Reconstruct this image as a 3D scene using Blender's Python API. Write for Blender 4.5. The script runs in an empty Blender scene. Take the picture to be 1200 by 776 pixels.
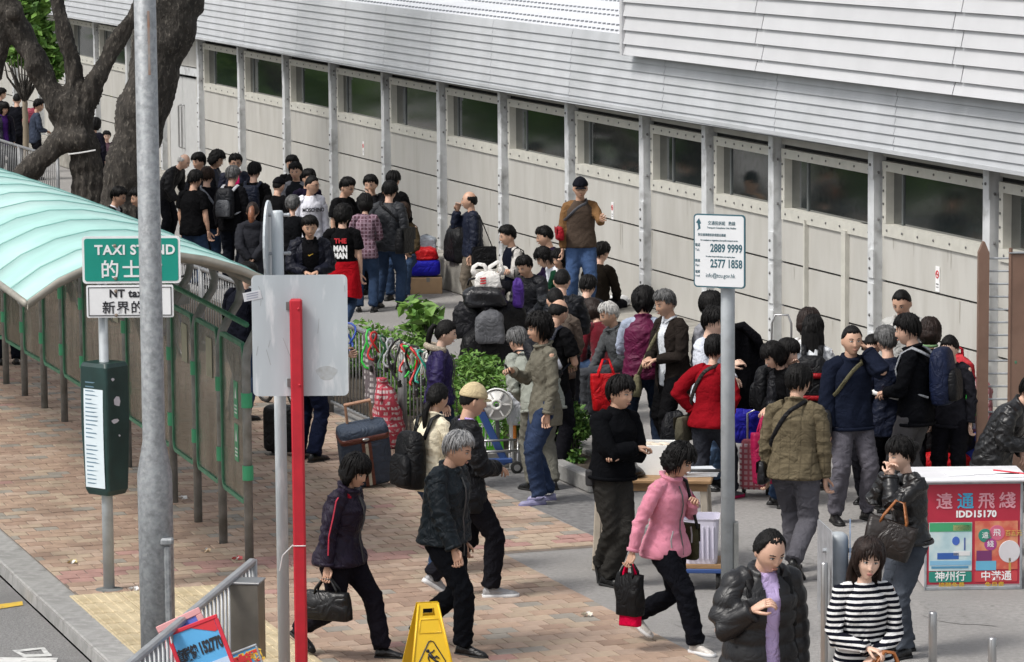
import bpy, math, random
import numpy as np
from mathutils import Matrix, Vector
random.seed(7); RNG = np.random.RandomState(11)
SC = bpy.context.scene; COL = SC.collection
PI = math.pi
def R(a): return math.radians(a)

# ------------------------------------------------------------------ camera
F_PX, CXP, CYP, CAM_H = 4000.0, 600.0, 388.0, 5.3
PITCH = math.atan((388 + 100) / F_PX); ROLL = -0.008
CAM_R = np.array(Matrix.Rotation(PI/2 - PITCH, 3, 'X') @ Matrix.Rotation(ROLL, 3, 'Z'))
CAM_C = np.array([0, 0, CAM_H])
cam = bpy.data.cameras.new('camera'); camo = bpy.data.objects.new('camera', cam); COL.objects.link(camo)
cam.sensor_width = 36; cam.lens = F_PX / 1200 * 36; cam.clip_end = 2000; cam.clip_start = 0.5
camo.matrix_world = Matrix.Translation(Vector(CAM_C)) @ Matrix(CAM_R.tolist()).to_4x4()
SC.camera = camo

# ------------------------------------------------------------------ light: bright overcast, weak soft sun from the upper left, behind the camera
SUN_EL, SUN_AZ = R(54), R(-122)          # azimuth measured from +Y (away from the camera) towards +X
world = bpy.data.worlds.new('World'); SC.world = world; world.use_nodes = True
wn = world.node_tree.nodes; wl = world.node_tree.links
bg = wn['Background']; bg.inputs['Strength'].default_value = 0.125
sky = wn.new('ShaderNodeTexSky'); sky.sky_type = 'NISHITA'; sky.sun_disc = False
sky.sun_elevation = SUN_EL; sky.sun_rotation = SUN_AZ; sky.air_density = 1.0; sky.dust_density = 4.0; sky.ozone_density = 1.0
hs = wn.new('ShaderNodeHueSaturation'); hs.inputs['Saturation'].default_value = 0.30
wl.new(sky.outputs[0], hs.inputs['Color']); wl.new(hs.outputs[0], bg.inputs['Color'])
sun = bpy.data.lights.new('sun', 'SUN'); suno = bpy.data.objects.new('sun', sun); COL.objects.link(suno)
sun.energy = 1.5; sun.angle = R(11); sun.color = (1, 0.96, 0.9)
sd = Vector((math.sin(SUN_AZ)*math.cos(SUN_EL), math.cos(SUN_AZ)*math.cos(SUN_EL), math.sin(SUN_EL)))
suno.rotation_euler = sd.to_track_quat('Z', 'Y').to_euler()
SC.view_settings.view_transform = 'Standard'; SC.view_settings.look = 'None'
SC.view_settings.exposure = 0.64; SC.view_settings.gamma = 1.0

# ------------------------------------------------------------------ picture point -> place
def ray(u, v): return CAM_R @ np.array([(u-CXP)/F_PX, -(v-CYP)/F_PX, -1.0])
def gnd(u, v, z=0.0):
    d = ray(u, v); return CAM_C + d*((z-CAM_H)/d[2])
WA = gnd(520, 327); WB = gnd(1026, 485)
WD = (WB-WA)/np.linalg.norm(WB-WA); WN = np.array([WD[1], -WD[0], 0.0])       # along the wall (towards us), out from the wall
WANG = math.atan2(WD[1], WD[0])
def wp(s, t, z=0.0): return WA + s*WD + t*WN + np.array([0, 0, z])
def st(p): q = np.asarray(p)-WA; return float(q@WD), float(q@WN)
def onwall(u, v, t=0.0):
    r = ray(u, v); k = ((WA + t*WN - CAM_C)@WN)/(r@WN); P = CAM_C + k*r; return float((P-WA)@WD), float(P[2])

# ------------------------------------------------------------------ objects
def tag(o, label=None, cat=None, group=None, kind=None):
    if label: o['label'] = label
    if cat: o['category'] = cat
    if group: o['group'] = group
    if kind: o['kind'] = kind
    return o
def thing(name, label, cat, loc=(0, 0, 0), rz=0.0, group=None):
    o = bpy.data.objects.new(name, None); COL.objects.link(o); o.empty_display_size = .1
    o.location = Vector([float(c) for c in loc]); o.rotation_euler = (0, 0, rz)
    return tag(o, label, cat, group)
def link(name, me, parent=None):
    o = bpy.data.objects.new(name, me); COL.objects.link(o)
    if parent is not None: o.parent = parent
    return o
def copy_tree(o, parent=None):
    c = o.copy(); COL.objects.link(c); c.parent = parent
    for ch in list(o.children): copy_tree(ch, c)
    return c
def nrm(v): v = np.asarray(v, float); return v/max(1e-9, np.linalg.norm(v))
def rotx(a): c, s = math.cos(a), math.sin(a); return np.array([[1, 0, 0], [0, c, -s], [0, s, c]])
def roty(a): c, s = math.cos(a), math.sin(a); return np.array([[c, 0, s], [0, 1, 0], [-s, 0, c]])
def rotz(a): c, s = math.cos(a), math.sin(a); return np.array([[c, -s, 0], [s, c, 0], [0, 0, 1]])
UNIT = [(-1,-1,-1),(1,-1,-1),(1,1,-1),(-1,1,-1),(-1,-1,1),(1,-1,1),(1,1,1),(-1,1,1)]
BF = [(0,3,2,1),(4,5,6,7),(0,1,5,4),(1,2,6,5),(2,3,7,6),(3,0,4,7)]

class MB:
    def __init__(s): s.v = []; s.f = []; s.m = []; s.n = 0
    def add(s, vs, fs, mi=0):
        b = s.n; s.v.append(np.asarray(vs, float).reshape(-1, 3)); s.n += len(vs)
        s.f += [tuple(b+i for i in f) for f in fs]; s.m += [mi]*len(fs); return s
    def box(s, c, size, rot=None, mi=0):
        p = np.array(UNIT)*np.array(size)/2.0
        if rot is not None: p = p @ np.asarray(rot).T
        return s.add(p+np.array(c), BF, mi)
    def cbox(s, c, size, b=.01, rot=None, mi=0):                       # chamfered box
        h = np.array(size)/2.0; b = min(b, .45*min(size)); vs = []; idx = {}
        for i, u in enumerate(UNIT):
            for ax in range(3):
                p = np.array(u)*(h-b); p[ax] = u[ax]*h[ax]; idx[(i, ax)] = len(vs); vs.append(p)
        fs = []
        for f in BF:
            uu = np.array([UNIT[i] for i in f]); ax = [a for a in range(3) if abs(uu[:, a].sum()) == 4][0]
            fs.append(tuple(idx[(i, ax)] for i in f))
        E_ = [(0,1),(1,2),(2,3),(3,0),(4,5),(5,6),(6,7),(7,4),(0,4),(1,5),(2,6),(3,7)]
        for a, c2 in E_:
            ax = [k for k in range(3) if UNIT[a][k] != UNIT[c2][k]][0]; o = [k for k in range(3) if k != ax]
            fs.append((idx[(a, o[0])], idx[(c2, o[0])], idx[(c2, o[1])], idx[(a, o[1])]))
        for i in range(8): fs.append((idx[(i, 0)], idx[(i, 1)], idx[(i, 2)]))
        vs = np.array(vs); fix = []
        for f in fs:
            q = vs[list(f)]; n_ = np.cross(q[1]-q[0], q[2]-q[0])
            fix.append(f if n_@q.mean(0) > 0 else f[::-1])
        if rot is not None: vs = vs @ np.asarray(rot).T
        return s.add(vs+np.array(c), fix, mi)
    def hexa(s, pts, mi=0): return s.add(pts, BF, mi)                   # 8 points, bottom ring then top ring
    def loft(s, rings, caps=True, closed=True, mi=0):
        n = len(rings[0]); vs = np.concatenate([np.asarray(r, float) for r in rings]); fs = []
        for i in range(len(rings)-1):
            for j in range(n if closed else n-1):
                k = (j+1) % n; fs.append((i*n+j, i*n+k, (i+1)*n+k, (i+1)*n+j))
        if caps: fs.append(tuple(range(n-1, -1, -1))); fs.append(tuple((len(rings)-1)*n+j for j in range(n)))
        return s.add(vs, fs, mi)
    def tube(s, pts, rad, n=8, caps=True, mi=0, ell=None, up=None):
        pts = [np.asarray(p, float) for p in pts]
        if np.isscalar(rad): rad = [rad]*len(pts)
        rings = []; x = None
        for i, p in enumerate(pts):
            d = nrm(pts[min(i+1, len(pts)-1)] - pts[max(i-1, 0)])
            if x is None:
                a = np.array(up, float) if up is not None else (np.array([1., 0, 0]) if abs(d[0]) < .8 else np.array([0, 1., 0]))
                x = nrm(a - d*(a@d))
            else: x = nrm(x - d*(x@d))
            y = np.cross(d, x); e = ell if ell else (1, 1)
            rings.append([p + rad[i]*(e[0]*math.cos(2*PI*k/n)*x + e[1]*math.sin(2*PI*k/n)*y) for k in range(n)])
        return s.loft(rings, caps, True, mi)
    def cyl(s, p0, p1, r, n=12, mi=0): return s.tube([p0, p1], r, n, True, mi)
    def lathe(s, prof, n=16, c=(0, 0, 0), mi=0):
        return s.loft([[(c[0]+r*math.cos(2*PI*k/n), c[1]+r*math.sin(2*PI*k/n), c[2]+z) for k in range(n)] for r, z in prof], True, True, mi)
    def ball(s, c, r, n=10, m=7, rot=None, mi=0):
        r = np.array([r]*3 if np.isscalar(r) else r, float); vs = []; fs = []
        for i in range(1, m):
            a = PI*i/m
            for k in range(n): vs.append((math.sin(a)*math.cos(2*PI*k/n), math.sin(a)*math.sin(2*PI*k/n), math.cos(a)))
        for i in range(m-2):
            for k in range(n): q = (k+1) % n; fs.append((i*n+k, (i+1)*n+k, (i+1)*n+q, i*n+q))
        t = len(vs); vs += [(0, 0, 1), (0, 0, -1)]
        for k in range(n): q = (k+1) % n; fs.append((t, k, q)); fs.append((t+1, (m-2)*n+q, (m-2)*n+k))
        p = np.array(vs)*r
        if rot is not None: p = p @ np.asarray(rot).T
        return s.add(p+np.array(c), fs, mi)
    def prism(s, poly, axis_o, ex, ey, ez, th, mi=0):                   # 2d polygon in (ex, ey), extruded along ez
        o, ex, ey, ez = [np.asarray(q, float) for q in (axis_o, ex, ey, ez)]
        a = [o+ex*x+ey*y for x, y in poly]; b = [p+ez*th for p in a]
        return s.loft([a, b], True, True, mi)
    def arrays(s): return (np.concatenate(s.v) if s.v else np.zeros((0, 3))), s.f, s.m
    def mesh(s, name, mats=(), smooth=False):
        me = bpy.data.meshes.new(name); v, f, m = s.arrays(); me.from_pydata(v.tolist(), [], f)
        for k in (mats if isinstance(mats, (list, tuple)) else [mats]): me.materials.append(k)
        if any(m): me.polygons.foreach_set('material_index', m)
        if smooth: me.polygons.foreach_set('use_smooth', [True]*len(f))
        me.update(); return me
    def build(s, name, mats, parent=None, smooth=False, label=None):
        o = link(name, s.mesh(name, mats, smooth), parent)
        if label: o['label'] = label
        return o
def rrect(w, h, r, n=4):
    pts = []
    for cx_, cy_, a0 in ((w/2-r, h/2-r, 0), (-w/2+r, h/2-r, 90), (-w/2+r, -h/2+r, 180), (w/2-r, -h/2+r, 270)):
        for k in range(n+1): a = R(a0+90*k/n); pts.append((cx_+r*math.cos(a), cy_+r*math.sin(a)))
    return pts

# ------------------------------------------------------------------ materials
MC = {}
def lin(c):                                                            # '#rrggbb' -> linear
    if isinstance(c, str):
        q = [int(c[i:i+2], 16)/255 for i in (1, 3, 5)]; return tuple(x/12.92 if x <= .04045 else ((x+.055)/1.055)**2.4 for x in q)
    return tuple(c)
def mat(name, col, rough=.6, metal=0.0, var=.12, vscale=6.0, bump=0.0, bscale=60.0, col2=None, mix2=0.0, s2=3.0, spec=.5,
        sheen=0.0, pattern=None, stretch=None, emit=None, thr=.12, alpha=None, trans=0.0, coat=0.0, objvar=0.0, wrinkle=0.0, spots=0.0, ior=None):
    key = (name, str(col), rough, metal, var, vscale, bump, bscale, str(col2), mix2, s2, str(pattern), str(stretch), objvar, wrinkle, spots)
    if key in MC: return MC[key]
    c = lin(col); m = bpy.data.materials.new(name); m.use_nodes = True; N = m.node_tree.nodes; L = m.node_tree.links
    b = N['Principled BSDF']; b.inputs['Roughness'].default_value = rough; b.inputs['Metallic'].default_value = metal
    b.inputs['Specular IOR Level'].default_value = spec
    if sheen: b.inputs['Sheen Weight'].default_value = sheen
    if coat: b.inputs['Coat Weight'].default_value = coat; b.inputs['Coat Roughness'].default_value = .1
    if trans: b.inputs['Transmission Weight'].default_value = trans
    if alpha is not None: b.inputs['Alpha'].default_value = alpha
    tc = N.new('ShaderNodeTexCoord'); co = tc.outputs['Object']
    if stretch:
        mp = N.new('ShaderNodeMapping'); mp.inputs['Scale'].default_value = stretch; L.new(co, mp.inputs[0]); co = mp.outputs[0]
    def noise(sc, det=4.0, rgh=.55):
        n = N.new('ShaderNodeTexNoise'); n.inputs['Scale'].default_value = sc; n.inputs['Detail'].default_value = det
        n.inputs['Roughness'].default_value = rgh; L.new(co, n.inputs['Vector']); return n.outputs['Fac']
    def mixc(fac, a, b_):
        x = N.new('ShaderNodeMix'); x.data_type = 'RGBA'
        for sock, val in ((x.inputs[0], fac), (x.inputs[6], a), (x.inputs[7], b_)):
            if hasattr(val, 'links'): L.new(val, sock)
            else: sock.default_value = val if not isinstance(val, tuple) else (*val, 1)
        return x.outputs[2]
    def ramp(fac, lo, hi):
        r = N.new('ShaderNodeMapRange'); r.inputs[1].default_value = lo; r.inputs[2].default_value = hi; L.new(fac, r.inputs[0]); return r.outputs[0]
    dk = tuple(max(0, x*(1-var)) for x in c); lt = tuple(min(1, x*(1+var)) for x in c)
    out = mixc(ramp(noise(vscale), .3, .7), dk, lt)
    if col2 is not None: out = mixc(ramp(noise(s2, 6), .5+.5*(.5-mix2)-thr, .5+.5*(.5-mix2)+thr), out, lin(col2))
    if pattern:
        kind, pc, period, duty = pattern; sx = N.new('ShaderNodeSeparateXYZ'); L.new(tc.outputs['Object'], sx.inputs[0])
        def band(sock, per, du):
            a = N.new('ShaderNodeMath'); a.operation = 'MULTIPLY'; a.inputs[1].default_value = 1/per; L.new(sock, a.inputs[0])
            fr = N.new('ShaderNodeMath'); fr.operation = 'FRACT'; L.new(a.outputs[0], fr.inputs[0])
            g = N.new('ShaderNodeMath'); g.operation = 'LESS_THAN'; g.inputs[1].default_value = du; L.new(fr.outputs[0], g.inputs[0]); return g.outputs[0]
        if kind in ('h', 'plaid'): out = mixc(band(sx.outputs[2], period, duty), out, lin(pc))
        if kind in ('v', 'plaid'): out = mixc(band(sx.outputs[0], period, duty), out, lin(pc))
        if kind == 'plaid':
            g = N.new('ShaderNodeMath'); g.operation = 'MULTIPLY'; g.inputs[1].default_value = .5; L.new(band(sx.outputs[1], period*.7, duty), g.inputs[0])
            out = mixc(g.outputs[0], out, lin(pc))
    if objvar:
        oi = N.new('ShaderNodeObjectInfo'); out = mixc(oi.outputs['Random'], mixc(objvar, out, (0, 0, 0)), out)
    if spots:
        vo = N.new('ShaderNodeTexVoronoi'); vo.inputs['Scale'].default_value = 1.7; L.new(co, vo.inputs['Vector'])
        out = mixc(ramp(vo.outputs['Distance'], spots*1.5, spots), out, tuple(.45*x for x in c))
    if ior: b.inputs['IOR'].default_value = ior
    L.new(out, b.inputs['Base Color'])
    rr = N.new('ShaderNodeMapRange'); rr.inputs[3].default_value = max(.02, rough-.08); rr.inputs[4].default_value = min(1, rough+.1)
    L.new(noise(vscale*2.3), rr.inputs[0]); L.new(rr.outputs[0], b.inputs['Roughness'])
    if bump:
        bp = N.new('ShaderNodeBump'); bp.inputs['Strength'].default_value = 1.0; bp.inputs['Distance'].default_value = bump
        L.new(noise(bscale, 5), bp.inputs['Height']); L.new(bp.outputs[0], b.inputs['Normal'])
        if wrinkle:                                                    # sharp cloth creases: ridges of a warped noise
            nz_ = N.new('ShaderNodeTexNoise'); nz_.inputs['Scale'].default_value = 7.5; nz_.inputs['Detail'].default_value = 2.5; nz_.inputs['Distortion'].default_value = 1.1; L.new(co, nz_.inputs['Vector'])
            q1 = N.new('ShaderNodeMath'); q1.operation = 'SUBTRACT'; q1.inputs[1].default_value = .5; L.new(nz_.outputs['Fac'], q1.inputs[0])
            q2 = N.new('ShaderNodeMath'); q2.operation = 'ABSOLUTE'; L.new(q1.outputs[0], q2.inputs[0])
            q3 = N.new('ShaderNodeMath'); q3.operation = 'POWER'; q3.inputs[1].default_value = .7; L.new(q2.outputs[0], q3.inputs[0])
            b2 = N.new('ShaderNodeBump'); b2.inputs['Strength'].default_value = 1.0; b2.inputs['Distance'].default_value = wrinkle; L.new(q3.outputs[0], b2.inputs['Height']); L.new(bp.outputs[0], b2.inputs['Normal']); L.new(b2.outputs[0], b.inputs['Normal'])
    if emit: b.inputs['Emission Color'].default_value = (*lin(col), 1); b.inputs['Emission Strength'].default_value = emit
    MC[key] = m; return m
def paint(name, col, rough=.45, **k): return mat(name, col, rough, var=k.pop('var', .06), **k)
STEEL = mat('galvanised_steel', (.33, .35, .37), .48, .35, var=.2, vscale=14, bump=.001, bscale=40)
STEEL_DARK = mat('weathered_steel', (.20, .205, .20), .55, .3, var=.25, vscale=9)
STAINLESS = mat('stainless_steel', (.42, .42, .42), .3, .85, var=.15, vscale=5)
BLACKP = mat('black_plastic', (.014, .014, .015), .4, var=.2)
BLACKN = mat('black_nylon', (.012, .012, .014), .75, var=.25, vscale=20, bump=.002, bscale=50)
RUBBER = mat('black_rubber', (.015, .015, .015), .8)
WHITEP = paint('white_paint', (.78, .78, .77), .45)

# ------------------------------------------------------------------ text; pending conversions are done once at the end
PENDING = []
def text(body, size, mtl, parent, M, name='lettering', align='CENTER', extrude=.0015, bold=0.0, xs=1.0, spacing=1.0):
    cu = bpy.data.curves.new(name, 'FONT'); cu.body = body; cu.size = size; cu.align_x = align; cu.align_y = 'CENTER'
    cu.extrude = extrude; cu.offset = bold; cu.resolution_u = 3; cu.space_character = spacing; cu.materials.append(mtl)
    o = bpy.data.objects.new(name, cu); COL.objects.link(o); o.parent = parent
    o.matrix_local = M @ Matrix.Diagonal((xs, 1, 1, 1)); PENDING.append(('text', o, None)); return o
def frame(o, ex, ez):                                                  # matrix: local x = ex, local y = up (ez), z = out
    ex = Vector([float(c) for c in nrm(ex)]); ey = Vector([float(c) for c in nrm(ez)]); z = ex.cross(ey)
    m = Matrix((ex, ey, z)).transposed().to_4x4(); m.translation = Vector([float(c) for c in o]); return m
# ================================================================== GROUND
asphalt = mat('asphalt', (.265, .255, .245), .9, var=.2, vscale=25, bump=.006, bscale=90, col2=(.215, .208, .20), mix2=.4, s2=.5, spots=.028)
road_m = mat('road_asphalt', (.20, .197, .193), .92, var=.35, vscale=60, bump=.012, bscale=110, col2=(.15, .148, .146), mix2=.3, s2=1.5)
g = MB(); c0 = wp(0, 0)
g.add([(-400, -100, 0), (400, -100, 0), (400, 900, 0), (-400, 900, 0)], [(0, 1, 2, 3)])
tag(g.build('ground', asphalt), kind='structure')
KT = st(gnd(0, 660))[1]; ST0 = st(gnd(0, 660))[0]
rd = MB(); q = [wp(-60, KT+.02, -.115), wp(60, KT+.02, -.115), wp(60, KT+14, -.115), wp(-60, KT+14, -.115)]
# the pavement stands 0.12 m above the road: the road is laid at ground level and the paving raised would lift everybody, so the road channel is sunk into the sheet
g2 = bpy.data.objects['ground'].data; g2.clear_geometry()
far = 600
def sheet(pts): return [tuple(p) for p in pts]
v = [wp(-far, KT), wp(far, KT), wp(far, -far), wp(-far, -far)]
g2.from_pydata(sheet(v), [], [(0, 1, 2, 3)]); g2.update()
rd = MB(); rd.add([wp(-far, KT, -.12), wp(far, KT, -.12), wp(far, far, -.12), wp(-far, far, -.12)], [(3, 2, 1, 0)])
ROAD = tag(rd.build('road', road_m), kind='structure')
for me in (g2, ROAD.data):
    if me.polygons[0].normal.z < 0: me.flip_normals()
# kerb stones
kerb = tag(thing('kerb', None, None, wp(0, KT)), kind='structure'); kerb.rotation_euler.z = WANG
km = mat('kerb_granite', (.30, .295, .285), .85, var=.18, vscale=12, bump=.004, bscale=70, col2=(.2, .2, .19), mix2=.3, s2=5, objvar=.15)
kb = MB(); kb.cbox((0, .15, -.055), (.985, .30, .13), .018); kme = kb.mesh('kerb_stone', km)
for i in range(-26, 30): o = link('kerb_stone', kme, kerb); o.location = (ST0+i*1.0+random.uniform(-.004, .004), random.uniform(-.006, .006), 0)
# in this frame +x = along the wall, +y = towards the wall (t decreasing)
# yellow line and white road lettering
ym = mat('yellow_road_paint', (.55, .36, .04), .8, col2=(.2, .18, .12), mix2=.25, s2=14); wm = mat('white_road_paint', (.55, .55, .53), .8, col2=(.2, .2, .2), mix2=.25, s2=12)
def roadquad(mb, pix, z=-.114): mb.add([gnd(u, v_, z) for u, v_ in pix], [tuple(range(len(pix)))])
m_ = MB(); roadquad(m_, [(-60, 716), (26, 704.5), (27, 709), (-60, 723)]); a = m_.build('road_marking', ym); tag(a, kind='structure')
m_ = MB()
for pix in ([(-30, 770), (68, 771), (66, 776), (-30, 776)], [(14, 762), (52, 758.5), (61, 769), (54, 769), (48, 761), (21, 764)], [(14, 762), (21, 763.2), (36, 769.5), (28, 770.5)], [(-20, 760), (-6, 770), (-30, 769)], [(28, 767), (60, 766), (61, 769), (30, 770)]): roadquad(m_, pix, -.113-.0003*len(m_.f))
a = m_.build('road_marking', wm); tag(a, kind='structure')
for o in SC.objects:
    if o.name.startswith('road_marking'):
        for p_ in o.data.polygons:
            if p_.normal.z < 0: p_.flip()
# brick pavement: one object per brick for the nearest 300, the rest joined
pave = tag(thing('pavement', None, None, wp(0, 0)), kind='structure'); pave.rotation_euler.z = WANG
T_UP = st(gnd(640, 603))[1]; T_LO = st(gnd(705, 710))[1]; S_BAND0, S_BAND1 = st(gnd(620, 633))[0], st(gnd(640, 646))[0]
joint = mat('paving_joint', (.14, .115, .095), .95, var=.3, vscale=8)
jb = MB()
jb.add([(-40, -KT+.3, .002), (S_BAND1, -KT+.3, .002), (S_BAND1, -T_UP, .002), (-40, -T_UP, .002)], [(0, 1, 2, 3)])
jb.add([(S_BAND1, -KT+.3, .002), (33, -KT+.3, .002), (33, -T_LO, .002), (S_BAND1, -T_LO, .002)], [(0, 1, 2, 3)])
jb.build('paving_bed', joint, pave)
BC = [mat('paver_'+n, c, .85, var=.16, vscale=9, bump=.003, bscale=80, col2=tuple(.66*x for x in c), mix2=.32, s2=1.3, objvar=.14) for n, c in
      (('terracotta', (.325, .222, .165)), ('orange', (.375, .265, .195)), ('buff', (.395, .305, .225)), ('grey', (.275, .248, .212)), ('pink', (.41, .302, .232)), ('red', (.36, .21, .18)))]
BW, BL = .205, .172
cands = []
row = 0; s_ = -36.0
while s_ < 32:
    inb = S_BAND0 <= s_+BL/2 <= S_BAND1; t1 = T_UP if s_+BL/2 < S_BAND1 else T_LO
    t_ = t1 + (row % 2)*.5*BW - BW
    while t_ < KT-.31:
        ta, tb = max(t_, t1), min(t_+BW, KT-.305)
        if tb-ta > .04:
            cs, ct = s_+BL/2, (ta+tb)/2
            if inb: ci = 5 if (abs(cs-S_BAND0) < .25 or random.random() < .4) and random.random() < .8 else 2
            else:
                zone = math.sin(ct*1.9+1.2*math.sin(cs*.35))+math.sin(cs*.8)
                wts = [3.5, 3.0, 1.6, .7+(zone > .6)*1.6, 1.4, .1] if ct > 7.4 else [1.0, 2.4, 2.6, .45+(zone > .8)*.9, 3.4, .05]
                ci = random.choices(range(6), wts)[0]
            P_ = wp(cs, ct); cands.append((np.linalg.norm(P_-CAM_C), cs, ct, tb-ta, ci, P_))
        t_ += BW
    s_ += BL; row += 1
cands.sort(key=lambda c: c[0])
def inview(P_):
    q_ = CAM_R.T@(P_-CAM_C); u = CXP+F_PX*q_[0]/-q_[2]; v_ = CYP-F_PX*q_[1]/-q_[2]; return -20 < u < 1220 and v_ < 790
bme = {}; nind = 0; stuff = [MB() for _ in BC]
for d_, cs, ct, w_, ci, P_ in cands:
    hz = random.uniform(-.0025, .0025)
    if nind < 300 and inview(P_):
        key = (ci, round(w_, 3))
        if key not in bme: b_ = MB(); b_.cbox((0, 0, .003), (BL-.008, w_-.008, .014), .004); bme[key] = b_.mesh('brick', BC[ci])
        o = link('brick', bme[key], pave); o.location = (cs, -ct, hz); o.rotation_euler = (random.uniform(-.006, .006), random.uniform(-.006, .006), random.uniform(-.008, .008)); nind += 1
    else:
        h2 = (BL-.008)/2; w2 = (w_-.008)/2; z0, z1 = -.005, .0095+hz
        stuff[0].add([(cs-h2, -ct-w2, z0), (cs+h2, -ct-w2, z0), (cs+h2, -ct+w2, z0), (cs-h2, -ct+w2, z0), (cs-h2+.004, -ct-w2+.004, z1), (cs+h2-.004, -ct-w2+.004, z1), (cs+h2-.004, -ct+w2-.004, z1), (cs-h2+.004, -ct+w2-.004, z1)], BF[1:], ci)
BCS = [mat('paver_far_'+str(i), (.40, .27, .17), .85) for i in range(0)]
tag(stuff[0].build('brick', BC, pave), kind='stuff')
# darker asphalt strip along the edge of the bricks
m_ = MB(); m_.add([wp(16.9, T_UP-.02, .003), wp(S_BAND1+.02, T_UP-.02, .003), wp(S_BAND1+.02, T_UP-.55, .003), wp(16.9, T_UP-.75, .003)], [(3, 2, 1, 0)])
for k_, (u_, v_, a_, b_) in enumerate(((640, 690, .5, .16), (905, 640, .7, .2), (1010, 700, .35, .3), (820, 735, .45, .12), (1120, 720, .5, .2), (600, 520, .6, .3))):
    c_ = gnd(u_, v_, .0032+.0002*k_); ring_ = [c_+WD*(a_*(1+.25*math.sin(3*q+k_))*math.cos(q))+WN*(b_*(1+.3*math.sin(4*q+2*k_))*math.sin(q)) for q in np.linspace(0, 2*PI, 22, endpoint=False)]
    ms_ = MB(); ms_.add(ring_, [tuple(range(22))]); so2 = ms_.build('ground_stain', mat('ground_stain_dark', (.21, .203, .195), .85, var=.25, vscale=18, bump=.006, bscale=90, col2=(.255, .247, .238), mix2=.5, s2=9, thr=.25)); tag(so2, kind='structure')
    if so2.data.polygons[0].normal.z < 0: so2.data.flip_normals()
pa = m_.build('asphalt_patch', mat('dark_asphalt', (.16, .157, .155), .9, var=.3, vscale=14, bump=.008, bscale=80)); tag(pa, kind='structure')
if pa.data.polygons[0].normal.z < 0: pa.data.flip_normals()
# tactile paving
tm = mat('tactile_yellow', (.50, .415, .27), .85, var=.15, vscale=10, bump=.003, bscale=60, col2=(.33, .26, .15), mix2=.3, s2=4, objvar=.15)
ta0, ta1 = st(gnd(88, 700)), st(gnd(163, 770))
tt = MB(); tt.cbox((0, 0, .008), (.392, .392, .022), .004)
for k in range(5): tt.cbox((0, -.155+k*.0775, .02), (.36, .034, .010), .004)
tme = tt.mesh('tactile_tile', tm)
for i in range(8):
    for j in range(3):
        o = link('tactile_tile', tme, pave); o.location = (ta0[0]+.2+i*.4, -(ta0[1]-.15)+j*.4, random.uniform(-.002, .001))

# ================================================================== STATION BUILDING
SB = thing('station_building', 'long pale grey panelled building with a ribbon of windows and a louvred metal eave', 'building', wp(0, 0)); SB.rotation_euler.z = WANG
def L(s, t, z): return np.array([s, -t, z])                             # building-local: x along, -y out
posts_px = [237, 285, 338, 393, 455, 520.7, 593, 672, 760, 834, 913, 1031, 1167]
posts_s = [onwall(u, v)[0] for u, v in zip(posts_px, (42.5, 51.5, 60.5, 70, 81, 91.4, 103.8, 116.7, 130.7, 142.5, 155, 173.8, 193.1))]
S0 = posts_s[0]
posts_s = [S0-2.95*k for k in range(7, 0, -1)] + posts_s + [posts_s[-1]+2.63, posts_s[-1]+5.3]
def lerp_fn(xs, ys):
    a, b = np.polyfit(xs, ys, 1); return lambda s: float(a*s+b)
eave_z = lambda s: float(np.interp(s, [-34, -14.2, -8.3, .13, 8.2, 17.4, 24], [3.32, 3.12, 3.04, 2.95, 2.88, 2.83, 2.80]))
def stepz(f): return lambda s: f(s) + (.062 if s > 14.79 else 0)
wb_z = stepz(lerp_fn([-13.55, -4.85, 3.43, 12.67], [2.27, 2.16, 2.09, 2.02])); wt_z = stepz(lerp_fn([-13.5, -4.8, 3.45, 12.67], [2.90, 2.76, 2.66, 2.585]))
up_z = stepz(lerp_fn([-14, -2.8, 5.4, 14.7], [1.585, 1.495, 1.44, 1.385])); lo_z = stepz(lerp_fn([-14, -1.5, 6.75, 14.7], [1.055, .975, .93, .90]))
wallm = mat('wall_panel_paint', (.47, .46, .43), .6, var=.05, vscale=2.2, bump=.001, bscale=30, col2=(.385, .37, .335), mix2=.26, s2=4.5, thr=.2, stretch=(1, 1, .22), objvar=.06)
trim = mat('window_trim_paint', (.50, .49, .44), .55, var=.08, vscale=8)
postm = mat('wall_post_paint', (.56, .575, .585), .5, .0, var=.1, vscale=6, col2=(.26, .26, .26), mix2=.2, s2=5)
darkb = mat('dark_joint', (.012, .012, .012), .9)
glassm = mat('window_glass', (.015, .02, .02), .03, 0, var=.1, spec=.7, ior=2.7)
blindm = mat('inner_blind', (.12, .13, .13), .6)
boltm = mat('bolt_head', (.13, .13, .13), .5, .3)
roofm = mat('louvre_metal', (.47, .485, .505), .5, .1, var=.08, vscale=2, col2=(.40, .415, .43), mix2=.3, s2=1.2, objvar=.08)
clad = mat('white_cladding', (.53, .535, .55), .5, .05, var=.04, vscale=2, objvar=.04)
whiteroof = mat('white_roof_metal', (.74, .75, .77), .4, .2, var=.06, vscale=1.5)
def slab(mb, s0, s1, zf0, zf1, t0, t1, mi=0):                            # sloping bar between two height functions
    mb.hexa([L(s0, t1, zf0(s0)), L(s1, t1, zf0(s1)), L(s1, t0, zf0(s1)), L(s0, t0, zf0(s0)), L(s0, t1, zf1(s0)), L(s1, t1, zf1(s1)), L(s1, t0, zf1(s1)), L(s0, t0, zf1(s0))], mi)
def off(f, d): return lambda s: f(s+0)+d
sA, sB = posts_s[0], posts_s[-1]
bk = MB()
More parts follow.
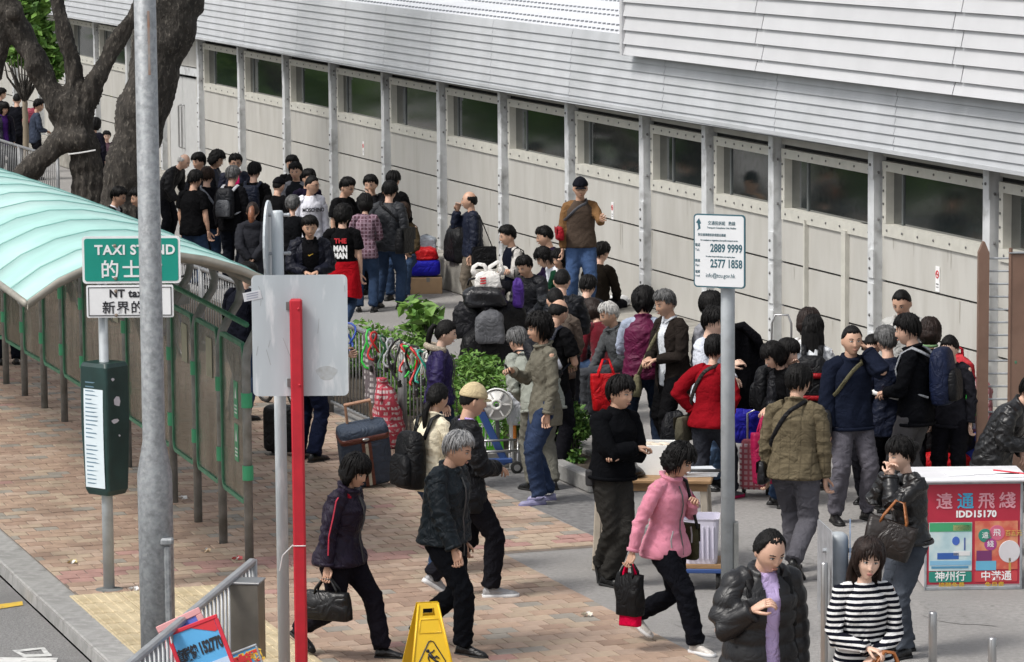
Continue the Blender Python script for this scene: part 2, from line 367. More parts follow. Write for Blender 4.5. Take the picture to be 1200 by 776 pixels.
for a, b in zip(posts_s[:-1], posts_s[1:]):
    slab(bk, a, b, lambda s: .0, lambda s: wb_z(min(s, 99))-.05, -.5, -.045); slab(bk, a, b, lambda s: wt_z(s)+.05, lambda s: eave_z(s)+.25, -.5, -.045)
    slab(bk, a, b, lambda s: wb_z(s)-.05, lambda s: wt_z(s)+.05, -.5, -.16)
bk.build('backing', darkb, SB)
for i, (a, b) in enumerate(zip(posts_s[:-1], posts_s[1:])):
    a2, b2 = a+.07, b-.07; eps = 1e-4
    wb = lambda s, m=(a+b)/2, f=wb_z: f(m)+(f(m+.1)-f(m-.1))/.2*(s-m); wt = lambda s, m=(a+b)/2, f=wt_z: f(m)+(f(m+.1)-f(m-.1))/.2*(s-m)
    uz = lambda s, m=(a+b)/2, f=up_z: f(m)+(f(m+.1)-f(m-.1))/.2*(s-m); lz = lambda s, m=(a+b)/2, f=lo_z: f(m)+(f(m+.1)-f(m-.1))/.2*(s-m)
    door = i == 6
    if door:
        dm = mat('door_paint', (.47, .475, .47), .5, var=.06)
        for k in (0, 1):
            d0 = a2+.25+k*1.06
            d = MB(); slab(d, d0, d0+1.04, lambda s: .05, lambda s: 2.30, -.04, 0); do = d.build('door', dm, SB)
            h = MB(); hx = d0+(.93 if k == 0 else .11); h.tube([L(hx, .0, .95), L(hx, .06, .97), L(hx, .06, 1.75), L(hx, 0, 1.77)], .018, 8); h.build('handle', STAINLESS, do)
        p = MB(); slab(p, a2, a2+.23, lambda s: .0, lambda s: 2.4, -.04, .005); p.build('wall_panel', wallm, SB)
        p = MB(); slab(p, a2+2.37, b2, lambda s: .0, lambda s: 2.4, -.04, .005); p.build('wall_panel', wallm, SB)
        p = MB(); slab(p, a2, b2, lambda s: 2.36, lambda s: 2.5, -.04, .06); p.build('door_head', postm, SB)
        p = MB(); slab(p, a2, b2, lambda s: 2.52, lambda s: eave_z(s)+.1, -.04, .005); p.build('wall_panel', wallm, SB)
    else:
        ranges = [(lambda s: .02, off(lambda s: .43, 0)), (lambda s: .455, lambda s: lz(s)-.012), (lambda s: lz(s)+.012, lambda s: uz(s)-.012), (lambda s: uz(s)+.012, lambda s: wb(s)-.135), (lambda s: wt(s)+.15, lambda s: eave_z(s)+.1)]
        for z0, z1 in ranges: p = MB(); slab(p, a2, b2, z0, z1, -.04, 0); p.build('wall_panel', wallm, SB)
        w = MB(); wa, wb2 = a2+.05, b2-.02
        slab(w, wa, wb2, lambda s: wb(s)-.13, lambda s: wb(s)-.002, -.09, .026); slab(w, wa, wb2, lambda s: wt(s)+.002, lambda s: wt(s)+.105, -.13, .028)
        slab(w, wa, wa+.085, wb, wt, -.09, .024); slab(w, wb2-.04, wb2, wb, wt, -.09, .024)
        wo = w.build('window', trim, SB)
        gl = MB(); slab(gl, wa+.085, wb2-.04, wb, wt, -.12, -.07); gl.build('pane', glassm, wo)
        ml = MB(); slab(ml, wa+.30+.22*(i % 2), wa+.33+.22*(i % 2), wb, wt, -.07, -.055); ml.build('mullion', blindm, wo)
        bo = MB()
        n_ = 7
        for k in range(n_):
            s_ = wa+.12+(wb2-wa-.24)*k/(n_-1)
            for zc in (wb(s_)-.066, wt(s_)+.055): bo.lathe([(.014, 0), (.014, .006), (.008, .010)], 6); bo.v[-1] = bo.v[-1] @ rotx(PI/2).T + L(s_, .028, zc)
        for k in range(4):
            zc = wb(wa)+(wt(wa)-wb(wa))*(k+.5)/4; bo.lathe([(.014, 0), (.014, .006), (.008, .010)], 6); bo.v[-1] = bo.v[-1] @ rotx(PI/2).T + L(wa+.03, .026, zc)
        tag(bo.build('frame_bolts', boltm, wo), kind='stuff')
    # post
    p = MB(); slab(p, a-.075, a+.075, lambda s: .44, lambda s: eave_z(s)-.02, -.04, .10)
    po = p.build('wall_post', postm, SB)
    for z0, z1, w_ in ((.5, lo_z(a)-.06, .062), (lo_z(a)+.02, up_z(a)-.03, .062), (up_z(a)+.03, wb_z(a)-.28, .062), (eave_z(a)-.33, eave_z(a)-.04, .05)):
        p = MB(); slab(p, a-w_+.025, a+w_+.035, lambda s: z0, lambda s: z1, .10, .118); po2 = p.build('cover_plate', postm, po)
    bo = MB()
    for zc in [.62, lo_z(a)-.16, lo_z(a)+.12, up_z(a)-.13, up_z(a)+.13, wb_z(a)-.38, eave_z(a)-.18, wb_z(a)+.04, wt_z(a)-.02]:
        bo.lathe([(.017, 0), (.017, .008), (.009, .014)], 6); bo.v[-1] = bo.v[-1] @ rotx(PI/2).T + L(a+(.02 if zc < wb_z(a)-.1 or zc > wt_z(a)+.05 else .09), .118 if zc < wb_z(a)-.1 or zc > wt_z(a)+.05 else .05, zc)
    tag(bo.build('post_bolts', boltm, po), kind='stuff')
# extra vertical rails near the right hand end
for u, v0, wd in ((942, 258, .035), (988, 270, .11)):
    s_, z_ = onwall(u, v0, .05); p = MB(); slab(p, s_-wd/2, s_+wd/2, lambda s: .45, lambda s: z_, 0.002, .05); p.build('wall_rail', trim, SB)
# ledge of concrete blocks
lm = mat('ledge_concrete', (.33, .315, .28), .9, var=.2, vscale=5, bump=.006, bscale=50, col2=(.2, .19, .17), mix2=.35, s2=3, objvar=.1)
ss = -33.0
while ss < 22:
    dp = .46 if ss+1.2 < 4.2 else (1.05 if ss < 10 else .7)
    p = MB(); p.cbox(L(ss+1.2, dp/2, .225), (2.37, dp, .45), .02); p.build('ledge_block', lm, SB); ss += 2.4
# louvre eave
EV = .42                                                                # eave overhang
TOP_B, NL = .36, 9
seams = [-34, -31, -27.5, -24, -20.5, -17, -13, -9.6, -6.3, -3.6, -1.5, .7, 3.4, 6.5, 9.7, 13, 16, 19, 24]
band_h = lambda s: float(np.interp(s, [-30, -8, 8, 20], [1.03, .99, .93, .86]))
ez = lambda s: eave_z(s)+.03
for k in range(NL):
    f0, f1 = k/NL, (k+1)/NL
    for a, b in zip(seams[:-1], seams[1:]):
        p = MB(); a_, b_ = a+.006, b-.006
        def pt(s, f, dt, dz=0): return L(s, EV+(TOP_B-EV)*f+dt, ez(s)+band_h(s)*f+dz)
        p.hexa([pt(a_, f0, .018, -.012), pt(b_, f0, .018, -.012), pt(b_, f0, -.05, -.012), pt(a_, f0, -.05, -.012), pt(a_, f1, -.006, -.008), pt(b_, f1, -.006, -.008), pt(b_, f1, -.07, -.008), pt(a_, f1, -.07, -.008)])
        p.build('louvre', roofm, SB)
p = MB(); 
for a, b in zip(seams[:-1], seams[1:]):
    p.hexa([L(a, EV-.03, ez(a)-.03), L(b, EV-.03, ez(b)-.03), L(b, -.5, ez(b)-.03), L(a, -.5, ez(a)-.03), L(a, TOP_B-.05, ez(a)+band_h(a)-.04), L(b, TOP_B-.05, ez(b)+band_h(b)-.04), L(b, -.55, ez(b)+band_h(b)-.04), L(a, -.55, ez(a)+band_h(a)-.04)])
p.build('eave_soffit', mat('louvre_gap', (.16, .16, .165), .8), SB)
p = MB(); slab(p, -34, 24, lambda s: ez(s)-.045, lambda s: ez(s)-.005, EV-.02, EV+.028); p.build('eave_gutter', roofm, SB)
# roof sheets behind the louvres
for a, b in zip(seams[:-1], seams[1:]):
    for k in range(4):
        t0, t1 = TOP_B-.04-k*1.2, TOP_B-.04-(k+1)*1.2+.01
        rz = lambda s, t: ez(s)+band_h(s)-.02+(TOP_B-t)*.10
        p = MB(); p.hexa([L(a+.006, t0, rz(a, t0)-.03), L(b-.006, t0, rz(b, t0)-.03), L(b-.006, t1, rz(b, t1)-.03), L(a+.006, t1, rz(a, t1)-.03), L(a+.006, t0, rz(a, t0)+.012), L(b-.006, t0, rz(b, t0)+.012), L(b-.006, t1, rz(b, t1)+.012), L(a+.006, t1, rz(a, t1)+.012)])
        p.build('roof_sheet', whiteroof, SB)
rv = MB(); s_ = -20.
while s_ < 9:
    for t in (.22, -.1, -.65, -.95, -1.6, -2.0):
        z = ez(s_)+band_h(s_)-.02+(TOP_B-t)*.10+.012; rv.box(L(s_, t, z+.01), (.035, .035, .022))
    s_ += .16
tag(rv.build('roof_rivets', mat('rivet', (.25, .26, .28), .5, .3), SB), kind='stuff')
# upper cladding block
UT = .52
u0, zb0 = onwall(733, 64, UT); u1, zb1 = onwall(1200, 121, UT)
ub = lambda s: zb0+(zb1-zb0)*(s-u0)/(u1-u0)
cuts = [u0, onwall(888, 30, UT)[0]-.0, onwall(1120, 50, UT)[0], u1+5]
for k in range(13):
    for a, b in zip(cuts[:-1], cuts[1:]):
        a_, b_ = a+.01+(.18*(k % 2) if a > u0 else 0), b-.01+(.18*(k % 2)); h0, h1 = .02+k*.165 if k else -.13, k*.165+.165
        p = MB(); z0 = lambda s: ub(s)+(.13+(k-1)*.168 if k else 0); z1 = lambda s: ub(s)+(.13+k*.168-.007)
        p.hexa([L(a_, UT+.035, z0(a_)), L(b_, UT+.035, z0(b_)), L(b_, UT-.1, z0(b_)), L(a_, UT-.1, z0(a_)), L(a_, UT+.0, z1(a_)), L(b_, UT+.0, z1(b_)), L(b_, UT-.1, z1(b_)), L(a_, UT-.1, z1(a_))])
        p.build('cladding_board', clad, SB)
p = MB(); slab(p, u0-.07, u0+.005, lambda s: ub(s)-.01, lambda s: ub(s)+2.2, -3, UT+.05); p.build('corner_trim', clad, SB)
p = MB(); slab(p, u0+.02, u1+5, lambda s: ub(s)+.0, lambda s: ub(s)+2.15, -3, UT-.08); p.build('upper_wall', darkb, SB)
# rust runs and grime under the window sills and cover plates
rl_ = random.Random(21); streak = mat('wall_grime', (.27, .25, .21), .8, col2=(.45, .44, .41), mix2=.45, s2=30, thr=.3, stretch=(1, 1, .2))
st_m = MB()
for i in range(46):
    s_ = rl_.uniform(-13, 17); z1 = rl_.choice([wb_z(s_)-.14, lo_z(s_)-.02, up_z(s_)-.02]); h_ = rl_.uniform(.08, .34); w_ = rl_.uniform(.006, .02)
    st_m.add([L(s_-w_, .0025, z1), L(s_+w_, .0025, z1), L(s_+w_*.3, .0025, z1-h_), L(s_-w_*.2, .0025, z1-h_*.9)], [(0, 3, 2, 1)])
tag(st_m.build('grime_streaks', streak, SB), kind='stuff')
# no smoking stickers
rdm = paint('sticker_red', (.55, .02, .03)); whs = paint('sticker_white', (.8, .8, .8))
STK = 'no smoking stickers on the wall'
for (u, v, lab) in ((426, 174, 'white no smoking sticker on the wall at the far left bays'), (718, 247, 'white no smoking sticker on the wall right of the man in a cap'), (1099, 327, 'white no smoking sticker on the wall near the brown gate post')):
    s_, z_ = onwall(u, v, .004); o = thing('no_smoking_sign', lab, 'sticker', wp(s_, .006, z_), WANG, STK)
    w_ = .075 if u < 1000 else .09; h_ = w_*2.9
    p = MB(); p.cbox((0, 0, 0), (w_, .006, h_), .001); p.build('plate', whs, o)
    p = MB(); n = 20; ring = []
    for k in range(n): a = 2*PI*k/n; ring.append((a,))
    p.loft([[(r_*math.cos(2*PI*k/n), y_, h_*.18+r_*1.15*math.sin(2*PI*k/n)) for k in range(n)] for r_, y_ in ((w_*.40, -.004), (w_*.40, -.007), (w_*.28, -.007), (w_*.28, -.004))], False)
    p.box((0, -.0055, h_*.18), (w_*.7, .003, w_*.10), roty(R(45))); p.build('ring', rdm, o)
    p = MB(); p.box((0, -.0045, h_*.18), (w_*.5, .003, w_*.09)); p.box((0, -.0045, -h_*.2), (w_*.6, .003, w_*.12)); p.box((0, -.0045, -h_*.32), (w_*.6, .003, w_*.08)); p.build('print', mat('sticker_print', (.1, .1, .1), .6), o)
# ================================================================== STREET FURNITURE
def pix(P):
    q = CAM_R.T @ (np.asarray(P, float)-CAM_C); return CXP+F_PX*q[0]/-q[2], CYP-F_PX*q[1]/-q[2]
def zat(P, v):
    a = pix([P[0], P[1], 0])[1]; b = pix([P[0], P[1], 1])[1]; z = (v-a)/(b-a)
    for _ in range(3):
        e = pix([P[0], P[1], z])[1]-v; z -= e/(b-a)
    return z
def ppm(P): return pix([P[0]+.5, P[1], 1])[0]-pix([P[0]-.5, P[1], 1])[0]
PGREY = mat('grey_pole_paint', (.37, .40, .42), .5, .1, var=.12, vscale=7, col2=(.24, .25, .26), mix2=.15, s2=6)
PBLUE = mat('pale_grey_sign_back', (.50, .55, .58), .5, .05, var=.08, vscale=3, col2=(.68, .71, .73), mix2=.32, s2=7, thr=.06, stretch=(1.6, 1, .35))
PRED = mat('red_pole_paint', (.52, .015, .03), .45, var=.12, vscale=8)
GREEN = mat('green_frame_paint', (.055, .21, .12), .5, var=.2, vscale=10, col2=(.03, .12, .07), mix2=.2, s2=8)
CLAMP = mat('green_clamp_paint', (.04, .30, .14), .45, var=.1)
def Mx(o, ex=(1, 0, 0), ez=(0, 0, 1)): return frame(o, ex, ez)
# ---- lamp post
P_ = gnd(187, 830); k = ppm(P_)
lp = thing('lamp_post', 'tall galvanised steel lamp post in front of the taxi stand sign', 'lamp post', P_)
galv = mat('mottled_zinc', (.27, .285, .295), .5, .35, var=.28, vscale=22, bump=.001, bscale=60, col2=(.38, .39, .40), mix2=.3, s2=28)
zt, zb = zat(P_, 516), zat(P_, 556)
m = MB(); m.lathe([(20.5/k, 0), (20.5/k, zb), (13.4/k, zt), (11.8/k, 9.2)], 28); m.build('pole', galv, lp, True)
m = MB(); zc = zat(P_, 632); m.cbox((14.5/k, -.085, zc-.9), (.045, .05, 1.75), .012); m.build('cable_conduit', galv, lp)
m = MB(); m.cbox((14.5/k, -.085, zc), (.085, .075, .05), .012); m.build('conduit_clip', galv, lp)
m = MB(); m.tube([(0, 0, 9.15), (0, -.3, 9.5), (-.2, -.9, 9.65)], .05, 10); m.build('arm', galv, lp, True)
m = MB(); m.cbox((-.25, -1.3, 9.66), (.3, .8, .14), .05); m.build('lamp_head', galv, lp)
m = MB(); m.cbox((.03, -14.2/k, zat(P_, 50)), (.016, .004, .42), .001)
m.build('rust_streak', mat('rust', (.24, .10, .04), .9, col2=(.28, .27, .26), mix2=.6, s2=9, thr=.3), lp)
# ---- taxi stand sign
P_ = gnd(128, 692); k = ppm(P_)
ts = thing('taxi_stand_sign', 'green taxi stand sign on a pale grey pole with a timetable box', 'sign', P_)
m = MB(); m.lathe([(6.6/k, 0), (6.6/k, zat(P_, 430)), (5.6/k, zat(P_, 430)), (5.6/k, zat(P_, 282))], 18); m.build('pole', PGREY, ts, True)
m = MB(); m.lathe([(.11, 0), (.11, .012), (.05, .02)], 16); m.build('base_plate', STEEL_DARK, ts)
signg = mat('sign_green', (.005, .26, .20), .35, var=.1, vscale=2.5); signw = paint('sign_white_face', (.74, .75, .76), .4); blk = paint('black_lettering', (.015, .015, .02), .5)
def plate(parent, name, u0, v0, u1, v1, P, mtl, y, th=.012, r=.02, rim=None, rim_w=.012, ox=0):
    kk = ppm(P); px0 = pix([P[0], P[1], 2])[0]
    w, h = (u1-u0)/kk, (v1-v0)/kk; cz = (zat(P, v0)+zat(P, v1))/2; cx_ = ((u0+u1)/2-pix([P[0], P[1], cz])[0])/kk
    pl = MB(); pl.prism(rrect(w, h, r), (cx_, y, cz), (1, 0, 0), (0, 0, 1), (0, 1, 0), th); o = pl.build(name, rim or mtl, parent)
    if rim:
        f = MB(); f.prism(rrect(w-2*rim_w, h-2*rim_w, max(.004, r-rim_w*.6)), (cx_, y-.003, cz), (1, 0, 0), (0, 0, 1), (0, 1, 0), .003); f.build('sign_face', mtl, o)
    return o, cx_, cz, w, h
o, x_, z_, w_, h_ = plate(ts, 'sign_plate', 98, 276, 212, 331, P_, signg, -.085, rim=signw, rim_w=.018, r=.03)
ret = MB(); ret.box((x_, -.06, z_+.1), (w_*.9, .025, .03)); ret.box((x_, -.06, z_-.1), (w_*.9, .025, .03)); ret.build('bracket', STEEL, ts)
text('TAXI STAND', .105, signw, o, Mx((x_+.03, -.0905, z_+.075)), bold=.003, xs=.98, spacing=1.08)
text('的士站', .15, signw, o, Mx((x_, -.0905, z_-.085)), bold=.002, spacing=1.25)
o, x_, z_, w_, h_ = plate(ts, 'sign_plate', 103, 333, 204, 371, P_, signw, -.085, rim=signw, r=.015)
bd = MB(); 
for sx, sz, ww, hh in ((0, 1, w_-.03, .006), (0, -1, w_-.03, .006), (1, 0, .006, h_-.03), (-1, 0, .006, h_-.03)): bd.box((x_+sx*(w_/2-.018), -.0895, z_+sz*(h_/2-.018)), (ww, .002, hh))
bd.build('border', blk, o)
text('NT taxis', .085, blk, o, Mx((x_, -.0905, z_+.06)), bold=.003, spacing=1.08)
text('新界的士', .105, blk, o, Mx((x_, -.0905, z_-.055)), bold=.001, spacing=1.12)
bo = MB()
for v in (287, 325, 340, 368): bo.ball((x_-w_*.16, -.094, zat(P_, v)), (.014, .006, .014), 8, 5)
bo.build('sign_bolt', mat('rusty_bolt', (.25, .2, .16), .6, .4), ts)
# timetable box
zb0, zb1 = zat(P_, 578), zat(P_, 424); bx = MB()
prof = [(zb0, .12, .10), (zb0+.04, .135, .115), ((zb0+zb1)/2, .152, .13), (zb1-.03, .15, .128), (zb1, .135, .115)]
rg = roty(0) @ rotz(R(-38)); rings = [[rg@np.array([x, y, 0])+np.array([.0, 0, z]) for x, y in rrect(2*a, 2*b, .025, 3)] for z, a, b in prof]
bx.loft(rings); bo = bx.build('timetable_box', mat('dark_green_plastic', (.012, .035, .032), .35, var=.3, vscale=6, bump=.001), ts)
faceM = rg
def onface(x, z, d): return rg@np.array([x, -.134-d, 0])+np.array([0, 0, z])
fm = MB(); zc0, zc1 = zb0+.06, zb1-.06; n_ = 6
rr = [zc0+(zc1-zc0)*i/n_ for i in range(n_+1)]
def bulge(z): return .128+.004-.02*abs((z-(zb0+zb1)/2)/(zb1-zb0))**2*2
fm.loft([[rg@np.array([x, -bulge(z)-.0005, 0])+np.array([0, 0, z]) for x in (-.105, .105)] for z in rr], False, False)
fm.build('timetable', mat('timetable_paper', (.60, .68, .72), .3, var=.05), bo)
cells = MB(); rl = random.Random(3)
for i in range(26):
    z = zc0+.03+(zc1-zc0-.06)*i/26
    if 9 < i < 11: continue
    cells.add([rg@np.array([x, -bulge(z)-.002, 0])+np.array([0, 0, z+dz]) for x, dz in ((-.085, 0), (-.085+rl.uniform(.05, .15), 0), (-.085+rl.uniform(.05, .15), .009), (-.085, .009))], [(0, 1, 2, 3)])
tag(cells.build('timetable_print', mat('print_blue', (.12, .2, .26), .5), bo), kind='stuff')
# torn stickers on the side
tr = MB()
for x, z, w, h in ((-.02, .22, .075, .09), (-.05, .07, .09, .04), (.0, -.05, .03, .02), (-.06, .4, .05, .03)):
    pts = []
    for i in range(7): a = 2*PI*i/7; q = rl.uniform(.6, 1.1); pts.append(np.array([.151, x+w/2*q*math.cos(a), (zb0+zb1)/2+z+h/2*q*math.sin(a)]))
    tr.add([rg@np.array([p[0]+.003, p[1], 0])+np.array([0, 0, p[2]]) for p in pts], [tuple(range(7))])
tr.build('torn_sticker', mat('torn_paper', (.55, .53, .58), .8), bo)
# ---- back of a sign on a red pole, grey pole behind it
P_ = gnd(354, 806); k = ppm(P_)
rp = thing('parking_sign', 'back of a pale grey rectangular sign panel on a red square pole', 'sign', P_)
zt = zat(P_, 350); m = MB(); m.cbox((0, -.02, zt/2), (14.5/k, .075, zt), .012); m.build('pole', PRED, rp)
kk = k
pl, x_, z_, w_, h_ = plate(rp, 'sign_panel', 295.5, 323, 407, 465, P_, PBLUE, .035, th=.008, r=.035)
m = MB(); m.box((-.035, .025, zat(P_, 359)), (.07, .02, .055)); m.build('bracket', STEEL_DARK, rp)
m = MB(); m.box((-.035, .025, zat(P_, 449)), (.07, .02, .055)); m.build('bracket', STEEL_DARK, rp)
m = MB(); m.ball((.02, -.06, zat(P_, 361)), .010, 8, 5); m.ball((.02, -.06, zat(P_, 450)), .010, 8, 5); m.build('bolt', PRED, rp)
m = MB(); rl = random.Random(12)
for i in range(9):
    x_s, z_s, l_s, a_s = rl.uniform(-.28, .34), z_+rl.uniform(-.38, .36), rl.uniform(.03, .16), rl.uniform(1.2, 1.9); m.box((x_s, .0342, z_s), (l_s, .0008, .0035), roty(a_s))
tag(m.build('scratches', mat('scratch_grey', (.33, .35, .36), .6), pl), kind='stuff')
m = MB(); m.prism([(.20+.07*math.cos(q)*(1+.2*math.sin(3*q)), .05*math.sin(q)) for q in np.linspace(0, 2*PI, 14, endpoint=False)], (0, .0345, z_-.26), (1, 0, 0), (0, 0, 1), (0, -1, 0), .0008); m.build('adhesive_smudge', mat('smudge', (.36, .37, .36), .8, col2=(.5, .54, .56), mix2=.5, s2=25, thr=.2), pl)
m = MB(); m.cbox((-.30, .0335, zat(P_, 347)), (.125, .003, .06), .001, roty(R(-11))); m.build('sticker', mat('sticker_grey', (.62, .63, .66), .5), pl)
m = MB()
for i in range(3): m.box((-.30, .0315, zat(P_, 344)-.016*i), (.08, .002, .006), roty(R(-11)))
m.build('sticker_print', mat('sticker_ink', (.3, .32, .4), .5), pl)
m = MB(); m.tube([(-7.4/k, -.06, zat(P_, 638)), (7.4/k, -.06, zat(P_, 638))], .004, 6); m.tube([(-7.4/k, -.05, zat(P_, 637)), (-20/k, -.03, zat(P_, 650)), (-24/k, -.02, zat(P_, 668))], .004, 6); m.build('string', WHITEP, rp)
P_ = gnd(333.5, 792); k = ppm(P_)
gp = thing('grey_sign_pole', 'pale grey round pole behind the sign panel with a sign plate seen edge on', 'sign', P_)
zt = zat(P_, 249); m = MB(); m.lathe([(7/k, 0), (7/k, zt), (6/k, zt+.012), (.004, zt+.014)], 18); m.build('pole', PBLUE, gp, True)
m = MB(); n = 24; cz = zat(P_, 286); ring = lambda x: [(x, .05+.30*math.cos(2*PI*i/n), cz+.30*math.sin(2*PI*i/n)) for i in range(n)]
m.loft([[(p[0]+p[1]*.04, p[1], p[2]) for p in ring(-.075)], [(p[0]+p[1]*.04, p[1], p[2]) for p in ring(-.060)]]); m.build('round_plate', PBLUE, gp)
m = MB()
for v in (252, 297): m.tube([(-.075, 0, zat(P_, v)), (.075, 0, zat(P_, v))], .012, 8); m.ball((.08, 0, zat(P_, v)), .015, 8, 5)
m.build('clamp', STEEL, gp)
m = MB(); m.cbox((-.085, .05, zat(P_, 316)), (.01, .3, .20), .003); m.build('small_plate', PBLUE, gp)
# ---- complaints hotline sign on its pole
P_ = gnd(853, 702); k = ppm(P_)
hs_ = thing('hotline_sign', 'white phone number sign with dark teal rim on a grey pole', 'sign', P_)
m = MB(); zt = zat(P_, 334); m.lathe([(8.2/k, 0), (8.2/k, zt-.02), (7.4/k, zt)], 20); m.build('pole', PGREY, hs_, True)
m = MB(); z0 = zat(P_, 612); m.box((9.5/k, .0, z0/2), (.035, .09, z0)); m.build('stub_post', STEEL_DARK, hs_)
ya = R(26); ex = np.array([math.cos(ya), math.sin(ya)*-1.0, 0]); ex = np.array([math.cos(ya), -math.sin(ya), 0])
cz = (zat(P_, 246)+zat(P_, 340))/2; hh = (zat(P_, 248)-zat(P_, 334)); w_ = 58/k/math.cos(ya); cx_ = (843-pix([P_[0], P_[1], cz])[0])/k
nn = np.cross(ex, [0, 0, 1.]); cpos = np.array([cx_, -.075, cz])
def hp(x, z, d): return cpos+ex*x+np.array([0, 0, z])+nn*d
tealr = paint('dark_teal_rim', (.03, .10, .13), .4)
m = MB(); m.prism(rrect(w_, hh, .03), hp(0, 0, 0), ex, (0, 0, 1), nn, .012); pl = m.build('sign_plate', tealr, hs_)
m = MB(); m.prism(rrect(w_-.022, hh-.022, .022), hp(0, 0, .0122), ex, (0, 0, 1), nn, .002); m.build('sign_face', mat('white_sign_face', (.66, .68, .70), .35, var=.03), pl)
def ht(t, size, x, z, **kw): text(t, size, kw.pop('m', tealr), pl, frame(hp(x, z, .0148), ex, (0, 0, 1)), **kw)
xs = w_/.40
ht('交通投訴組   熱線', .034, .02, hh*.375, xs=xs*.8); ht('Transport Complaints Unit Hotline', .021, .02, hh*.315, xs=xs*.75)
ht('對交通事務投訴或提出建議', .024, -.06, hh*.215, xs=xs*.75); ht('For complaints or suggestions about public transport service', .019, 0, hh*.145, xs=xs*.62)
ht('電話', .026, -w_*.42, hh*.075, xs=xs*.8); ht('Tel.:', .026, -w_*.42, hh*.01, xs=xs*.8); ht('2889 9999', .088, .055*xs, hh*.035, xs=xs*.66, bold=.002)
ht('For other transport information and enquiries please', .017, .01, -hh*.075, xs=xs*.62)
ht('傳真', .026, -w_*.42, -hh*.14, xs=xs*.8); ht('Fax:', .026, -w_*.42, -hh*.20, xs=xs*.8); ht('2577 1858', .088, .055*xs, -hh*.175, xs=xs*.66, bold=.002)
ht('電郵', .024, -w_*.42, -hh*.29, xs=xs*.8); ht('E-mail', .02, -w_*.42, -hh*.345, xs=xs*.7); ht('info@tcu.gov.hk', .046, .01, -hh*.335, xs=xs*.75)
m = MB(); ap = [(-w_*.43, hh*.27), (-w_*.36, hh*.30), (-w_*.375, hh*.36), (-w_*.35, hh*.37), (-w_*.39, hh*.44), (-w_*.45, hh*.38), (-w_*.42, hh*.37), (-w_*.405, hh*.31)]
m.prism(ap, hp(0, 0, .0145), ex, (0, 0, 1), nn, .001); m.build('arrow_emblem', tealr, pl)
# ---- post with two plates seen edge on, bollards
P_ = gnd(981, 842); k = ppm(P_)
b = thing('sign_post', 'thick grey post with domed top and two flat plates seen edge on', 'sign post', P_)
zt = zat(P_, 624); r_ = 12.5/k; m = MB(); m.lathe([(r_, 0), (r_, zt-.05), (r_*.9, zt-.02), (r_*.55, zt), (.003, zt+.004)], 24); m.build('post', PGREY, b, True)
for sx in (-1, 1):
    m = MB(); m.prism(rrect(.5, .62, .03), (sx*(r_+.012), .05, zt-.27), (sx*.10, 1, 0), (0, 0, 1), (1, 0, 0), .007); m.build('sign_plate', STEEL if sx < 0 else mat('blue_sign_back', (.13, .2, .32), .5), b)
    m = MB(); m.cyl((sx*r_*.6, 0, zt-.12), (sx*(r_+.03), 0, zt-.12), .016, 8); m.build('bolt', STEEL, b)
BG = 'slim steel bollards by the kerb'
for u, vt, rr_, vb, lab in ((965.5, 659, 4.2, 850, 'slim steel bollard just left of the domed grey post'), (1092.5, 717, 5, 830, 'slim steel bollard beside the woman in the striped top'), (1162, 747, 5, 858, 'slim steel bollard nearest the bottom right corner')):
    P_ = gnd(u, vb); k = ppm(P_); b = thing('bollard', lab, 'bollard', P_, 0, BG); zt = zat(P_, vt)
    m = MB(); m.lathe([(rr_/k, 0), (rr_/k, zt-.012), (rr_/k*.8, zt), (.002, zt+.002)], 16); m.build('post', STAINLESS, b, True)
    m = MB(); m.lathe([(rr_/k*1.9, 0), (rr_/k*1.9, .012), (rr_/k*1.2, .02)], 16); m.build('base_collar', STEEL_DARK, b)

# ================================================================== SHELTER
feet = [(29, 464.5), (51, 478), (74, 494), (98, 511), (124.5, 529), (151.5, 547.5), (178, 570), (205, 591), (232.7, 614), (264.7, 639), (292.5, 664)]
fs = [st(gnd(*q)) for q in feet]; s0_, s1_ = fs[0][0], fs[-1][0]
cf = np.polyfit([a for a, _ in fs], [b for _, b in fs], 2)
TL = lambda s: float(np.polyval(cf, min(max(s, 9.5), 21.5)))
n_ = 11; stepS = (s1_-s0_)/(n_-1); pS = [s0_+stepS*i for i in range(-9, n_)]
SH = thing('taxi_shelter', 'taxi queue shelter with a curved turquoise roof and bent grey posts', 'shelter', wp(0, 0)); SH.rotation_euler.z = WANG
pipe = mat('shelter_pipe', (.22, .225, .215), .5, .25, var=.25, vscale=8, col2=(.13, .125, .11), mix2=.3, s2=5)
pane_m = mat('dirty_acrylic', (.085, .092, .066), .25, alpha=.60, var=.3, vscale=2.5, col2=(.25, .25, .20), mix2=.3, s2=2.2, stretch=(1.6, 1.6, .35), objvar=.1)
roofA = mat('turquoise_roof', (.33, .545, .505), .5, var=.08, vscale=2.5, spec=.3, col2=(.45, .63, .595), mix2=.35, s2=.8)
beamM = mat('roof_edge_metal', (.27, .255, .22), .5, .2, var=.2)
def sp(s, dt, z): return L(s, TL(s)+dt, z)                               # dt > 0 is towards the street
ARC = [(-.30, 2.30), (-.12, 2.405), (.12, 2.51), (.4, 2.60), (.7, 2.655), (1.0, 2.66), (1.3, 2.60), (1.6, 2.475), (1.85, 2.31)]
postpath = [(0, .0), (0, 1.70), (-.02, 1.82), (-.09, 1.95), (-.165, 2.06), (-.19, 2.16), (-.165, 2.26), (-.09, 2.34)] + [(a, z-.06) for a, z in ARC[2:]]
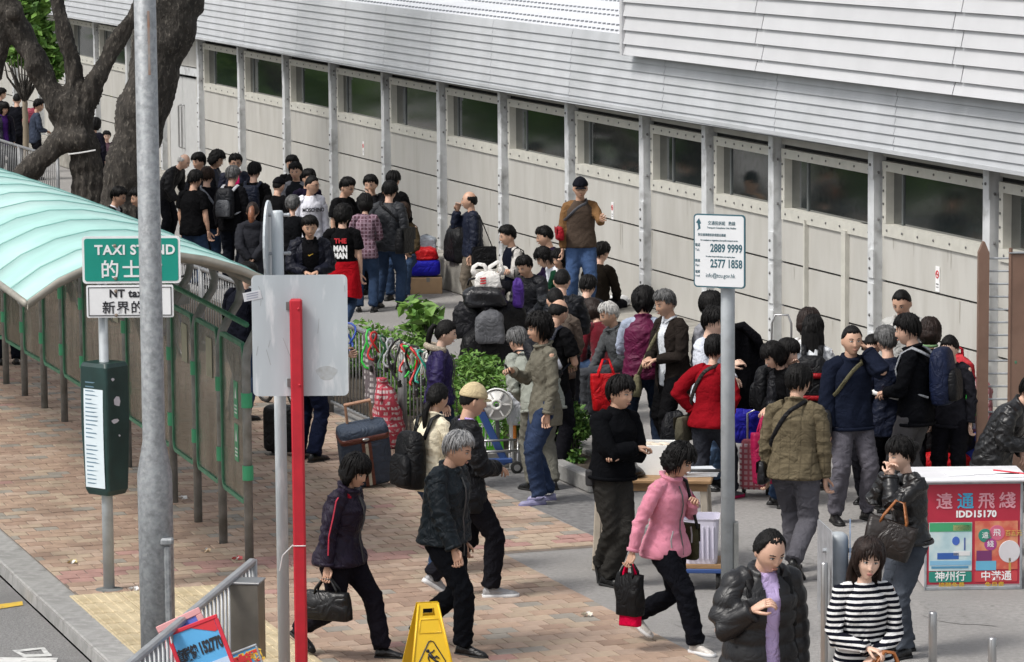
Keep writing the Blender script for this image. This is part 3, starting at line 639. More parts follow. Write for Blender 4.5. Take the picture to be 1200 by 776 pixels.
for i, s in enumerate(pS):
    m = MB(); m.tube([sp(s, dt, z) for dt, z in postpath], [.038]*3+[.036]*5+[.032]*(len(postpath)-8), 12); po = m.build('bent_post', pipe, SH, True)
    for zc in (1.38, .78): m = MB(); m.lathe([(.043, -.06), (.046, -.06), (.046, .06), (.043, .06)], 14, sp(s, 0, zc)); m.build('clamp', CLAMP, po)
    if i < len(pS)-1:
        a, b2 = sp(s, 0, 0), sp(pS[i+1], 0, 0); d_ = nrm(b2-a); n__ = np.cross(d_, [0, 0, 1.]); mid = (a+b2)/2; W_ = stepS-.12; z0, z1 = .50, 1.84
        fr = MB(); w2, h2, th = W_/2, (z1-z0)/2, .045; oo = mid+np.array([0, 0, (z0+z1)/2])
        out, inn = rrect(W_, z1-z0, .09, 4), rrect(W_-.07, z1-z0-.07, .06, 4)
        rg4 = [[oo+d_*x+np.array([0, 0, z])+n__*t for x, z in q] for q, t in ((out, -.018), (out, .018), (inn, .018), (inn, -.018))]
        fr.loft(rg4+[rg4[0]], False); f_ = fr.build('panel_frame', GREEN, SH)
        pn = MB(); pn.prism(rrect(W_-.065, z1-z0-.065, .06, 4), oo-n__*.004, d_, (0, 0, 1), n__, .008); pn.build('pane', pane_m, f_)
        if i % 3 == 1 or i == len(pS)-3:
            pp = MB(); pp.prism(rrect(.24, .34, .005, 1), oo+d_*.1+np.array([0, 0, .38])+n__*.006, d_, (0, 0, 1), n__, .002)
            pp.prism(rrect(.24, .34, .005, 1), oo+d_*.1+np.array([0, 0, .38])-n__*.009, d_, (0, 0, 1), n__, .002); pp.build('old_notice', mat('old_paper', (.36, .35, .26), .8), f_)
        if i == len(pS)-2:
            for zc in (.16, -.2):
                for sg in (1, -1):
                    pp = MB(); pp.prism(rrect(.15, .31, .01, 2), oo+d_*.12+np.array([0, 0, zc])+n__*(.0062*sg-.001), d_, (0, 0, 1), n__, .002); e_ = pp.build('green_sticker', CLAMP, f_)
                    pp = MB(); pp.prism([(-.03, -.02), (.03, -.02), (.018, .03), (0, .08), (-.018, .03)], oo+d_*.12+np.array([0, 0, zc+.03])+n__*(.0085*sg-.0005), d_, (0, 0, 1), n__, .001)
                    for q in range(3): pp.box(oo+d_*.12+np.array([0, 0, zc-.05-.03*q])+n__*.0085*sg, (.09, .002, .012), np.array([d_, n__, [0, 0, 1]]).T)
                    pp.build('sticker_print', WHITEP, f_)
m = MB(); m.tube([sp(s, -.01, 2.0) for s in np.linspace(pS[0], pS[-1], 24)], .024, 8); m.build('top_rail', GREEN, SH, True)
rs = [pS[0]-.6] + [pS[i]+.52*stepS for i in range(0, len(pS)-1)] + [pS[-1]+.42]
for a, b2 in zip(rs[:-1], rs[1:]):
    m = MB(); rows_ = []
    for s in (a+.004, (a+b2)/2, b2-.004):
        lift = .0
        rows_.append([sp(s, dt, z) for dt, z in ARC])
    m.loft(rows_, False, False); k2 = MB(); v_, f_, _ = m.arrays(); nn_ = len(ARC)
    top = v_+np.array([0, 0, .012]); k2.add(np.concatenate([v_, top]), [tuple(reversed(f)) for f in f_]+[tuple(len(v_)+i for i in f) for f in f_]+[(i, i+1, len(v_)+i+1, len(v_)+i) for i in range(nn_-1)]+[(2*nn_+i+1, 2*nn_+i, len(v_)+2*nn_+i, len(v_)+2*nn_+i+1) for i in range(nn_-1)])
    k2.build('roof_sheet', roofA, SH, True)
    sm = MB(); sm.tube([sp(b2, dt, z+.014) for dt, z in ARC], .007, 5); sm.build('roof_seam', mat('roof_seam_metal', (.17, .36, .33), .5), SH)
m = MB(); m.loft([[sp(pS[-1]+.44+dx, dt, z+dz) for dt, z in ARC] for dx, dz in ((0, .02), (.03, .02), (.03, -.05), (0, -.05), (0, .02))], False, False); m.build('roof_end_beam', beamM, SH, True)
for idx in (0, -1): m = MB(); m.tube([sp(s, ARC[idx][0], ARC[idx][1]-.01) for s in np.linspace(rs[0], rs[-1], 24)], .03, 8); m.build('roof_edge_pipe', beamM, SH, True)
m = MB(); m.tube([sp(s, .7, 2.56) for s in np.linspace(rs[0], rs[-1], 24)], .045, 8); m.build('ridge_pipe', pipe, SH, True)

# ================================================================== RAILINGS
def railing(label, p0, p1, group, h=1.0, gap=.105, loc_rz=None, matl=STEEL, posts=True, bar_r=.009):
    p0, p1 = np.asarray(p0, float), np.asarray(p1, float); d = p1-p0; Lh = np.linalg.norm(d[:2]); ang = math.atan2(d[1], d[0])
    o = thing('railing', label, 'railing', p0, ang, group)
    if posts:
        for x in (.02, Lh-.02): m = MB(); m.cyl((x, 0, 0), (x, 0, h+.01), .03, 10); m.build('post', matl, o, True)
    m = MB(); m.cbox((Lh/2, 0, h), (Lh-.06, .055, .045), .012); m.build('top_rail', matl, o)
    m = MB(); m.cbox((Lh/2, 0, .12), (Lh-.06, .04, .035), .008); m.build('bottom_rail', matl, o)
    n = int(Lh/gap); bme_ = None
    for i in range(1, n):
        if bme_ is None: b_ = MB(); b_.cyl((0, 0, .12), (0, 0, h-.01), bar_r, 6); bme_ = b_.mesh('bar', matl, True)
        q = link('bar', bme_, o); q.location = (i*Lh/n, 0, 0)
    return o
RAILM = mat('dull_railing', (.20, .205, .21), .5, .3, var=.2, vscale=14)
FT = 5.35; FG = 'railing sections hung with bicycle locks'
secs = [-16, -13, -10, -7.2, -4.4, -1.6, 1.2, 4.0, 6.8, 9.6, 12.4, 15.0]
flab = ['railing section farthest away behind the first tree trunk', 'railing section behind the forked tree trunk at the far left', 'railing section between the tree trunks', 'railing section just behind the lamp post at the tree',
        'railing section beside the bent old man in black', 'railing section beside the tattooed man in black', 'railing section behind the taxi stand sign', 'railing section behind the bent shelter posts',
        'railing section beside the bicycles under the shelter edge', 'railing section hidden behind the grey sign panel', 'railing section with green and red bicycle locks', 'end railing section by the woman in the purple hood']
for i, (a, b) in enumerate(zip(secs, secs[1:]+[16.35])): railing(flab[i], wp(a, FT), wp(b-.02, FT), FG, h=1.02, gap=.12, matl=RAILM, bar_r=.0085)
# bicycle locks and straps on the rail
lk = {'green': paint('lock_green', (.03, .45, .05), .35), 'red': paint('lock_red', (.5, .02, .02), .35), 'blue': paint('lock_blue', (.03, .08, .4), .35), 'darkgreen': paint('lock_dark_green', (.02, .09, .04), .4), 'grey': paint('lock_grey', (.35, .36, .38), .4), 'black': RUBBER, 'teal': paint('lock_teal', (.02, .3, .22), .4)}
LG = 'cable locks hung on the railing'
def lock(u, v, col, size, lab, w=.5, rr_=.012):
    s_, t_ = st(gnd(u, v+115, 0)); s_ = None
    r_ = ray(u, v); kq = ((WA+(FT+.03)*WN-CAM_C)@WN)/(r_@WN); Q = CAM_C+kq*r_; ss_ = float((Q-WA)@WD)
    o = thing('bicycle_lock', lab, 'lock', wp(ss_, FT+.05, 0), WANG, LG); pts = []
    size *= .58
    for i in range(13):
        a = R(-25+i*24*1.02); pts.append((w*size*math.cos(a), -.03+.05*math.sin(2*a+u), 1.06-size*.82+size*math.sin(a)))
    m = MB(); m.tube(pts, rr_, 6); m.build('cable', lk[col], o, True)
    m = MB(); m.cbox((w*size*.55, -.02, 1.06-size*1.72), (.05, .035, .08), .01); m.build('lock_body', BLACKP, o)
for a in ((415, 372, 'blue', .26, 'blue cable lock at the left end of the visible railing'), (437, 378, 'green', .36, 'bright green looped lock at the left, biggest on the railing'), (443, 380, 'red', .25, 'thin red cable lock beside the big green loop'), (455, 388, 'darkgreen', .30, 'dark green cable lock near the middle of the railing'), (462, 391, 'grey', .26, 'pale grey cable lock bundled round the middle of the railing'),
          (480, 397, 'red', .24, 'red cable lock left of the pair of loops by the purple hood'), (485, 400, 'green', .27, 'green looped lock beside the purple hooded jacket'), (492, 404, 'red', .32, 'thick red looped lock nearest the purple hooded jacket'), (499, 408, 'teal', .28, 'teal cable lock hanging low by the purple hooded jacket'), (470, 440, 'black', .40, 'black cable lock hanging low in front of the bars'), (490, 430, 'black', .42, 'black cable lock looped low near the railing end')): lock(*a)
# white rope coil and spiral cable hung on the end section
m = MB(); o = thing('rope_coil', 'coils of white cord tied along the top rail', 'rope', wp(15.1, FT+.02, 0), WANG); rl = random.Random(5)
for k in range(9):
    x0 = k*.13-.2; pts = [(x0+.05*math.sin(i*.9+k), -.05*math.cos(i*.9), 1.02+.05*math.sin(i*.8)-.12*(i % 3 == 0)*(k % 2)) for i in range(9)]; m.tube(pts, .011, 5)
m.build('cord', mat('white_cord', (.55, .54, .5), .8), o)
# chequered fabric and red white blue plaid sack against the fence
plaid = mat('red_plaid_bag', (.62, .52, .52), .7, var=.08, pattern=('plaid', (.45, .05, .08), .055, .42), bump=.01, bscale=9)
plaid2 = mat('grey_plaid_cloth', (.5, .48, .48), .8, var=.08, pattern=('plaid', (.12, .10, .11), .06, .45), bump=.01, bscale=9)
o = thing('plaid_sack', 'red and white plaid nylon sack leaning on the railing', 'bag', gnd(455, 525), WANG); m = MB(); rg_ = []
for i, (z, a, b, x, y) in enumerate([(0, .13, .11, 0, 0), (.05, .19, .15, 0, 0), (.14, .21, .16, -.02, 0), (.22, .205, .15, .02, 0), (.30, .19, .15, -.03, 0), (.38, .20, .14, -.01, 0), (.46, .16, .12, .04, -.03), (.54, .15, .11, .03, -.03), (.62, .09, .08, .06, -.05), (.68, .05, .05, .05, -.07), (.72, .07, .05, .07, -.08)]):
    rg_.append([(x+a*(1+.13*math.sin(5*q+i*2.7)+.08*math.sin(9*q+i))*math.cos(q), y+b*(1+.1*math.sin(4*q+i))*math.sin(q), z) for q in np.linspace(0, 2*PI, 20, endpoint=False)])
m.loft(rg_); m.build('sack', plaid, o, True)
m = MB(); m.tube([(.05, -.07, .68), (.12, -.1, .62), (.16, -.12, .5)], .02, 6); m.build('tied_neck', plaid, o, True)
o = thing('plaid_cloth', 'grey chequered cloth draped over the railing', 'cloth', wp(14.05, FT+.03), WANG); m = MB(); rows_ = []
for i in range(12):
    z = 1.06-.72*i/11; rows_.append([(-.16+.32*j/9+.02*math.sin(i*.7), -.035-.03*math.sin(j*1.6+i*.4)*(i > 0), z) for j in range(10)])
m.loft(rows_, False, False); m.build('cloth', plaid2, o, True)
# ================================================================== PEOPLE: builder
SKINS = [mat('skin_'+str(i), c, .5, var=.06, vscale=18, bump=.0006, bscale=120) for i, c in enumerate([(.57, .355, .26), (.49, .295, .205), (.64, .43, .33), (.42, .24, .16)])]
LIP = [mat('lip_'+str(i), c, .5, var=.05) for i, c in enumerate([(.43, .20, .15), (.36, .17, .125), (.48, .19, .16), (.30, .14, .10)])]
EYEW = mat('eye_white', (.62, .60, .57), .3, var=.02); EYED = mat('eye_dark', (.012, .009, .008), .25, var=.02); BROW = mat('eyebrow', (.02, .016, .014), .9)
HAIRC = {'black': mat('hair_black', (.006, .0055, .0055), .5, spec=.14, var=.5, vscale=40, stretch=(1, 1, .25), bump=.008, bscale=90), 'brown': mat('hair_brown', (.03, .018, .013), .5, spec=.15, var=.5, vscale=40, stretch=(1, 1, .25), bump=.008, bscale=90),
         'ginger': mat('hair_ginger', (.20, .075, .035), .45, var=.4, vscale=40, bump=.004), 'grey': mat('hair_grey', (.26, .26, .26), .55, var=.45, vscale=45, stretch=(1, 1, .3), bump=.004, col2=(.10, .10, .10), mix2=.35, s2=30),
         'darkgrey': mat('hair_dark_grey', (.09, .09, .09), .55, var=.5, vscale=45, bump=.004, col2=(.03, .03, .03), mix2=.45, s2=30), 'white': mat('hair_white', (.45, .44, .42), .6, var=.3, vscale=45, bump=.004, col2=(.25, .25, .25), mix2=.3, s2=30),
         'darkbrown': mat('hair_dark_brown', (.018, .011, .009), .45, spec=.2, var=.5, vscale=40, stretch=(1, 1, .25), bump=.008, bscale=90)}
def sstep(a, b, x): t = np.clip((x-a)/(b-a+1e-9), 0, 1); return t*t*(3-2*t)
def sphere_grid(na, ne):
    el = np.linspace(-PI/2, PI/2, ne); D = []
    for e in el:
        for a in range(na): D.append((math.cos(e)*math.sin(2*PI*a/na), -math.cos(e)*math.cos(2*PI*a/na), math.sin(e)))
    F = []
    for i in range(ne-1):
        for a in range(na):
            b = (a+1) % na; F.append((i*na+a, i*na+b, (i+1)*na+b, (i+1)*na+a))
    return np.array(D), F
GRIDS = {False: sphere_grid(36, 28), True: sphere_grid(60, 44)}
def head_points(D, female=False, feat=True, jaw=1.0, scale=1.0):
    x, y, z = D[:, 0], D[:, 1], D[:, 2]; w = .076 if not female else .072
    p = np.stack([x*w, y*.096, z*.117], 1); low = np.clip(-z, 0, 1)
    p[:, 0] *= 1-(.30+(.07 if female else 0))*sstep(.12, .95, low)*jaw
    p[:, 0] *= 1+.05*np.exp(-((z-.25)/.35)**2)
    fr = y < 0; p[fr, 1] *= .97; bk = sstep(.1, .9, low)*(y > 0); p[:, 1] *= 1-.38*bk
    front = np.clip(-y, 0, 1)
    p[:, 1] -= .014*np.exp(-((z+.80)/.18)**2)*np.exp(-(x/.35)**2)*front**.3                    # chin
    if feat:
        nz = np.exp(-((x)/.115)**2)*sstep(.12, -.12, z)*sstep(-.40, -.27, z); nb = np.exp(-((x)/.20)**2)*np.exp(-((z+.27)/.075)**2)
        p[:, 1] -= front*(.013*nz+.010*nb)
        p[:, 1] -= front*.005*np.exp(-((x)/.07)**2)*np.exp(-((z-.02)/.15)**2)
        for sx in (-1, 1): p[:, 1] += front*.0085*np.exp(-((x-sx*.38)/.17)**2)*np.exp(-((z-.045)/.10)**2)
        p[:, 1] -= front*.004*np.exp(-(np.abs(x)-.33)**2/.05)*np.exp(-((z-.19)/.07)**2)             # brow ridge
        for sx in (-1, 1): p[:, 1] -= front*.004*np.exp(-((x-sx*.5)/.2)**2)*np.exp(-((z+.22)/.16)**2)  # cheek
        p[:, 1] -= front*.006*np.exp(-(x/.24)**2)*np.exp(-((z+.53)/.085)**2)                            # mouth mound
        p[:, 1] += front*.003*np.exp(-(x/.22)**2)*np.exp(-((z+.66)/.05)**2)
    return p*scale
def hair_mesh(style, D, Fc, female, rl, MBo, scale=1.0):
    x, y, z = D[:, 0], D[:, 1], D[:, 2]; a = np.arctan2(np.abs(x), -y)                            # 0 front .. pi back
    base = head_points(D, female, False)
    st_ = style.split('+')[0]; th = .017
    xp = [0, .55, .95, 1.25, 1.45, 1.75, 2.2, PI]
    if st_ == 'short': zb = [.47, .50, .42, .16, .06, .02, -.34, -.48]
    elif st_ == 'fringe': zb = [.36, .38, .28, .05, -.06, -.08, -.42, -.56]; th = .022
    elif st_ == 'crew': zb = [.54, .57, .52, .22, .12, .06, -.32, -.42]; th = .009
    elif st_ == 'messy': zb = [.36, .40, .28, -.05, -.2, -.2, -.55, -.70]; th = .030
    elif st_ == 'receding': zb = [.72, .66, .72, .25, -.05, -.1, -.42, -.52]; th = .012
    elif st_ == 'bald': zb = [.95, .95, .95, .4, .0, -.1, -.40, -.50]; th = .010
    elif st_ == 'bob': zb = [.34, .36, .18, -.45, -.66, -.74, -.82, -.86]; th = .028
    elif st_ == 'bobfringe': zb = [.22, .22, .12, -.5, -.70, -.80, -.86, -.90]; th = .030
    elif st_ == 'curly': zb = [.45, .45, .28, -.2, -.42, -.5, -.62, -.72]; th = .034
    elif st_ == 'tied': zb = [.48, .46, .35, .05, -.05, -.15, -.45, -.60]; th = .012
    elif st_ == 'long': zb = [.52, .40, .05, -.6, -.8, -.9, -.95, -.97]; th = .022
    else: zb = [.5]*8
    zb = np.interp(a, xp, zb); lump = .16 if st_ in ('messy', 'curly', 'fringe') else (.12 if st_ in ('short', 'bobfringe', 'bob') else .05)
    zb = zb + lump*np.sin(a*np.sign(x+1e-6)*(8+rl.uniform(0, 4))+rl.uniform(0, 6))*.5 + (.02 if st_ in ('receding', 'bald', 'crew') else .07)*np.sin(a*np.sign(x+1e-6)*21+rl.uniform(0, 6))
    cov = sstep(-.03, .10, z-zb)
    if st_ == 'bald': cov = cov*sstep(.62, .40, z)
    if st_ == 'receding': cov = cov*(1-.6*sstep(.55, .95, z)*sstep(.3, -.6, y))
    ph = [rl.uniform(0, 6) for _ in range(6)]
    tex = .7*np.sin(x*67+ph[4]+5*np.sin(z*9))*np.sin(z*29+ph[5])+np.sin(x*31+ph[0]+4*np.sin(z*7+ph[1]))*np.sin(z*13+ph[2]+3*np.sin(y*9))+.6*np.sin(y*37+ph[3]+3*np.sin(x*11))
    amp = {'messy': .009, 'curly': .010, 'fringe': .006, 'short': .0055, 'crew': .0015}.get(st_, .003)
    thz = th*(.5+.5*sstep(-.05, .55, z)) if st_ in ('short', 'crew', 'fringe') else th; t = -.014+(thz+.014)*cov+amp*tex*cov + (.010*rl.uniform(.6, 1.9)*np.exp(-((z-.75)/.35)**2)*(1+.5*rl.uniform(-1, 1)*x) if st_ not in ('crew', 'bald', 'receding', 'tied') else .003*sstep(.3, .9, z))*cov
    if st_ in ('bob', 'bobfringe', 'curly'): t += .012*cov*np.exp(-((z+.35)/.35)**2)*sstep(.9, 1.5, a)
    p = base+D*t[:, None]; MBo.add(p*scale, Fc)
    if st_ not in ('bald', 'receding', 'tied', 'crew'):                          # separate locks over the near heads
        for q in range(80 if len(D) > 2000 else 34):
            aa = rl.uniform(-PI, PI); e0 = rl.uniform(.55, 1.35); zl = float(np.interp(abs(aa), xp, {'short': [.47, .50, .42, .16, .06, .02, -.34, -.48], 'fringe': [.36, .38, .28, .05, -.06, -.08, -.42, -.56]}.get(st_, [.3, .3, .2, -.4, -.6, -.7, -.75, -.8])))
            e1 = math.asin(max(-.95, min(.9, zl-rl.uniform(-.10, .16)))); tw = rl.uniform(-.35, .35); pts = []
            if e0 < e1+.25: e0 = e1+.35
            ee = np.linspace(e0, e1, 6); dirs = np.array([(math.cos(e)*math.sin(aa+tw*f), -math.cos(e)*math.cos(aa+tw*f), math.sin(e)) for f, e in zip(np.linspace(0, 1, 6), ee)])
            hp2 = head_points(dirs, female, False); lift = np.interp(dirs[:, 2], [-1, 0, .6, 1], [th*.8, th*.75, th+.008, th+.014])+rl.uniform(-.001, .004)
            MBo.tube([(hp2[i]+dirs[i]*lift[i])*scale for i in range(6)], [r_*rl.uniform(.8, 1.3) for r_ in (.003, .0075, .0085, .0075, .0055, .0015)], 5, ell=(1.2, .7))
    if st_ in ('bob', 'bobfringe'):
        rg_ = []
        for i in range(7):
            f = i/6; zz = .02-.125*f; rg_.append([((.080+.010*math.sin(PI*f)-.012*f)*math.sin(q)*1.0, .012+(.082-.02*f)*(math.cos(q)), zz+.006*math.sin(q*7)) for q in np.linspace(-1.95, 1.95, 18)]+[((.055-.01*f)*math.sin(q), .012+(.055-.012*f)*math.cos(q), zz) for q in np.linspace(1.9, -1.9, 10)])
        MBo.loft([[tuple(np.array(c)*scale) for c in r] for r in rg_])
    if st_ == 'long' or '+long' in style:
        Ln = .36; rg_ = []
        for i in range(9):
            f = i/8; zz = .03-Ln*f; w_ = (.088+.022*math.sin(PI*min(1, f*1.2)))*(1-.25*max(0, f-.75)*4); d_ = .07-.028*f
            rg_.append([(w_*math.sin(q)+.003*math.sin(9*q+i), .045+d_*math.cos(q)*1.0+.006*math.sin(q*11+i*.4), zz+.012*math.sin(q*6)*(f > .9)) for q in np.linspace(-1.8, 1.8, 20)]+[((w_-.03)*math.sin(q), .03+(d_-.035)*math.cos(q), zz) for q in np.linspace(1.7, -1.7, 10)])
        MBo.loft([[tuple(np.array(c)*scale) for c in r] for r in rg_])
    if '+pony' in style:
        MBo.tube([(0, .09, .045), (0, .125, .055), (0, .145, .0), (0.01, .15, -.08), (.012, .135, -.17), (.01, .12, -.23)], [.018, .022, .032, .030, .022, .006], 10)
    if '+lowpony' in style: MBo.tube([(0, .08, -.04), (0, .11, -.06), (0, .125, -.12), (0, .12, -.2), (0, .11, -.29)], [.03, .028, .03, .024, .008], 10)
    if '+bun' in style: MBo.ball((0, .125, .03), (.045, .04, .042), 10, 8)
def tube_pts(*p): return [np.asarray(q, float) for q in p]
def ik(S, T, a, b, hint):
    d = T-S; Ld = np.linalg.norm(d); Lm = (a+b)*.995
    if Ld > Lm: T = S+d*(Lm/Ld); d = T-S; Ld = Lm
    Ld = max(Ld, abs(a-b)+.02); u = nrm(d); h = np.asarray(hint, float); h = nrm(h-u*(h@u))
    ca = (a*a+Ld*Ld-b*b)/(2*a*Ld); return S+u*(a*ca)+h*(a*math.sqrt(max(0, 1-ca*ca))), T
ARMS = {  # hand target from the shoulder in the chest frame: out, forward, up; elbow hint
 'hang': ((.045, .06, -.52), (.5, -.8, 0)), 'swingf': ((.05, .24, -.47), (.4, -.9, -.2)), 'swingb': ((.08, -.22, -.47), (.5, -.8, 0)), 'carry': ((.07, .04, -.54), (.4, -.8, 0)),
 'pocket': ((.07, .05, -.46), (1, -.5, 0)), 'front': ((-.12, .24, -.30), (.7, -.3, -.7)), 'belly': ((-.15, .20, -.36), (.8, -.3, -.5)), 'phone': ((-.07, .12, .13), (.5, .3, -1)), 'hold': ((-.08, .28, -.16), (.5, -.2, -1)),
 'chin': ((-.13, .17, .07), (.5, .2, -1)), 'cross': ((-.24, .14, -.25), (.9, .1, -.6)), 'cross2': ((-.25, .18, -.21), (.9, .1, -.6)), 'behind': ((-.14, -.15, -.44), (1, -.6, 0)), 'lap': ((-.06, .30, -.36), (.7, -.3, -.7)), 'knee': ((.0, .36, -.40), (.7, -.3, -.7)),
 'akimbo': ((.04, .02, -.38), (1, -.9, 0)), 'point': ((.02, .46, -.12), (.3, 0, -1)), 'bagstrap': ((-.05, .17, -.12), (.6, -.2, -1)), 'reach': ((.05, .38, -.30), (.5, -.2, -1)), 'up': ((.02, .30, -.02), (.7, 0, -1)), 'smoke': ((-.10, .20, .08), (.3, .2, -1))}
LEGS = {'stand': ((.10, .02, 0), (.10, -.02, 0)), 'wide': ((.16, .0, 0), (.15, .03, 0)), 'shift': ((.08, .10, 0), (.12, -.06, 0)), 'walkL': ((.06, .34, .0), (.06, -.34, .12)), 'walkR': ((.06, -.34, .12), (.06, .34, .0)), 'midL': ((.06, .2, 0), (.06, -.25, .09)), 'midR': ((.06, -.25, .09), (.06, .2, 0)),
        'sit': ((.11, .42, 0), (.12, .38, 0)), 'sitx': ((.02, .52, .02), (.12, .44, 0)), 'sitk': ((.13, .30, 0), (.15, .34, 0)), 'crossed': ((.06, .0, 0), (-.12, -.16, .06))}
def ell(c, rot, a, b, n=24, pw=2.4):
    out = []
    for k in range(n):
        t = 2*PI*k/n; cs, sn = math.cos(t), math.sin(t); f = (abs(cs)**pw+abs(sn)**pw)**(-1/pw); out.append(c+rot@np.array([a*f*cs, b*f*sn, 0]))
    return out
class Pers: pass
FOLDSEED = [0]
def fold_disp(v, nv, joints, seed, amp, kind):
    q = v*1.0; s = seed*1.7
    w1 = np.sin(q[:, 2]*34+2.2*np.sin(q[:, 0]*13+s)+2.0*np.sin(q[:, 1]*15+s*2)+s); w2 = np.sin(q[:, 2]*58+q[:, 0]*25+2.5*np.sin(q[:, 1]*19+s*3)+1.3*np.sin(q[:, 0]*31))
    w3 = np.sin(q[:, 0]*42+2*np.sin(q[:, 2]*9+s)+s*5)*np.sin(q[:, 2]*6+q[:, 1]*9+s)
    w = np.full(len(v), .35)
    for J, rad in joints: w = np.maximum(w, 1.25*np.exp(-(np.linalg.norm(v-J, axis=1)/rad)**2))
    ridge = (1-np.abs(w1))**1.5-.35+.5*((1-np.abs(w2))**1.5-.35)
    d = amp*(w*ridge+.35*w3)
    if kind == 'puffer': d = d*.35
    return v+nv*d[:, None]
def laplace(v, e, it, lam=.5):
    n = len(v); deg = np.bincount(e.ravel(), minlength=n).astype(float)[:, None]; deg[deg == 0] = 1
    for _ in range(it):
        a = np.zeros_like(v)
        for k in range(3):
            a[:, k] = np.bincount(e[:, 0], weights=v[e[:, 1], k], minlength=n)+np.bincount(e[:, 1], weights=v[e[:, 0], k], minlength=n)
        v = v+lam*(a/deg-v)
    return v
def get_co(me): v = np.empty(len(me.vertices)*3); me.vertices.foreach_get('co', v); return v.reshape(-1, 3)
def get_no(me): v = np.empty(len(me.vertices)*3); me.vertices.foreach_get('normal', v); return v.reshape(-1, 3)
def get_ed(me): e = np.empty(len(me.edges)*2, dtype=np.int32); me.edges.foreach_get('vertices', e); return e.reshape(-1, 2)
def remesh_part(name, mb, mtl, parent, voxel, post, label=None):
    me = mb.mesh(name, mtl); o = link(name, me, parent)
    if label: o['label'] = label
    md = o.modifiers.new('r', 'REMESH'); md.mode = 'VOXEL'; md.voxel_size = voxel; md.use_smooth_shade = True
    PENDING.append(('remesh', o, post)); return o
def hand_geo(MBo, W, dirv, wid, side, curl=.5, k=1.0, mi=0, spread=1.0):
    d = nrm(dirv); x = np.asarray(wid, float); x = nrm(x-d*(x@d)); n = np.cross(d, x)*side                           # n = palm side
    def P_(a, b, c): return W+k*(x*a+d*b+n*c)
    def ringp(b, w, t, c=0, tw=0): return [P_(w*math.cos(q)+tw, b, t*math.sin(q)+c) for q in np.linspace(0, 2*PI, 10, endpoint=False)]
    MBo.loft([ringp(-.02, .024, .019), ringp(.012, .029, .017), ringp(.045, .038, .015), ringp(.078, .040, .013, .002), ringp(.092, .036, .010, .004)], mi=mi)
    for i, (off_, ln) in enumerate(((-.030, .068), (-.010, .078), (.010, .073), (.029, .056))):
        c = curl*(1+.12*i)+.08; p = [P_(off_, .080, .002)]; ang = 0.0; b_, c_ = .088, .003
        for j, f in enumerate((.45, .32, .25)):
            ang += c*(.75 if j == 0 else 1.0); b_ += ln*f*math.cos(ang); c_ += ln*f*math.sin(ang); p.append(P_(off_*(1+.08*spread*(j+1)), b_, c_))
        MBo.tube(p, [.0088*k, .0085*k, .0078*k, .0062*k], 6, mi=mi)
    MBo.tube([P_(-.022, .014, .004), P_(-.046, .044, .016), P_(-.050, .068, .026+.02*curl), P_(-.044, .09, .032+.03*curl)], [.013*k, .0105*k, .009*k, .0065*k], 6, mi=mi)
def shoe_mesh(mu, ms, k, kind='shoe'):
    m = MB(); prof = [(-.075, .022, .045), (-.06, .033, .075), (-.02, .036, .085), (.03, .037, .078), (.08, .041, .055), (.13, .045, .042), (.165, .040, .034), (.190, .025, .024), (.2, .01, .015)]
    if kind == 'flat': prof = [(a, b, min(c, .035+.02*(i < 2))) for i, (a, b, c) in enumerate(prof)]
    rg_ = []
    for f, w, h in prof:
        rg_.append([(w*math.cos(q)*(1 if math.sin(q) < .2 else .85), -f, .018+h*max(0, math.sin(q))**.8) for q in np.linspace(0, 2*PI, 14, endpoint=False)])
    m.loft([[tuple(np.array(c)*k) for c in r] for r in rg_], mi=0)
    sole = [(-.08, .024), (-.066, .037), (-.02, .038), (.03, .038), (.08, .045), (.13, .049), (.17, .043), (.196, .028), (.207, .01)]
    out = [(w, -f) for f, w in sole]+[(-w, -f) for f, w in reversed(sole)]
    hs2 = .022 if kind != 'trainer' else .032
    m.prism([(a*k, b*k) for a, b in out], (0, 0, 0), (1, 0, 0), (0, 1, 0), (0, 0, 1), hs2*k, mi=1)
    return m.mesh('shoe', [mu, ms], True)
CLOTHC = {}
def cloth(col, kind='cotton', pattern=None):
    key = (str(col), kind, str(pattern))
    if key in CLOTHC: return CLOTHC[key]
    c = lin(col)
    kw = dict(cotton=dict(rough=.9, bump=.0012, bscale=220, spec=.08, wrinkle=.020), denim=dict(rough=.9, spec=.1, wrinkle=.018, bump=.0015, bscale=260, col2=tuple(min(1, x*1.5+.012) for x in c), mix2=.34, s2=5, thr=.22), wool=dict(rough=.95, bump=.002, bscale=160, spec=.06, wrinkle=.012), leather=dict(rough=.36, bump=.002, bscale=45, spec=.5, wrinkle=.016), nylon=dict(rough=.55, bump=.0015, bscale=60, spec=.22, wrinkle=.024), puffer=dict(rough=.42, bump=.001, bscale=60, spec=.4, wrinkle=.009), fleece=dict(rough=.98, bump=.003, bscale=120, sheen=.2, spec=.1, wrinkle=.010))[kind]
    CLOTHC[key] = mat('cloth_'+kind, col, var=.16, vscale=7, pattern=pattern, **kw); return CLOTHC[key]
PEOPLE = {}
PGROUP = 'people waiting and walking in the crowd'
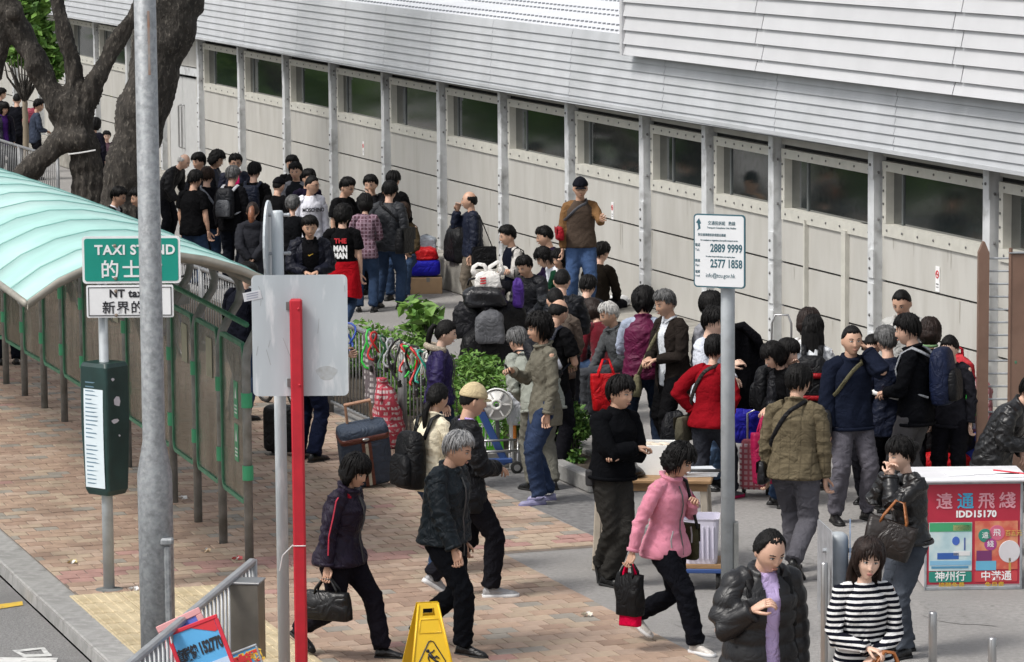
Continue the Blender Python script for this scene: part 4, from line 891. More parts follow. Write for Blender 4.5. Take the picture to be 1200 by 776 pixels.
def P(label, u, v, h=1.70, yaw=0, arms=('hang', 'hang'), legs='stand', lean=0, turn=0, tilt=0, nod=8, top=('#101012', 'cotton'), bot=('#14161c', 'cotton'), hair='short', hc='black', fem=False, skin=0, hem=None, sleeve='long', open_=None, inner='#d8d8d8',
      under=None, shoes=('#0b0b0c', '#0a0a0a', 'shoe'), fat=1.0, collar=None, glasses=False, key=None, gz=0.0, seat=None, arm_over=None, puff=False, loose=.012, pat=None, botpat=None, cap=None, legx=None, curl=.55, bare=False, innercol=None, hood=None, twist=0, vest=None, folds=1.0, roll=0):
    p = Pers(); k = h/1.70; near = None; rl = random.Random(hash(label) % 1000 if False else sum(map(ord, label)))
    sit = seat is not None or legs.startswith('sit')
    hipz = (seat if seat is not None else .47)+.09 if sit else (.90 if legs not in ('walkL', 'walkR') else .845)
    if legs in ('midL', 'midR'): hipz = .875
    if not sit: hipz *= k
    hipz0 = hipz
    ln = R(lean); pel = np.array([0, 0, hipz]); pr = rotx(ln*.25) if not sit else np.eye(3)
    A1 = rotz(R(twist)*.5)@rotx(ln*.6); A2 = rotz(R(twist))@rotx(ln)
    waist = pel+A1@np.array([0, 0, .16*k])
    def spine(z):
        z = z*k*.975
        if z <= 0: return pel+pr@np.array([0, 0, z]), pr
        if z <= .16*k: f = z/(.16*k); return pel+A1@np.array([0, 0, z]), (rotz(R(twist)*.5*f)@rotx(ln*(.25+.35*f) if not sit else ln*.6*f))
        return waist+A2@np.array([0, .0, z-.16*k]), A2
    sw = (.156 if fem else .176)*k*(.5+.5*fat); neckb, _ = spine(.52)
    shl = []
    for sx in (1, -1): c_, r_ = spine(.455); shl.append(c_+r_@np.array([sx*sw, .008*k, 0]))
    hr = rotz(R(turn)+R(twist))@rotx(ln*.45+R(nod))@roty(R(tilt))
    hb = neckb+A2@np.array([0, -.014*k, .038*k]); hs_c = 1.06 if not fem else 1.04
    hc_ = hb+hr@np.array([0, -.018*k, .112*k])
    # arms
    UA, FA = .285*k, .245*k; el, wr, hdir = [], [], []
    for i, sx in enumerate((1, -1)):
        tg = arms[i]; t_, hint = ARMS[tg] if isinstance(tg, str) else tg
        T = shl[i]+A2@(np.array([sx*t_[0], -t_[1], t_[2]])*k); e, w = ik(shl[i], T, UA, FA, A2@np.array([sx*hint[0], -hint[1], hint[2]])); el.append(e); wr.append(w); hdir.append(nrm(w-e))
    # legs
    hip, kn, an = [], [], []; lg = LEGS[legs] if isinstance(legs, str) else legs
    gz0 = 0.0
    for i, sx in enumerate((1, -1)):
        f = lg[i]; Hh = pel+pr@np.array([sx*.088*k, 0, -.02*k]); T = np.array([sx*f[0]*k, -f[1]*k, f[2]+.085*k+gz0]); KH = np.array([sx*.12+ (sx*.25 if sit and legs == 'sitk' else 0), -1, .25 if sit else 0])
        e, w = ik(Hh, T, .42*k, .41*k, KH); hip.append(Hh); kn.append(e); an.append(w)
    # place on the ray through the top of the head
    topl = hc_+hr@np.array([0, .01, .124*hs_c*k+.012]); yawr = R(yaw); Rz = rotz(yawr); tw = Rz@topl
    d_ = ray(u, v); t__ = (topl[2]+gz-CAM_H)/d_[2]; Pw = CAM_C+d_*t__; root = np.array([Pw[0]-tw[0], Pw[1]-tw[1], gz])
    o = thing('person', label, 'person', root, yawr, PGROUP); p.o = o; p.near = root[1] < 31.5; big = root[1] < 27.5
    vx = .0125 if root[1] < 28 else (.0145 if root[1] < 36 else .019)
    p.__dict__.update(k=k, spine=spine, sh=shl, el=el, wr=wr, hd=hdir, hip=hip, kn=kn, an=an, hc=hc_, hr=hr, A2=A2, sw=sw, root=root, yaw=yawr, Rz=Rz, neck=neckb, fat=fat, fem=fem, pel=pel)
    sk = SKINS[skin]; fold_j = []
    # ---- body (one continuous mesh, with head and hands joined to it)
    if fem: TR = [(-.15, .165, .115), (-.05, .168, .120), (.05, .145, .103), (.16, .118, .086), (.28, .130, .104), (.38, .134, .103), (.44, .120, .080), (.485, .085, .064), (.525, .050, .052)]
    else: TR = [(-.15, .165, .115), (-.05, .168, .118), (.05, .160, .110), (.16, .150, .105), (.28, .158, .114), (.38, .160, .112), (.44, .138, .088), (.485, .098, .070), (.525, .056, .058)]
    if fat != 1: TR = [(z, a*fat, b*(fat*1.15-.15 if z < .4 else 1)) for z, a, b in TR]
    def ringat(z, a, b, ea=0.0): c_, r_ = spine(z); return ell(c_, r_, (a+ea)*k, (b+ea)*k)
    B = MB(); B.loft([ringat(z, a, b, -.014) for z, a, b in TR if z > -.1])
    B.tube([spine(.46)[0], neckb, hb+hr@np.array([0, -.0, .03*k]), hc_+hr@np.array([0, .012, -.02])], [.062*k, .056*k, .054*k, .05*k] if not fem else [.052*k, .047*k, .045*k, .042*k], 12)
    for i in (0, 1):
        sx = (1, -1)[i]
        B.tube([shl[i]+A2@np.array([-sx*.06*k, 0, -.01]), shl[i], (shl[i]+el[i])/2, el[i], el[i]*.6+wr[i]*.4, wr[i]], [.05*k, .047*k, .042*k, .037*k, .036*k, .025*k], 10)
        B.tube([hip[i], hip[i]*.5+kn[i]*.5, kn[i], kn[i]*.6+an[i]*.4, an[i]], [.075*k, .07*k, .05*k, .05*k, .036*k], 10)
    na = GRIDS[bool(p.near)]; HD = head_points(na[0], fem, True, 1.0 if fem else .85)*k*hs_c
    def bodypost(me, o=o):
        e = get_ed(me); v_ = laplace(get_co(me), e, 2); polys = [tuple(q.vertices) for q in me.polygons]
        m2 = MB(); m2.add(v_, polys, 0); m2.add(HD@hr.T+hc_, na[1], 0)
        hk = k*hs_c
        def hp_(q): return hc_+hr@(np.array(q)*hk)
        for sx in (1, -1):
            m2.ball(hp_((sx*.074, .008, -.005)), (.010*hk, .020*hk, .032*hk), 8, 7, hr@rotz(-sx*R(25)), 0)
            yy = -.0825 if not fem else -.0815
            m2.ball(hp_((sx*.0295, yy, .007)), (.0135*hk, .0075*hk, .0052*hk), 10, 6, hr@rotz(sx*R(18)), 2)
            m2.ball(hp_((sx*.0285, yy-.0042, .007)), (.0062*hk, .005*hk, .0054*hk), 8, 6, hr, 3)
            m2.tube([hp_((sx*.0135, yy-.004, .0095)), hp_((sx*.029, yy-.0065, .0135)), hp_((sx*.044, yy+.003, .009))], .0022*hk, 5, mi=3)
            m2.tube([hp_((sx*.014, -.0895, .024)), hp_((sx*.030, -.0880, .029)), hp_((sx*.047, -.0745, .026))], [.0030*hk, .0036*hk, .0018*hk], 5, mi=4)
            if glasses:
                rr = [hp_((sx*.032+.021*math.cos(q), -.096+.004*abs(math.cos(q)), .005+.015*math.sin(q))) for q in np.linspace(0, 2*PI, 13)]; m2.tube(rr, .0016*hk, 5, mi=3); m2.tube([hp_((sx*.053, -.092, .008)), hp_((sx*.074, -.05, .01)), hp_((sx*.076, .01, .008))], .0016*hk, 5, mi=3)
        m2.ball(hp_((0, -.0915, -.0590)), (.021*hk, .0050*hk, .0040*hk), 10, 6, hr, 1); m2.ball(hp_((0, -.0905, -.0660)), (.017*hk, .0055*hk, .0045*hk), 10, 6, hr, 1)
        m2.tube([hp_((-.019, -.0975, -.0625)), hp_((0, -.0995, -.0620)), hp_((.019, -.0975, -.0625))], .0011*hk, 5, mi=3)
        for sx in (1, -1): m2.ball(hp_((sx*.008, -.111, -.038)), (.003*hk, .003*hk, .0022*hk), 6, 5, hr, 3)
        for i in (0, 1):
            sx = (1, -1)[i]; w_ = A2@np.array([0, -1, 0]) if abs(hdir[i]@(A2@np.array([0, -1, 0]))) < .8 else A2@np.array([-sx*.5, 0, 1.0])
            hand_geo(m2, wr[i], hdir[i], -w_, sx if True else -sx, curl, k*(.94 if fem else 1.04))
        me2 = m2.mesh('body', [sk, LIP[skin], EYEW, EYED, BROW], True); return me2
    body = remesh_part('body', B, sk, o, vx*1.15, bodypost)
    # ---- hair / cap
    H = MB()
    if hair and hair != 'none': hair_mesh(hair, na[0], na[1], fem, rl, H, 1.0)
    if H.n:
        H.v = [q*k*hs_c@hr.T+hc_ for q in H.v]; H.build('hair', HAIRC[hc], o, True)
    if cap:
        cc, brim = cap; C = MB(); D = na[0]; z = D[:, 2]; bp = head_points(D, fem, False); t = np.where(z > .30, .016, -.03)+.006*np.clip(z, 0, 1); t = np.where((z > .22) & (z <= .30), .014, t)
        C.add(((bp+D*t[:, None])*k*hs_c)@hr.T+hc_, na[1])
        if brim: 
            rows_ = []
            for f in np.linspace(0, 1, 5): rows_.append([hc_+hr@(np.array([.078*math.sin(q)*(1-.12*f), -.075*math.cos(q)-.075*f*math.cos(q)**.6 if math.cos(q) > 0 else 0, .035-.012*f-.012*math.sin(q)**2])*k) for q in np.linspace(-1.25, 1.25, 12)])
            C.loft(rows_, False, False); C.loft([[q+hr@np.array([0, 0, -.006*k]) for q in r][::-1] for r in rows_], False, False)
        C.build('cap', cloth(cc), o, True)
    # ---- top garment
    tm_ = cloth(top[0], top[1], pat); ez = loose+(.014 if top[1] in ('nylon', 'leather', 'wool', 'puffer') else 0)
    hm = hem if hem is not None else (-.13 if not sit else -.08)
    T = MB(); rs_ = []; wk = .016 if str(legs)[:3] in ('wal', 'mid') else 0.0
    zz = [q for q in TR if q[0] > hm+.03]
    def abz(z): zs = [q[0] for q in TR]; return np.interp(z, zs, [q[1] for q in TR]), np.interp(z, zs, [q[2] for q in TR])
    if hm < -.15:
        for z in np.arange(hm, -.16, .08): rs_.append(ringat(z, .172+.05*(-.15-z), .125+.03*(-.15-z), ez))
    else: a, b = abz(hm); rs_.append(ringat(hm, a+.006+wk, b+.008+wk*1.4, ez))
    for z, a, b in zz:
        e2 = (ez if z < .48 else ez*.8)+(.008 if z < .10 else 0)+(wk if z < .03 else 0)
        rs_.append(ringat(z, a, b, e2))
    T.loft(rs_)
    slv = 1.0 if sleeve == 'long' else (.0 if sleeve == 'none' else .5)
    def sleeve_tube(mb, i, frac, e):
        sx = (1, -1)[i]; pts = [shl[i]+A2@np.array([-sx*.10*k, 0, .028*k]), shl[i]+A2@np.array([-sx*.012*k, 0, -.008*k]), shl[i]*.65+el[i]*.35, el[i]*.85+shl[i]*.15]; rd_ = [.050, .060, .055, .051]
        if frac < .6: pts[3] = shl[i]*.28+el[i]*.72; rd_ = [.050, .062, .064, .068]
        else: pts += [el[i]*.92+wr[i]*.08+(el[i]-(shl[i]+wr[i])/2)*.04, el[i]*.6+wr[i]*.4, wr[i]*.98+el[i]*.02]; rd_ += [.051, .046, .037]
        w_ = .9 if fem else 1.0
        mb.tube(pts, [(r_*w_+e)*k for r_ in rd_], 12)
    jn = [(el[0], .13), (el[1], .13), (shl[0], .10), (shl[1], .10), (spine(.02)[0], .20)]
    SLV = [None, None]
    if slv:
        for i in (0, 1): SLV[i] = MB(); sleeve_tube(SLV[i], i, slv, ez)
    if collar:
        cz_, cr = (.535, .070) if collar == 'stand' else (.53, .072)
        if collar == 'turtle': T.tube([spine(.48)[0], neckb+A2@np.array([0, 0, .045*k])], [.075*k, .063*k], 14)
        else:
            c_, r_ = spine(.525); ring = [c_+r_@np.array([.074*k*math.cos(q), .076*k*math.sin(q)-.008*k, (.012+.018*math.sin(q))*k]) for q in np.linspace(0, 2*PI, 15)]; T.tube(ring, [.020*k]*15, 6, ell=(1.5, .7))
    if hood:
        c_, r_ = spine(.47); T.ball(c_+r_@np.array([0, .085*k, .03*k]), (.13*k, .06*k, .075*k), 14, 9, r_)
    FOLDSEED[0] += 1; sd_ = FOLDSEED[0]
    amp = {'cotton': .015, 'wool': .010, 'leather': .018, 'nylon': .018, 'puffer': .01, 'fleece': .012, 'denim': .010}.get(top[1], .009)*folds
    cA, rA = spine(.30); hemz = spine(hm)[0]
    def toppost(me, sd_=sd_, amp=amp, puff=puff, open_=open_, k=k, sleeve_=False):
        e = get_ed(me); v_ = laplace(get_co(me), e, 3); me.vertices.foreach_set('co', v_.ravel()); me.update(); n_ = get_no(me)
        v_ = fold_disp(v_, n_, jn, sd_, amp*k, 'puffer' if puff else '')
        if puff:
            loc = (v_-cA)@rA; ds = np.minimum(np.linalg.norm(v_-shl[0], axis=1), np.linalg.norm(v_-shl[1], axis=1)); tor = np.full(len(v_), not sleeve_)
            par = np.where(tor, loc[:, 2]/(.10*k), ds/(.09*k)); v_ = v_+n_*((np.abs(np.sin(par*PI))**.5-.6)*.0145*k)[:, None]
        v_ = laplace(v_, e, 1, .4)
        me.vertices.foreach_set('co', v_.ravel()); me.update()
        if open_ and not sleeve_:
            loc = (v_-cA)@rA/k; w0, w1 = open_; zz_ = loc[:, 2]; wz = np.interp(zz_, [-.45, .12, .26], [w0, w0*.6+w1*.4, w1]); cut = (np.abs(loc[:, 0]) < wz) & (loc[:, 1] < -.02) & (zz_ < .245)
            import bmesh
            bm = bmesh.new(); bm.from_mesh(me); bm.verts.ensure_lookup_table(); bmesh.ops.delete(bm, geom=[bm.verts[i] for i in np.where(cut)[0]], context='VERTS'); bm.to_mesh(me); bm.free()
        me.polygons.foreach_set('use_smooth', [True]*len(me.polygons)); return me
    det = MB(); cuffs = []
    if top[1] in ('nylon', 'leather', 'fleece') or sleeve == 'long':
        hb_ = ringat(hm+.012, *[q+w for q, w in zip(abz(max(hm+.012, -.15)), (.014, .016))], ez) if hm >= -.15 else None
        if hb_ is not None and p.near: det.tube(hb_+hb_[:1], .011*k, 6, ell=(.7, 1.5))
        for i in (0, 1):
            if sleeve == 'long' and p.near: cuffs.append(MB()); cuffs[-1].tube([wr[i]*.88+el[i]*.12, wr[i]*.99+el[i]*.01], [(.040+ez)*k, (.036+ez)*k], 12)
    if det.n: det.build('hem_band', tm_, o, True)
    for c2 in cuffs: c2.build('cuff', tm_, o, True)
    if top[1] in ('nylon', 'leather', 'fleece') and not open_ and p.near and not vest:
        zp = MB(); path = []
        for z in np.linspace(hm+.02, .47, 9): c_, r_ = spine(z); a, b = abz(max(z, -.15)); path.append(c_+r_@np.array([0, -(b+ez+(.010 if z < .1 else .004)), 0])*np.array([1, 1, 1]))
        zp.tube(path, .006*k, 5); zp.build('zip', mat('zip_metal', (.10, .10, .10), .4, .5), o)
    gname = {'leather': 'jacket', 'puffer': 'jacket', 'nylon': 'jacket', 'wool': 'jumper', 'fleece': 'jacket'}.get(top[1], 'shirt') if not open_ else 'jacket'
    if puff: gname = 'puffer_jacket'
    topo = remesh_part(gname, T, tm_, o, vx, toppost); p.top = topo
    for q_ in SLV:
        if q_ is not None: remesh_part('sleeve', q_, tm_, topo, vx*.9, lambda me, tp=toppost: tp(me, sleeve_=True))
    if open_ or under or vest:
        U = MB(); e3 = -.001 if not vest else .001
        ic = under if under else (inner if isinstance(inner, tuple) else (inner, 'cotton'))
        U.loft([ringat(z, a, b, max(0, ez-.013)) for z, a, b in TR if z > hm-.04])
        if sleeve == 'none' or vest or sleeve == 'short':
            if under or vest:
                for i in (0, 1): sleeve_tube(U, i, 1.0, .004)
        sd2 = sd_+100
        def upost(me, sd2=sd2):
            e = get_ed(me); v_ = laplace(get_co(me), e, 3); me.vertices.foreach_set('co', v_.ravel()); me.update(); v_ = fold_disp(v_, get_no(me), jn, sd2, .004, ''); me.vertices.foreach_set('co', v_.ravel()); me.update(); me.polygons.foreach_set('use_smooth', [True]*len(me.polygons)); return me
        remesh_part('shirt', U, cloth(*ic), o, vx, upost)
        if open_:
            cm = MB(); c_, r_ = spine(.52)
            for sx in (1, -1): cm.tube([c_+r_@np.array([sx*.058*k, .03*k, .02*k]), c_+r_@np.array([sx*.062*k, -.03*k, .012*k]), c_+r_@np.array([sx*.022*k, -.085*k, -.035*k])], [.016*k, .019*k, .008*k], 6, ell=(1.3, .5))
            cm.build('collar', cloth(*ic), o, True)
    # ---- trousers
    if not bare:
        bm_ = cloth(bot[0], bot[1], botpat); Tr = MB(); be = .012
        c0, r0 = pel, pr
        Tr.loft([ell(c0+r0@np.array([0, 0, z*k]), r0, (a+be*.6)*k*(fat if fat > 1 else 1), (b+be*.6)*k) for z, a, b in ((-.13, .115, .085), (-.08, .158, .110), (-.02, .163, .114), (.05, .150, .102), (.10, .136, .092))])
        for i in (0, 1):
            sx = (1, -1)[i]; bk = an[i]+np.array([0, .010*k, -.005*k])
            Tr.tube([hip[i]+np.array([-sx*.01, 0, .03*k]), hip[i]*.75+kn[i]*.25, hip[i]*.35+kn[i]*.65, kn[i], kn[i]*.65+bk*.35, kn[i]*.25+bk*.75, bk], [(r_+be*.75)*k*w for r_, w in ((.090, fat), (.094, fat), (.083, 1), (.073, 1), (.071, 1), (.064, 1), (.066, 1))], 12)
        jb_ = [(kn[0], .12), (kn[1], .12), (an[0], .15), (an[1], .15), (pel, .16)]; ba = {'denim': .015, 'cotton': .016}.get(bot[1], .010)*folds
        def trpost(me, sd_=sd_+300, ba=ba, cutz=hm):
            e = get_ed(me); v_ = laplace(get_co(me), e, 3); me.vertices.foreach_set('co', v_.ravel()); me.update(); v_ = fold_disp(v_, get_no(me), jb_, sd_, ba*k, ''); v_ = laplace(v_, e, 1, .4); me.vertices.foreach_set('co', v_.ravel()); me.update()
            if not sit and not open_ and abs(lean) < 30 and cutz > -.2:
                import bmesh
                bm = bmesh.new(); bm.from_mesh(me); bm.verts.ensure_lookup_table(); bmesh.ops.delete(bm, geom=[bm.verts[i] for i in np.where(v_[:, 2] > pel[2]+(cutz+.115)*k)[0]], context='VERTS'); bm.to_mesh(me); bm.free()
            me.polygons.foreach_set('use_smooth', [True]*len(me.polygons)); return me
        remesh_part('jeans' if bot[1] == 'denim' else 'trousers', Tr, bm_, o, vx, trpost)
    # ---- shoes
    su = cloth(shoes[0], 'leather'); so_ = paint('sole', shoes[1], .7); sme = shoe_mesh(su, so_, k*(.92 if fem else 1.0), shoes[2])
    for i in (0, 1):
        sx = (1, -1)[i]; q = link('shoe', sme, o); lift = lg[i][2]; pitch = R(0)
        if lift > .05 and lg[i][1] < 0: pitch = R(34)
        if legs == 'crossed' and i == 1: pitch = R(62)
        q.location = Vector(an[i]-np.array([0, 0, .085*k])+np.array([0, math.sin(pitch)*.02, math.sin(pitch)*.01])); q.rotation_euler = (pitch, 0, sx*R(8))
    if roll:                                                           # whole body leaning sideways, head kept where it is
        Mr = Matrix.Rotation(R(roll), 3, 'Y') @ Matrix.Rotation(yawr, 3, 'Z'); hl = Vector([float(c) for c in topl]); top_w = Vector([float(c) for c in root+tw]); nl = top_w-Mr@hl; nl.z = float(gz)+.0
        o.rotation_euler = Mr.to_euler(); o.location = nl; p.root = np.array(nl); p.Rz = np.array(Mr)
    if key: PEOPLE[key] = p
    return p
# ---- things people carry (world placed, each a thing of its own)
def W(p, q): return p.root+p.Rz@np.asarray(q, float)
def strap_path(p, sx, z_hip, ez_=.035, hip_out=.06, n=9):                  # from the hip on side sx over the opposite shoulder, front then back
    pts = []
    for f in np.linspace(0, 1, n):
        z = z_hip+(.50-z_hip)*math.sin(f*PI/2); c, r = p.spine(z); x = sx*(.19+hip_out)*(1-f)+(-sx*.085)*f; wd = np.interp(z, [-.1, .2, .4, .5], [.165, .155, .175, .10]); y = -math.sqrt(max(0, 1-min(1, abs(x)/(wd+.05))**2))*(.115+ez_)
        pts.append(c+r@(np.array([x, y if f < .97 else -.02, 0.02*(f > .9)])*p.k))
    for f in np.linspace(1, 0, n):
        z = z_hip+(.50-z_hip)*math.sin(f*PI/2); c, r = p.spine(z); x = sx*(.19+hip_out)*(1-f)+(-sx*.085)*f; wd = np.interp(z, [-.1, .2, .4, .5], [.165, .155, .175, .10]); y = math.sqrt(max(0, 1-min(1, abs(x)/(wd+.05))**2))*(.115+ez_)
        pts.append(c+r@(np.array([x, y if f < .97 else .03, 0.03*(f > .9)])*p.k))
    return pts
def shoulder_bag(key, label, col, sx=1, z=-.08, size=(.30, .22, .09), same=False, kind='leather', name='shoulder_bag', strapcol=None, fwd=0.0, yawo=0):
    p = PEOPLE[key]; o = thing(name, label, 'bag', p.root, p.yaw); c, r = p.spine(z); cm = c+np.array([sx*(.215+size[2]/2)*p.k, -fwd, -size[1]*.2])
    m = MB(); a, b, t = size; rr = rotz(R(90)+R(yawo)); rg_ = []
    for zf, s_, tt in ((-.5, .90, .75), (-.46, .98, .95), (-.1, 1.0, 1.0), (.3, .95, .8), (.47, .9, .55), (.5, .86, .4)): rg_.append([cm+rr@np.array([x, y, zf*b]) for x, y in rrect(a*s_, t*tt, t*tt*.35, 3)])
    m.loft(rg_); mm = cloth(col, kind); bo = m.build('bag_body', mm, o, True)
    f = MB(); f.loft([[cm+rr@np.array([x*1.02, -sx*(t*.56), .5*b-q*.5*b]) for x in (-a*.46, a*.46)] for q in (0, .5, 1)], False, False); f.build('flap', mm, o)
    path = strap_path(p, sx, z+.05) if not same else [cm+np.array([0, -.12, b*.4]), p.sh[0 if sx > 0 else 1]+np.array([-sx*.03, -.07, .02]), p.sh[0 if sx > 0 else 1]+np.array([-sx*.04, 0, .065*p.k]), p.sh[0 if sx > 0 else 1]+np.array([-sx*.03, .08, .02]), cm+np.array([0, .12, b*.4])]
    if not same: path = [cm+rr@np.array([a*.42*(-1 if sx > 0 else 1)*-1, 0, b*.4])*1.0]+path+[cm+rr@np.array([a*.42*(-1 if sx > 0 else 1), 0, b*.4])]
    s_ = MB(); s_.tube(path, .014, 6, ell=(1.3, .45)); s_.build('strap', cloth(strapcol or col, 'nylon'), o, True)
    return o
def backpack(key, label, col, size=(.30, .42, .16), acc=None, accname='band', z=.30, strapcol=None, d=0.0, one=None):
    p = PEOPLE[key]; o = thing('backpack', label, 'backpack', p.root, p.yaw); c, r = p.spine(z); k = p.k; cm = c+r@np.array([0, (.135*(.6+.4*p.fat)+size[2]/2+d)*k, -.02*k]); a, b, t = size
    def bx(m, cc, a, b, t, rnd=.45): m.loft([[cc+r@np.array([x, y, zf*b]) for x, y in rrect(a*s_, t*s2, t*s2*rnd, 4)] for zf, s_, s2 in ((-.5, .82, .7), (-.46, .95, .92), (-.2, 1.0, 1), (.2, .98, .95), (.40, .86, .8), (.48, .66, .55), (.5, .5, .35))])
    mm = cloth(col, 'nylon'); m = MB(); bx(m, cm, a, b, t); m.build('main_pocket', mm, o, True)
    m = MB(); bx(m, cm+r@np.array([0, t*.52, -b*.16]), a*.8, b*.55, t*.5); m.build('front_pocket', cloth(acc, 'nylon') if acc and accname == 'pocket' else mm, o, True)
    if acc and accname == 'band':
        for zz in (.10, -.36): m = MB(); m.loft([[cm+r@np.array([x, y+t*.16, zz*b+q]) for x, y in rrect(a*.99, t*1.5, t*.6, 4)] for q in (-.022, .022)]); m.build('band', cloth(acc, 'nylon'), o, True)
    for i, sx in enumerate((1, -1)):
        if one is not None and i != one: continue
        s = p.sh[i]; q = A = p.A2
        pts = [cm+r@np.array([sx*.07, -t*.45, b*.36]), s+q@np.array([-sx*.075*k, .085*k, .045*k]), s+q@np.array([-sx*.07*k, .01*k, .078*k]), s+q@np.array([-sx*.065*k, -.085*k, .03*k]), s+q@np.array([-sx*.055*k, -.135*k, -.10*k]), s+q@np.array([-sx*.02*k, -.10*k, -.26*k]), cm+r@np.array([sx*.13, -t*.5, -b*.36])]
        m = MB(); m.tube(pts, .022*k, 8, ell=(1.25, .45), up=(1, 0, 0)); m.build('strap', cloth(strapcol or col, 'nylon'), o, True)
    return o
def tote(key, label, col, hand=0, size=(.30, .32, .12), kind='nylon', drop=.16, name='tote_bag', handlecol=None, at_=None, taper=.85, yawo=0, over=None, rot=None):
    p = PEOPLE[key] if key else None; hp_ = W(p, p.wr[hand]+p.hd[hand]*.085*p.k) if at_ is None else np.asarray(at_, float); yw = (p.yaw if p else 0)+R(yawo)
    o = thing(name, label, 'bag', hp_, yw); a, b, t = size; z0 = -drop-b; m = MB(); rl = random.Random(len(label))
    rg_ = [[(x*(1+.02*math.sin(i*9+zf*4)), y+.012*math.sin(x*30+zf*7), z0+b*zf) for i, (x, y) in enumerate(rrect(a*s_, t*s2, min(a*s_, t*s2)*.3, 4))] for zf, s_, s2 in ((0, taper*.96, .9), (.03, taper, 1.0), (.35, (1+taper)/2, 1.05), (.7, 1.0, .9), (.93, 1.0, .6), (1.0, .99, .5))]
    m.loft(rg_); m.build('bag_body', cloth(col, kind), o, True)
    for y in (-t*.22, t*.22): h = MB(); h.tube([(-a*.26, y, z0+b*.9), (-a*.24, y, z0+b+.02), (-.03, y*.4, -.01), (.03, y*.4, -.01), (a*.24, y, z0+b+.02), (a*.26, y, z0+b*.9)], .010, 6); h.build('handle', cloth(handlecol or col, kind), o, True)
    return o
# ================================================================== PEOPLE: who stands where
BK = ('#0d0d0f', 'cotton'); DN = ('#0f1526', 'cotton'); NV = ('#141a2b', 'nylon'); JE = ('#27374f', 'denim'); JD = ('#1b2638', 'denim'); JL = ('#465b76', 'denim'); TR = ('#15151a', 'cotton'); GT = ('#3a3835', 'cotton'); GL = ('#4b4a4c', 'cotton')
TRN = ('#8e8e90', '#c9c9c9', 'trainer'); SB_ = ('#0b0b0c', '#0a0a0a', 'shoe')
# --- nearest walkers
P('elderly woman in a dark purple jacket with red piping striding to the right', 420, 533, 1.56, 68, ('swingb', 'carry'), 'walkL', 10, -14, nod=14, top=('#1d1526', 'nylon'), bot=('#17151c', 'cotton'), hair='bobfringe', fem=True, skin=1, hem=-.09, collar='stand', key='purple', under=('#8c1524', 'cotton'), fat=1.24)
P('grey haired old man in a dark navy jacket walking to the right', 541, 505, 1.67, 62, ('hang', 'swingf'), 'midR', 7, 6, nod=14, top=('#10191f', 'nylon'), bot=('#0f1116', 'cotton'), hair='short', hc='grey', skin=1, collar='shirt', hem=-.16, key='oldman', fat=1.12)
P('woman in a cream jacket with a black rucksack on one shoulder', 514, 448, 1.57, 128, ('hang', 'front'), 'shift', 3, 6, top=('#d9d0b8', 'cotton'), bot=JE, hair='tied+lowpony', fem=True, hem=-.14, key='cream', shoes=('#5c5c58', '#2a2a2a', 'trainer'), collar='shirt', skin=1, fat=1.22)
P('man in a beige baseball cap and black jacket beside the cream jacket', 556, 448, 1.73, 105, ('hang', 'front'), 'midR', 3, 4, top=('#0d0e12', 'nylon'), bot=TR, hair='crew', skin=1, cap=('#b9a987', True), hem=-.20, open_=(.04, .05), inner='#a38fc0', key='beigecap', shoes=TRN)
P('woman in a pink fleece striding to the right with a black bag', 802, 521, 1.58, 52, ('bagstrap', ((.16, -.06, -.50), (.5, -.8, 0))), 'walkR', 6, 14, nod=20, top=('#c77f92', 'fleece'), bot=('#0d0e14', 'cotton'), hair='curly', fem=True, skin=1, fat=1.14, hem=-.11, collar='stand', key='pink', shoes=('#b9b4ae', '#cfcfcf', 'trainer'))
P('man in a black puffer jacket and lilac shirt at the front edge', 907, 621, 1.72, 22, ('hang', 'bagstrap'), 'midL', 5, 4, nod=22, top=('#1b1b1d', 'puffer'), bot=TR, hair='receding', skin=0, puff=True, fat=1.12, hem=-.18, open_=(.035, .05), inner='#b7a5cf', key='puffer', collar='stand', loose=.02)
P('woman in a black and white striped top with long brown hair', 1020, 631, 1.62, 12, ('belly', 'front'), 'midR', 3, -6, nod=4, tilt=6, top=('#d6d6d6', 'cotton'), pat=('h', '#11131d', .034, .55), bot=('#1a1a20', 'denim'), hair='long', hc='darkbrown', fem=True, skin=2, hem=-.10, key='striped', fat=1.08)
P('woman in a black leather jacket with hands to her face and a big brown bag', 1054, 512, 1.60, -62, ('chin', 'chin'), 'shift', 4, 0, top=('#0c0c0e', 'leather'), bot=('#3b4048', 'denim'), hair='fringe+bun', fem=True, skin=2, hem=-.02, key='leather', under=('#b5b8ba', 'cotton'))
P('man in a black roll neck with crossed arms leaning on the table', 728, 439, 1.70, 40, ('cross', 'cross2'), 'crossed', -2, 8, nod=2, top=('#0c0d10', 'wool'), bot=('#2d2c2a', 'cotton'), hair='fringe', skin=1, hem=-.02, collar='turtle', roll=5, key='crossed', fat=1.04)
P('man in a brown checked shirt walking away with a dark strap across his back', 937, 427, 1.74, 160, ('hang', 'hang'), 'midL', 4, -10, top=('#635a48', 'cotton'), pat=('plaid', '#564e3e', .085, .12), bot=('#55545a', 'cotton'), hair='short', skin=1, hem=-.09, collar='shirt', key='brown', fat=1.12)
P('man on a mobile phone in a dark ribbed jumper and grey trousers', 998, 380, 1.74, 18, ('phone', 'hang'), 'wide', 0, -6, nod=0, top=('#161b29', 'wool'), bot=('#55535a', 'cotton'), hair='crew', skin=1, hem=-.10, key='phoneman', collar='stand')
P('tall man in black with a black rucksack holding a roll of white paper', 1062, 368, 1.78, -112, ('front', 'front'), 'shift', 3, 0, top=('#0a0b0f', 'cotton'), bot=GL, hair='short', hem=-.14, key='rollman', collar='stand', fat=1.1)
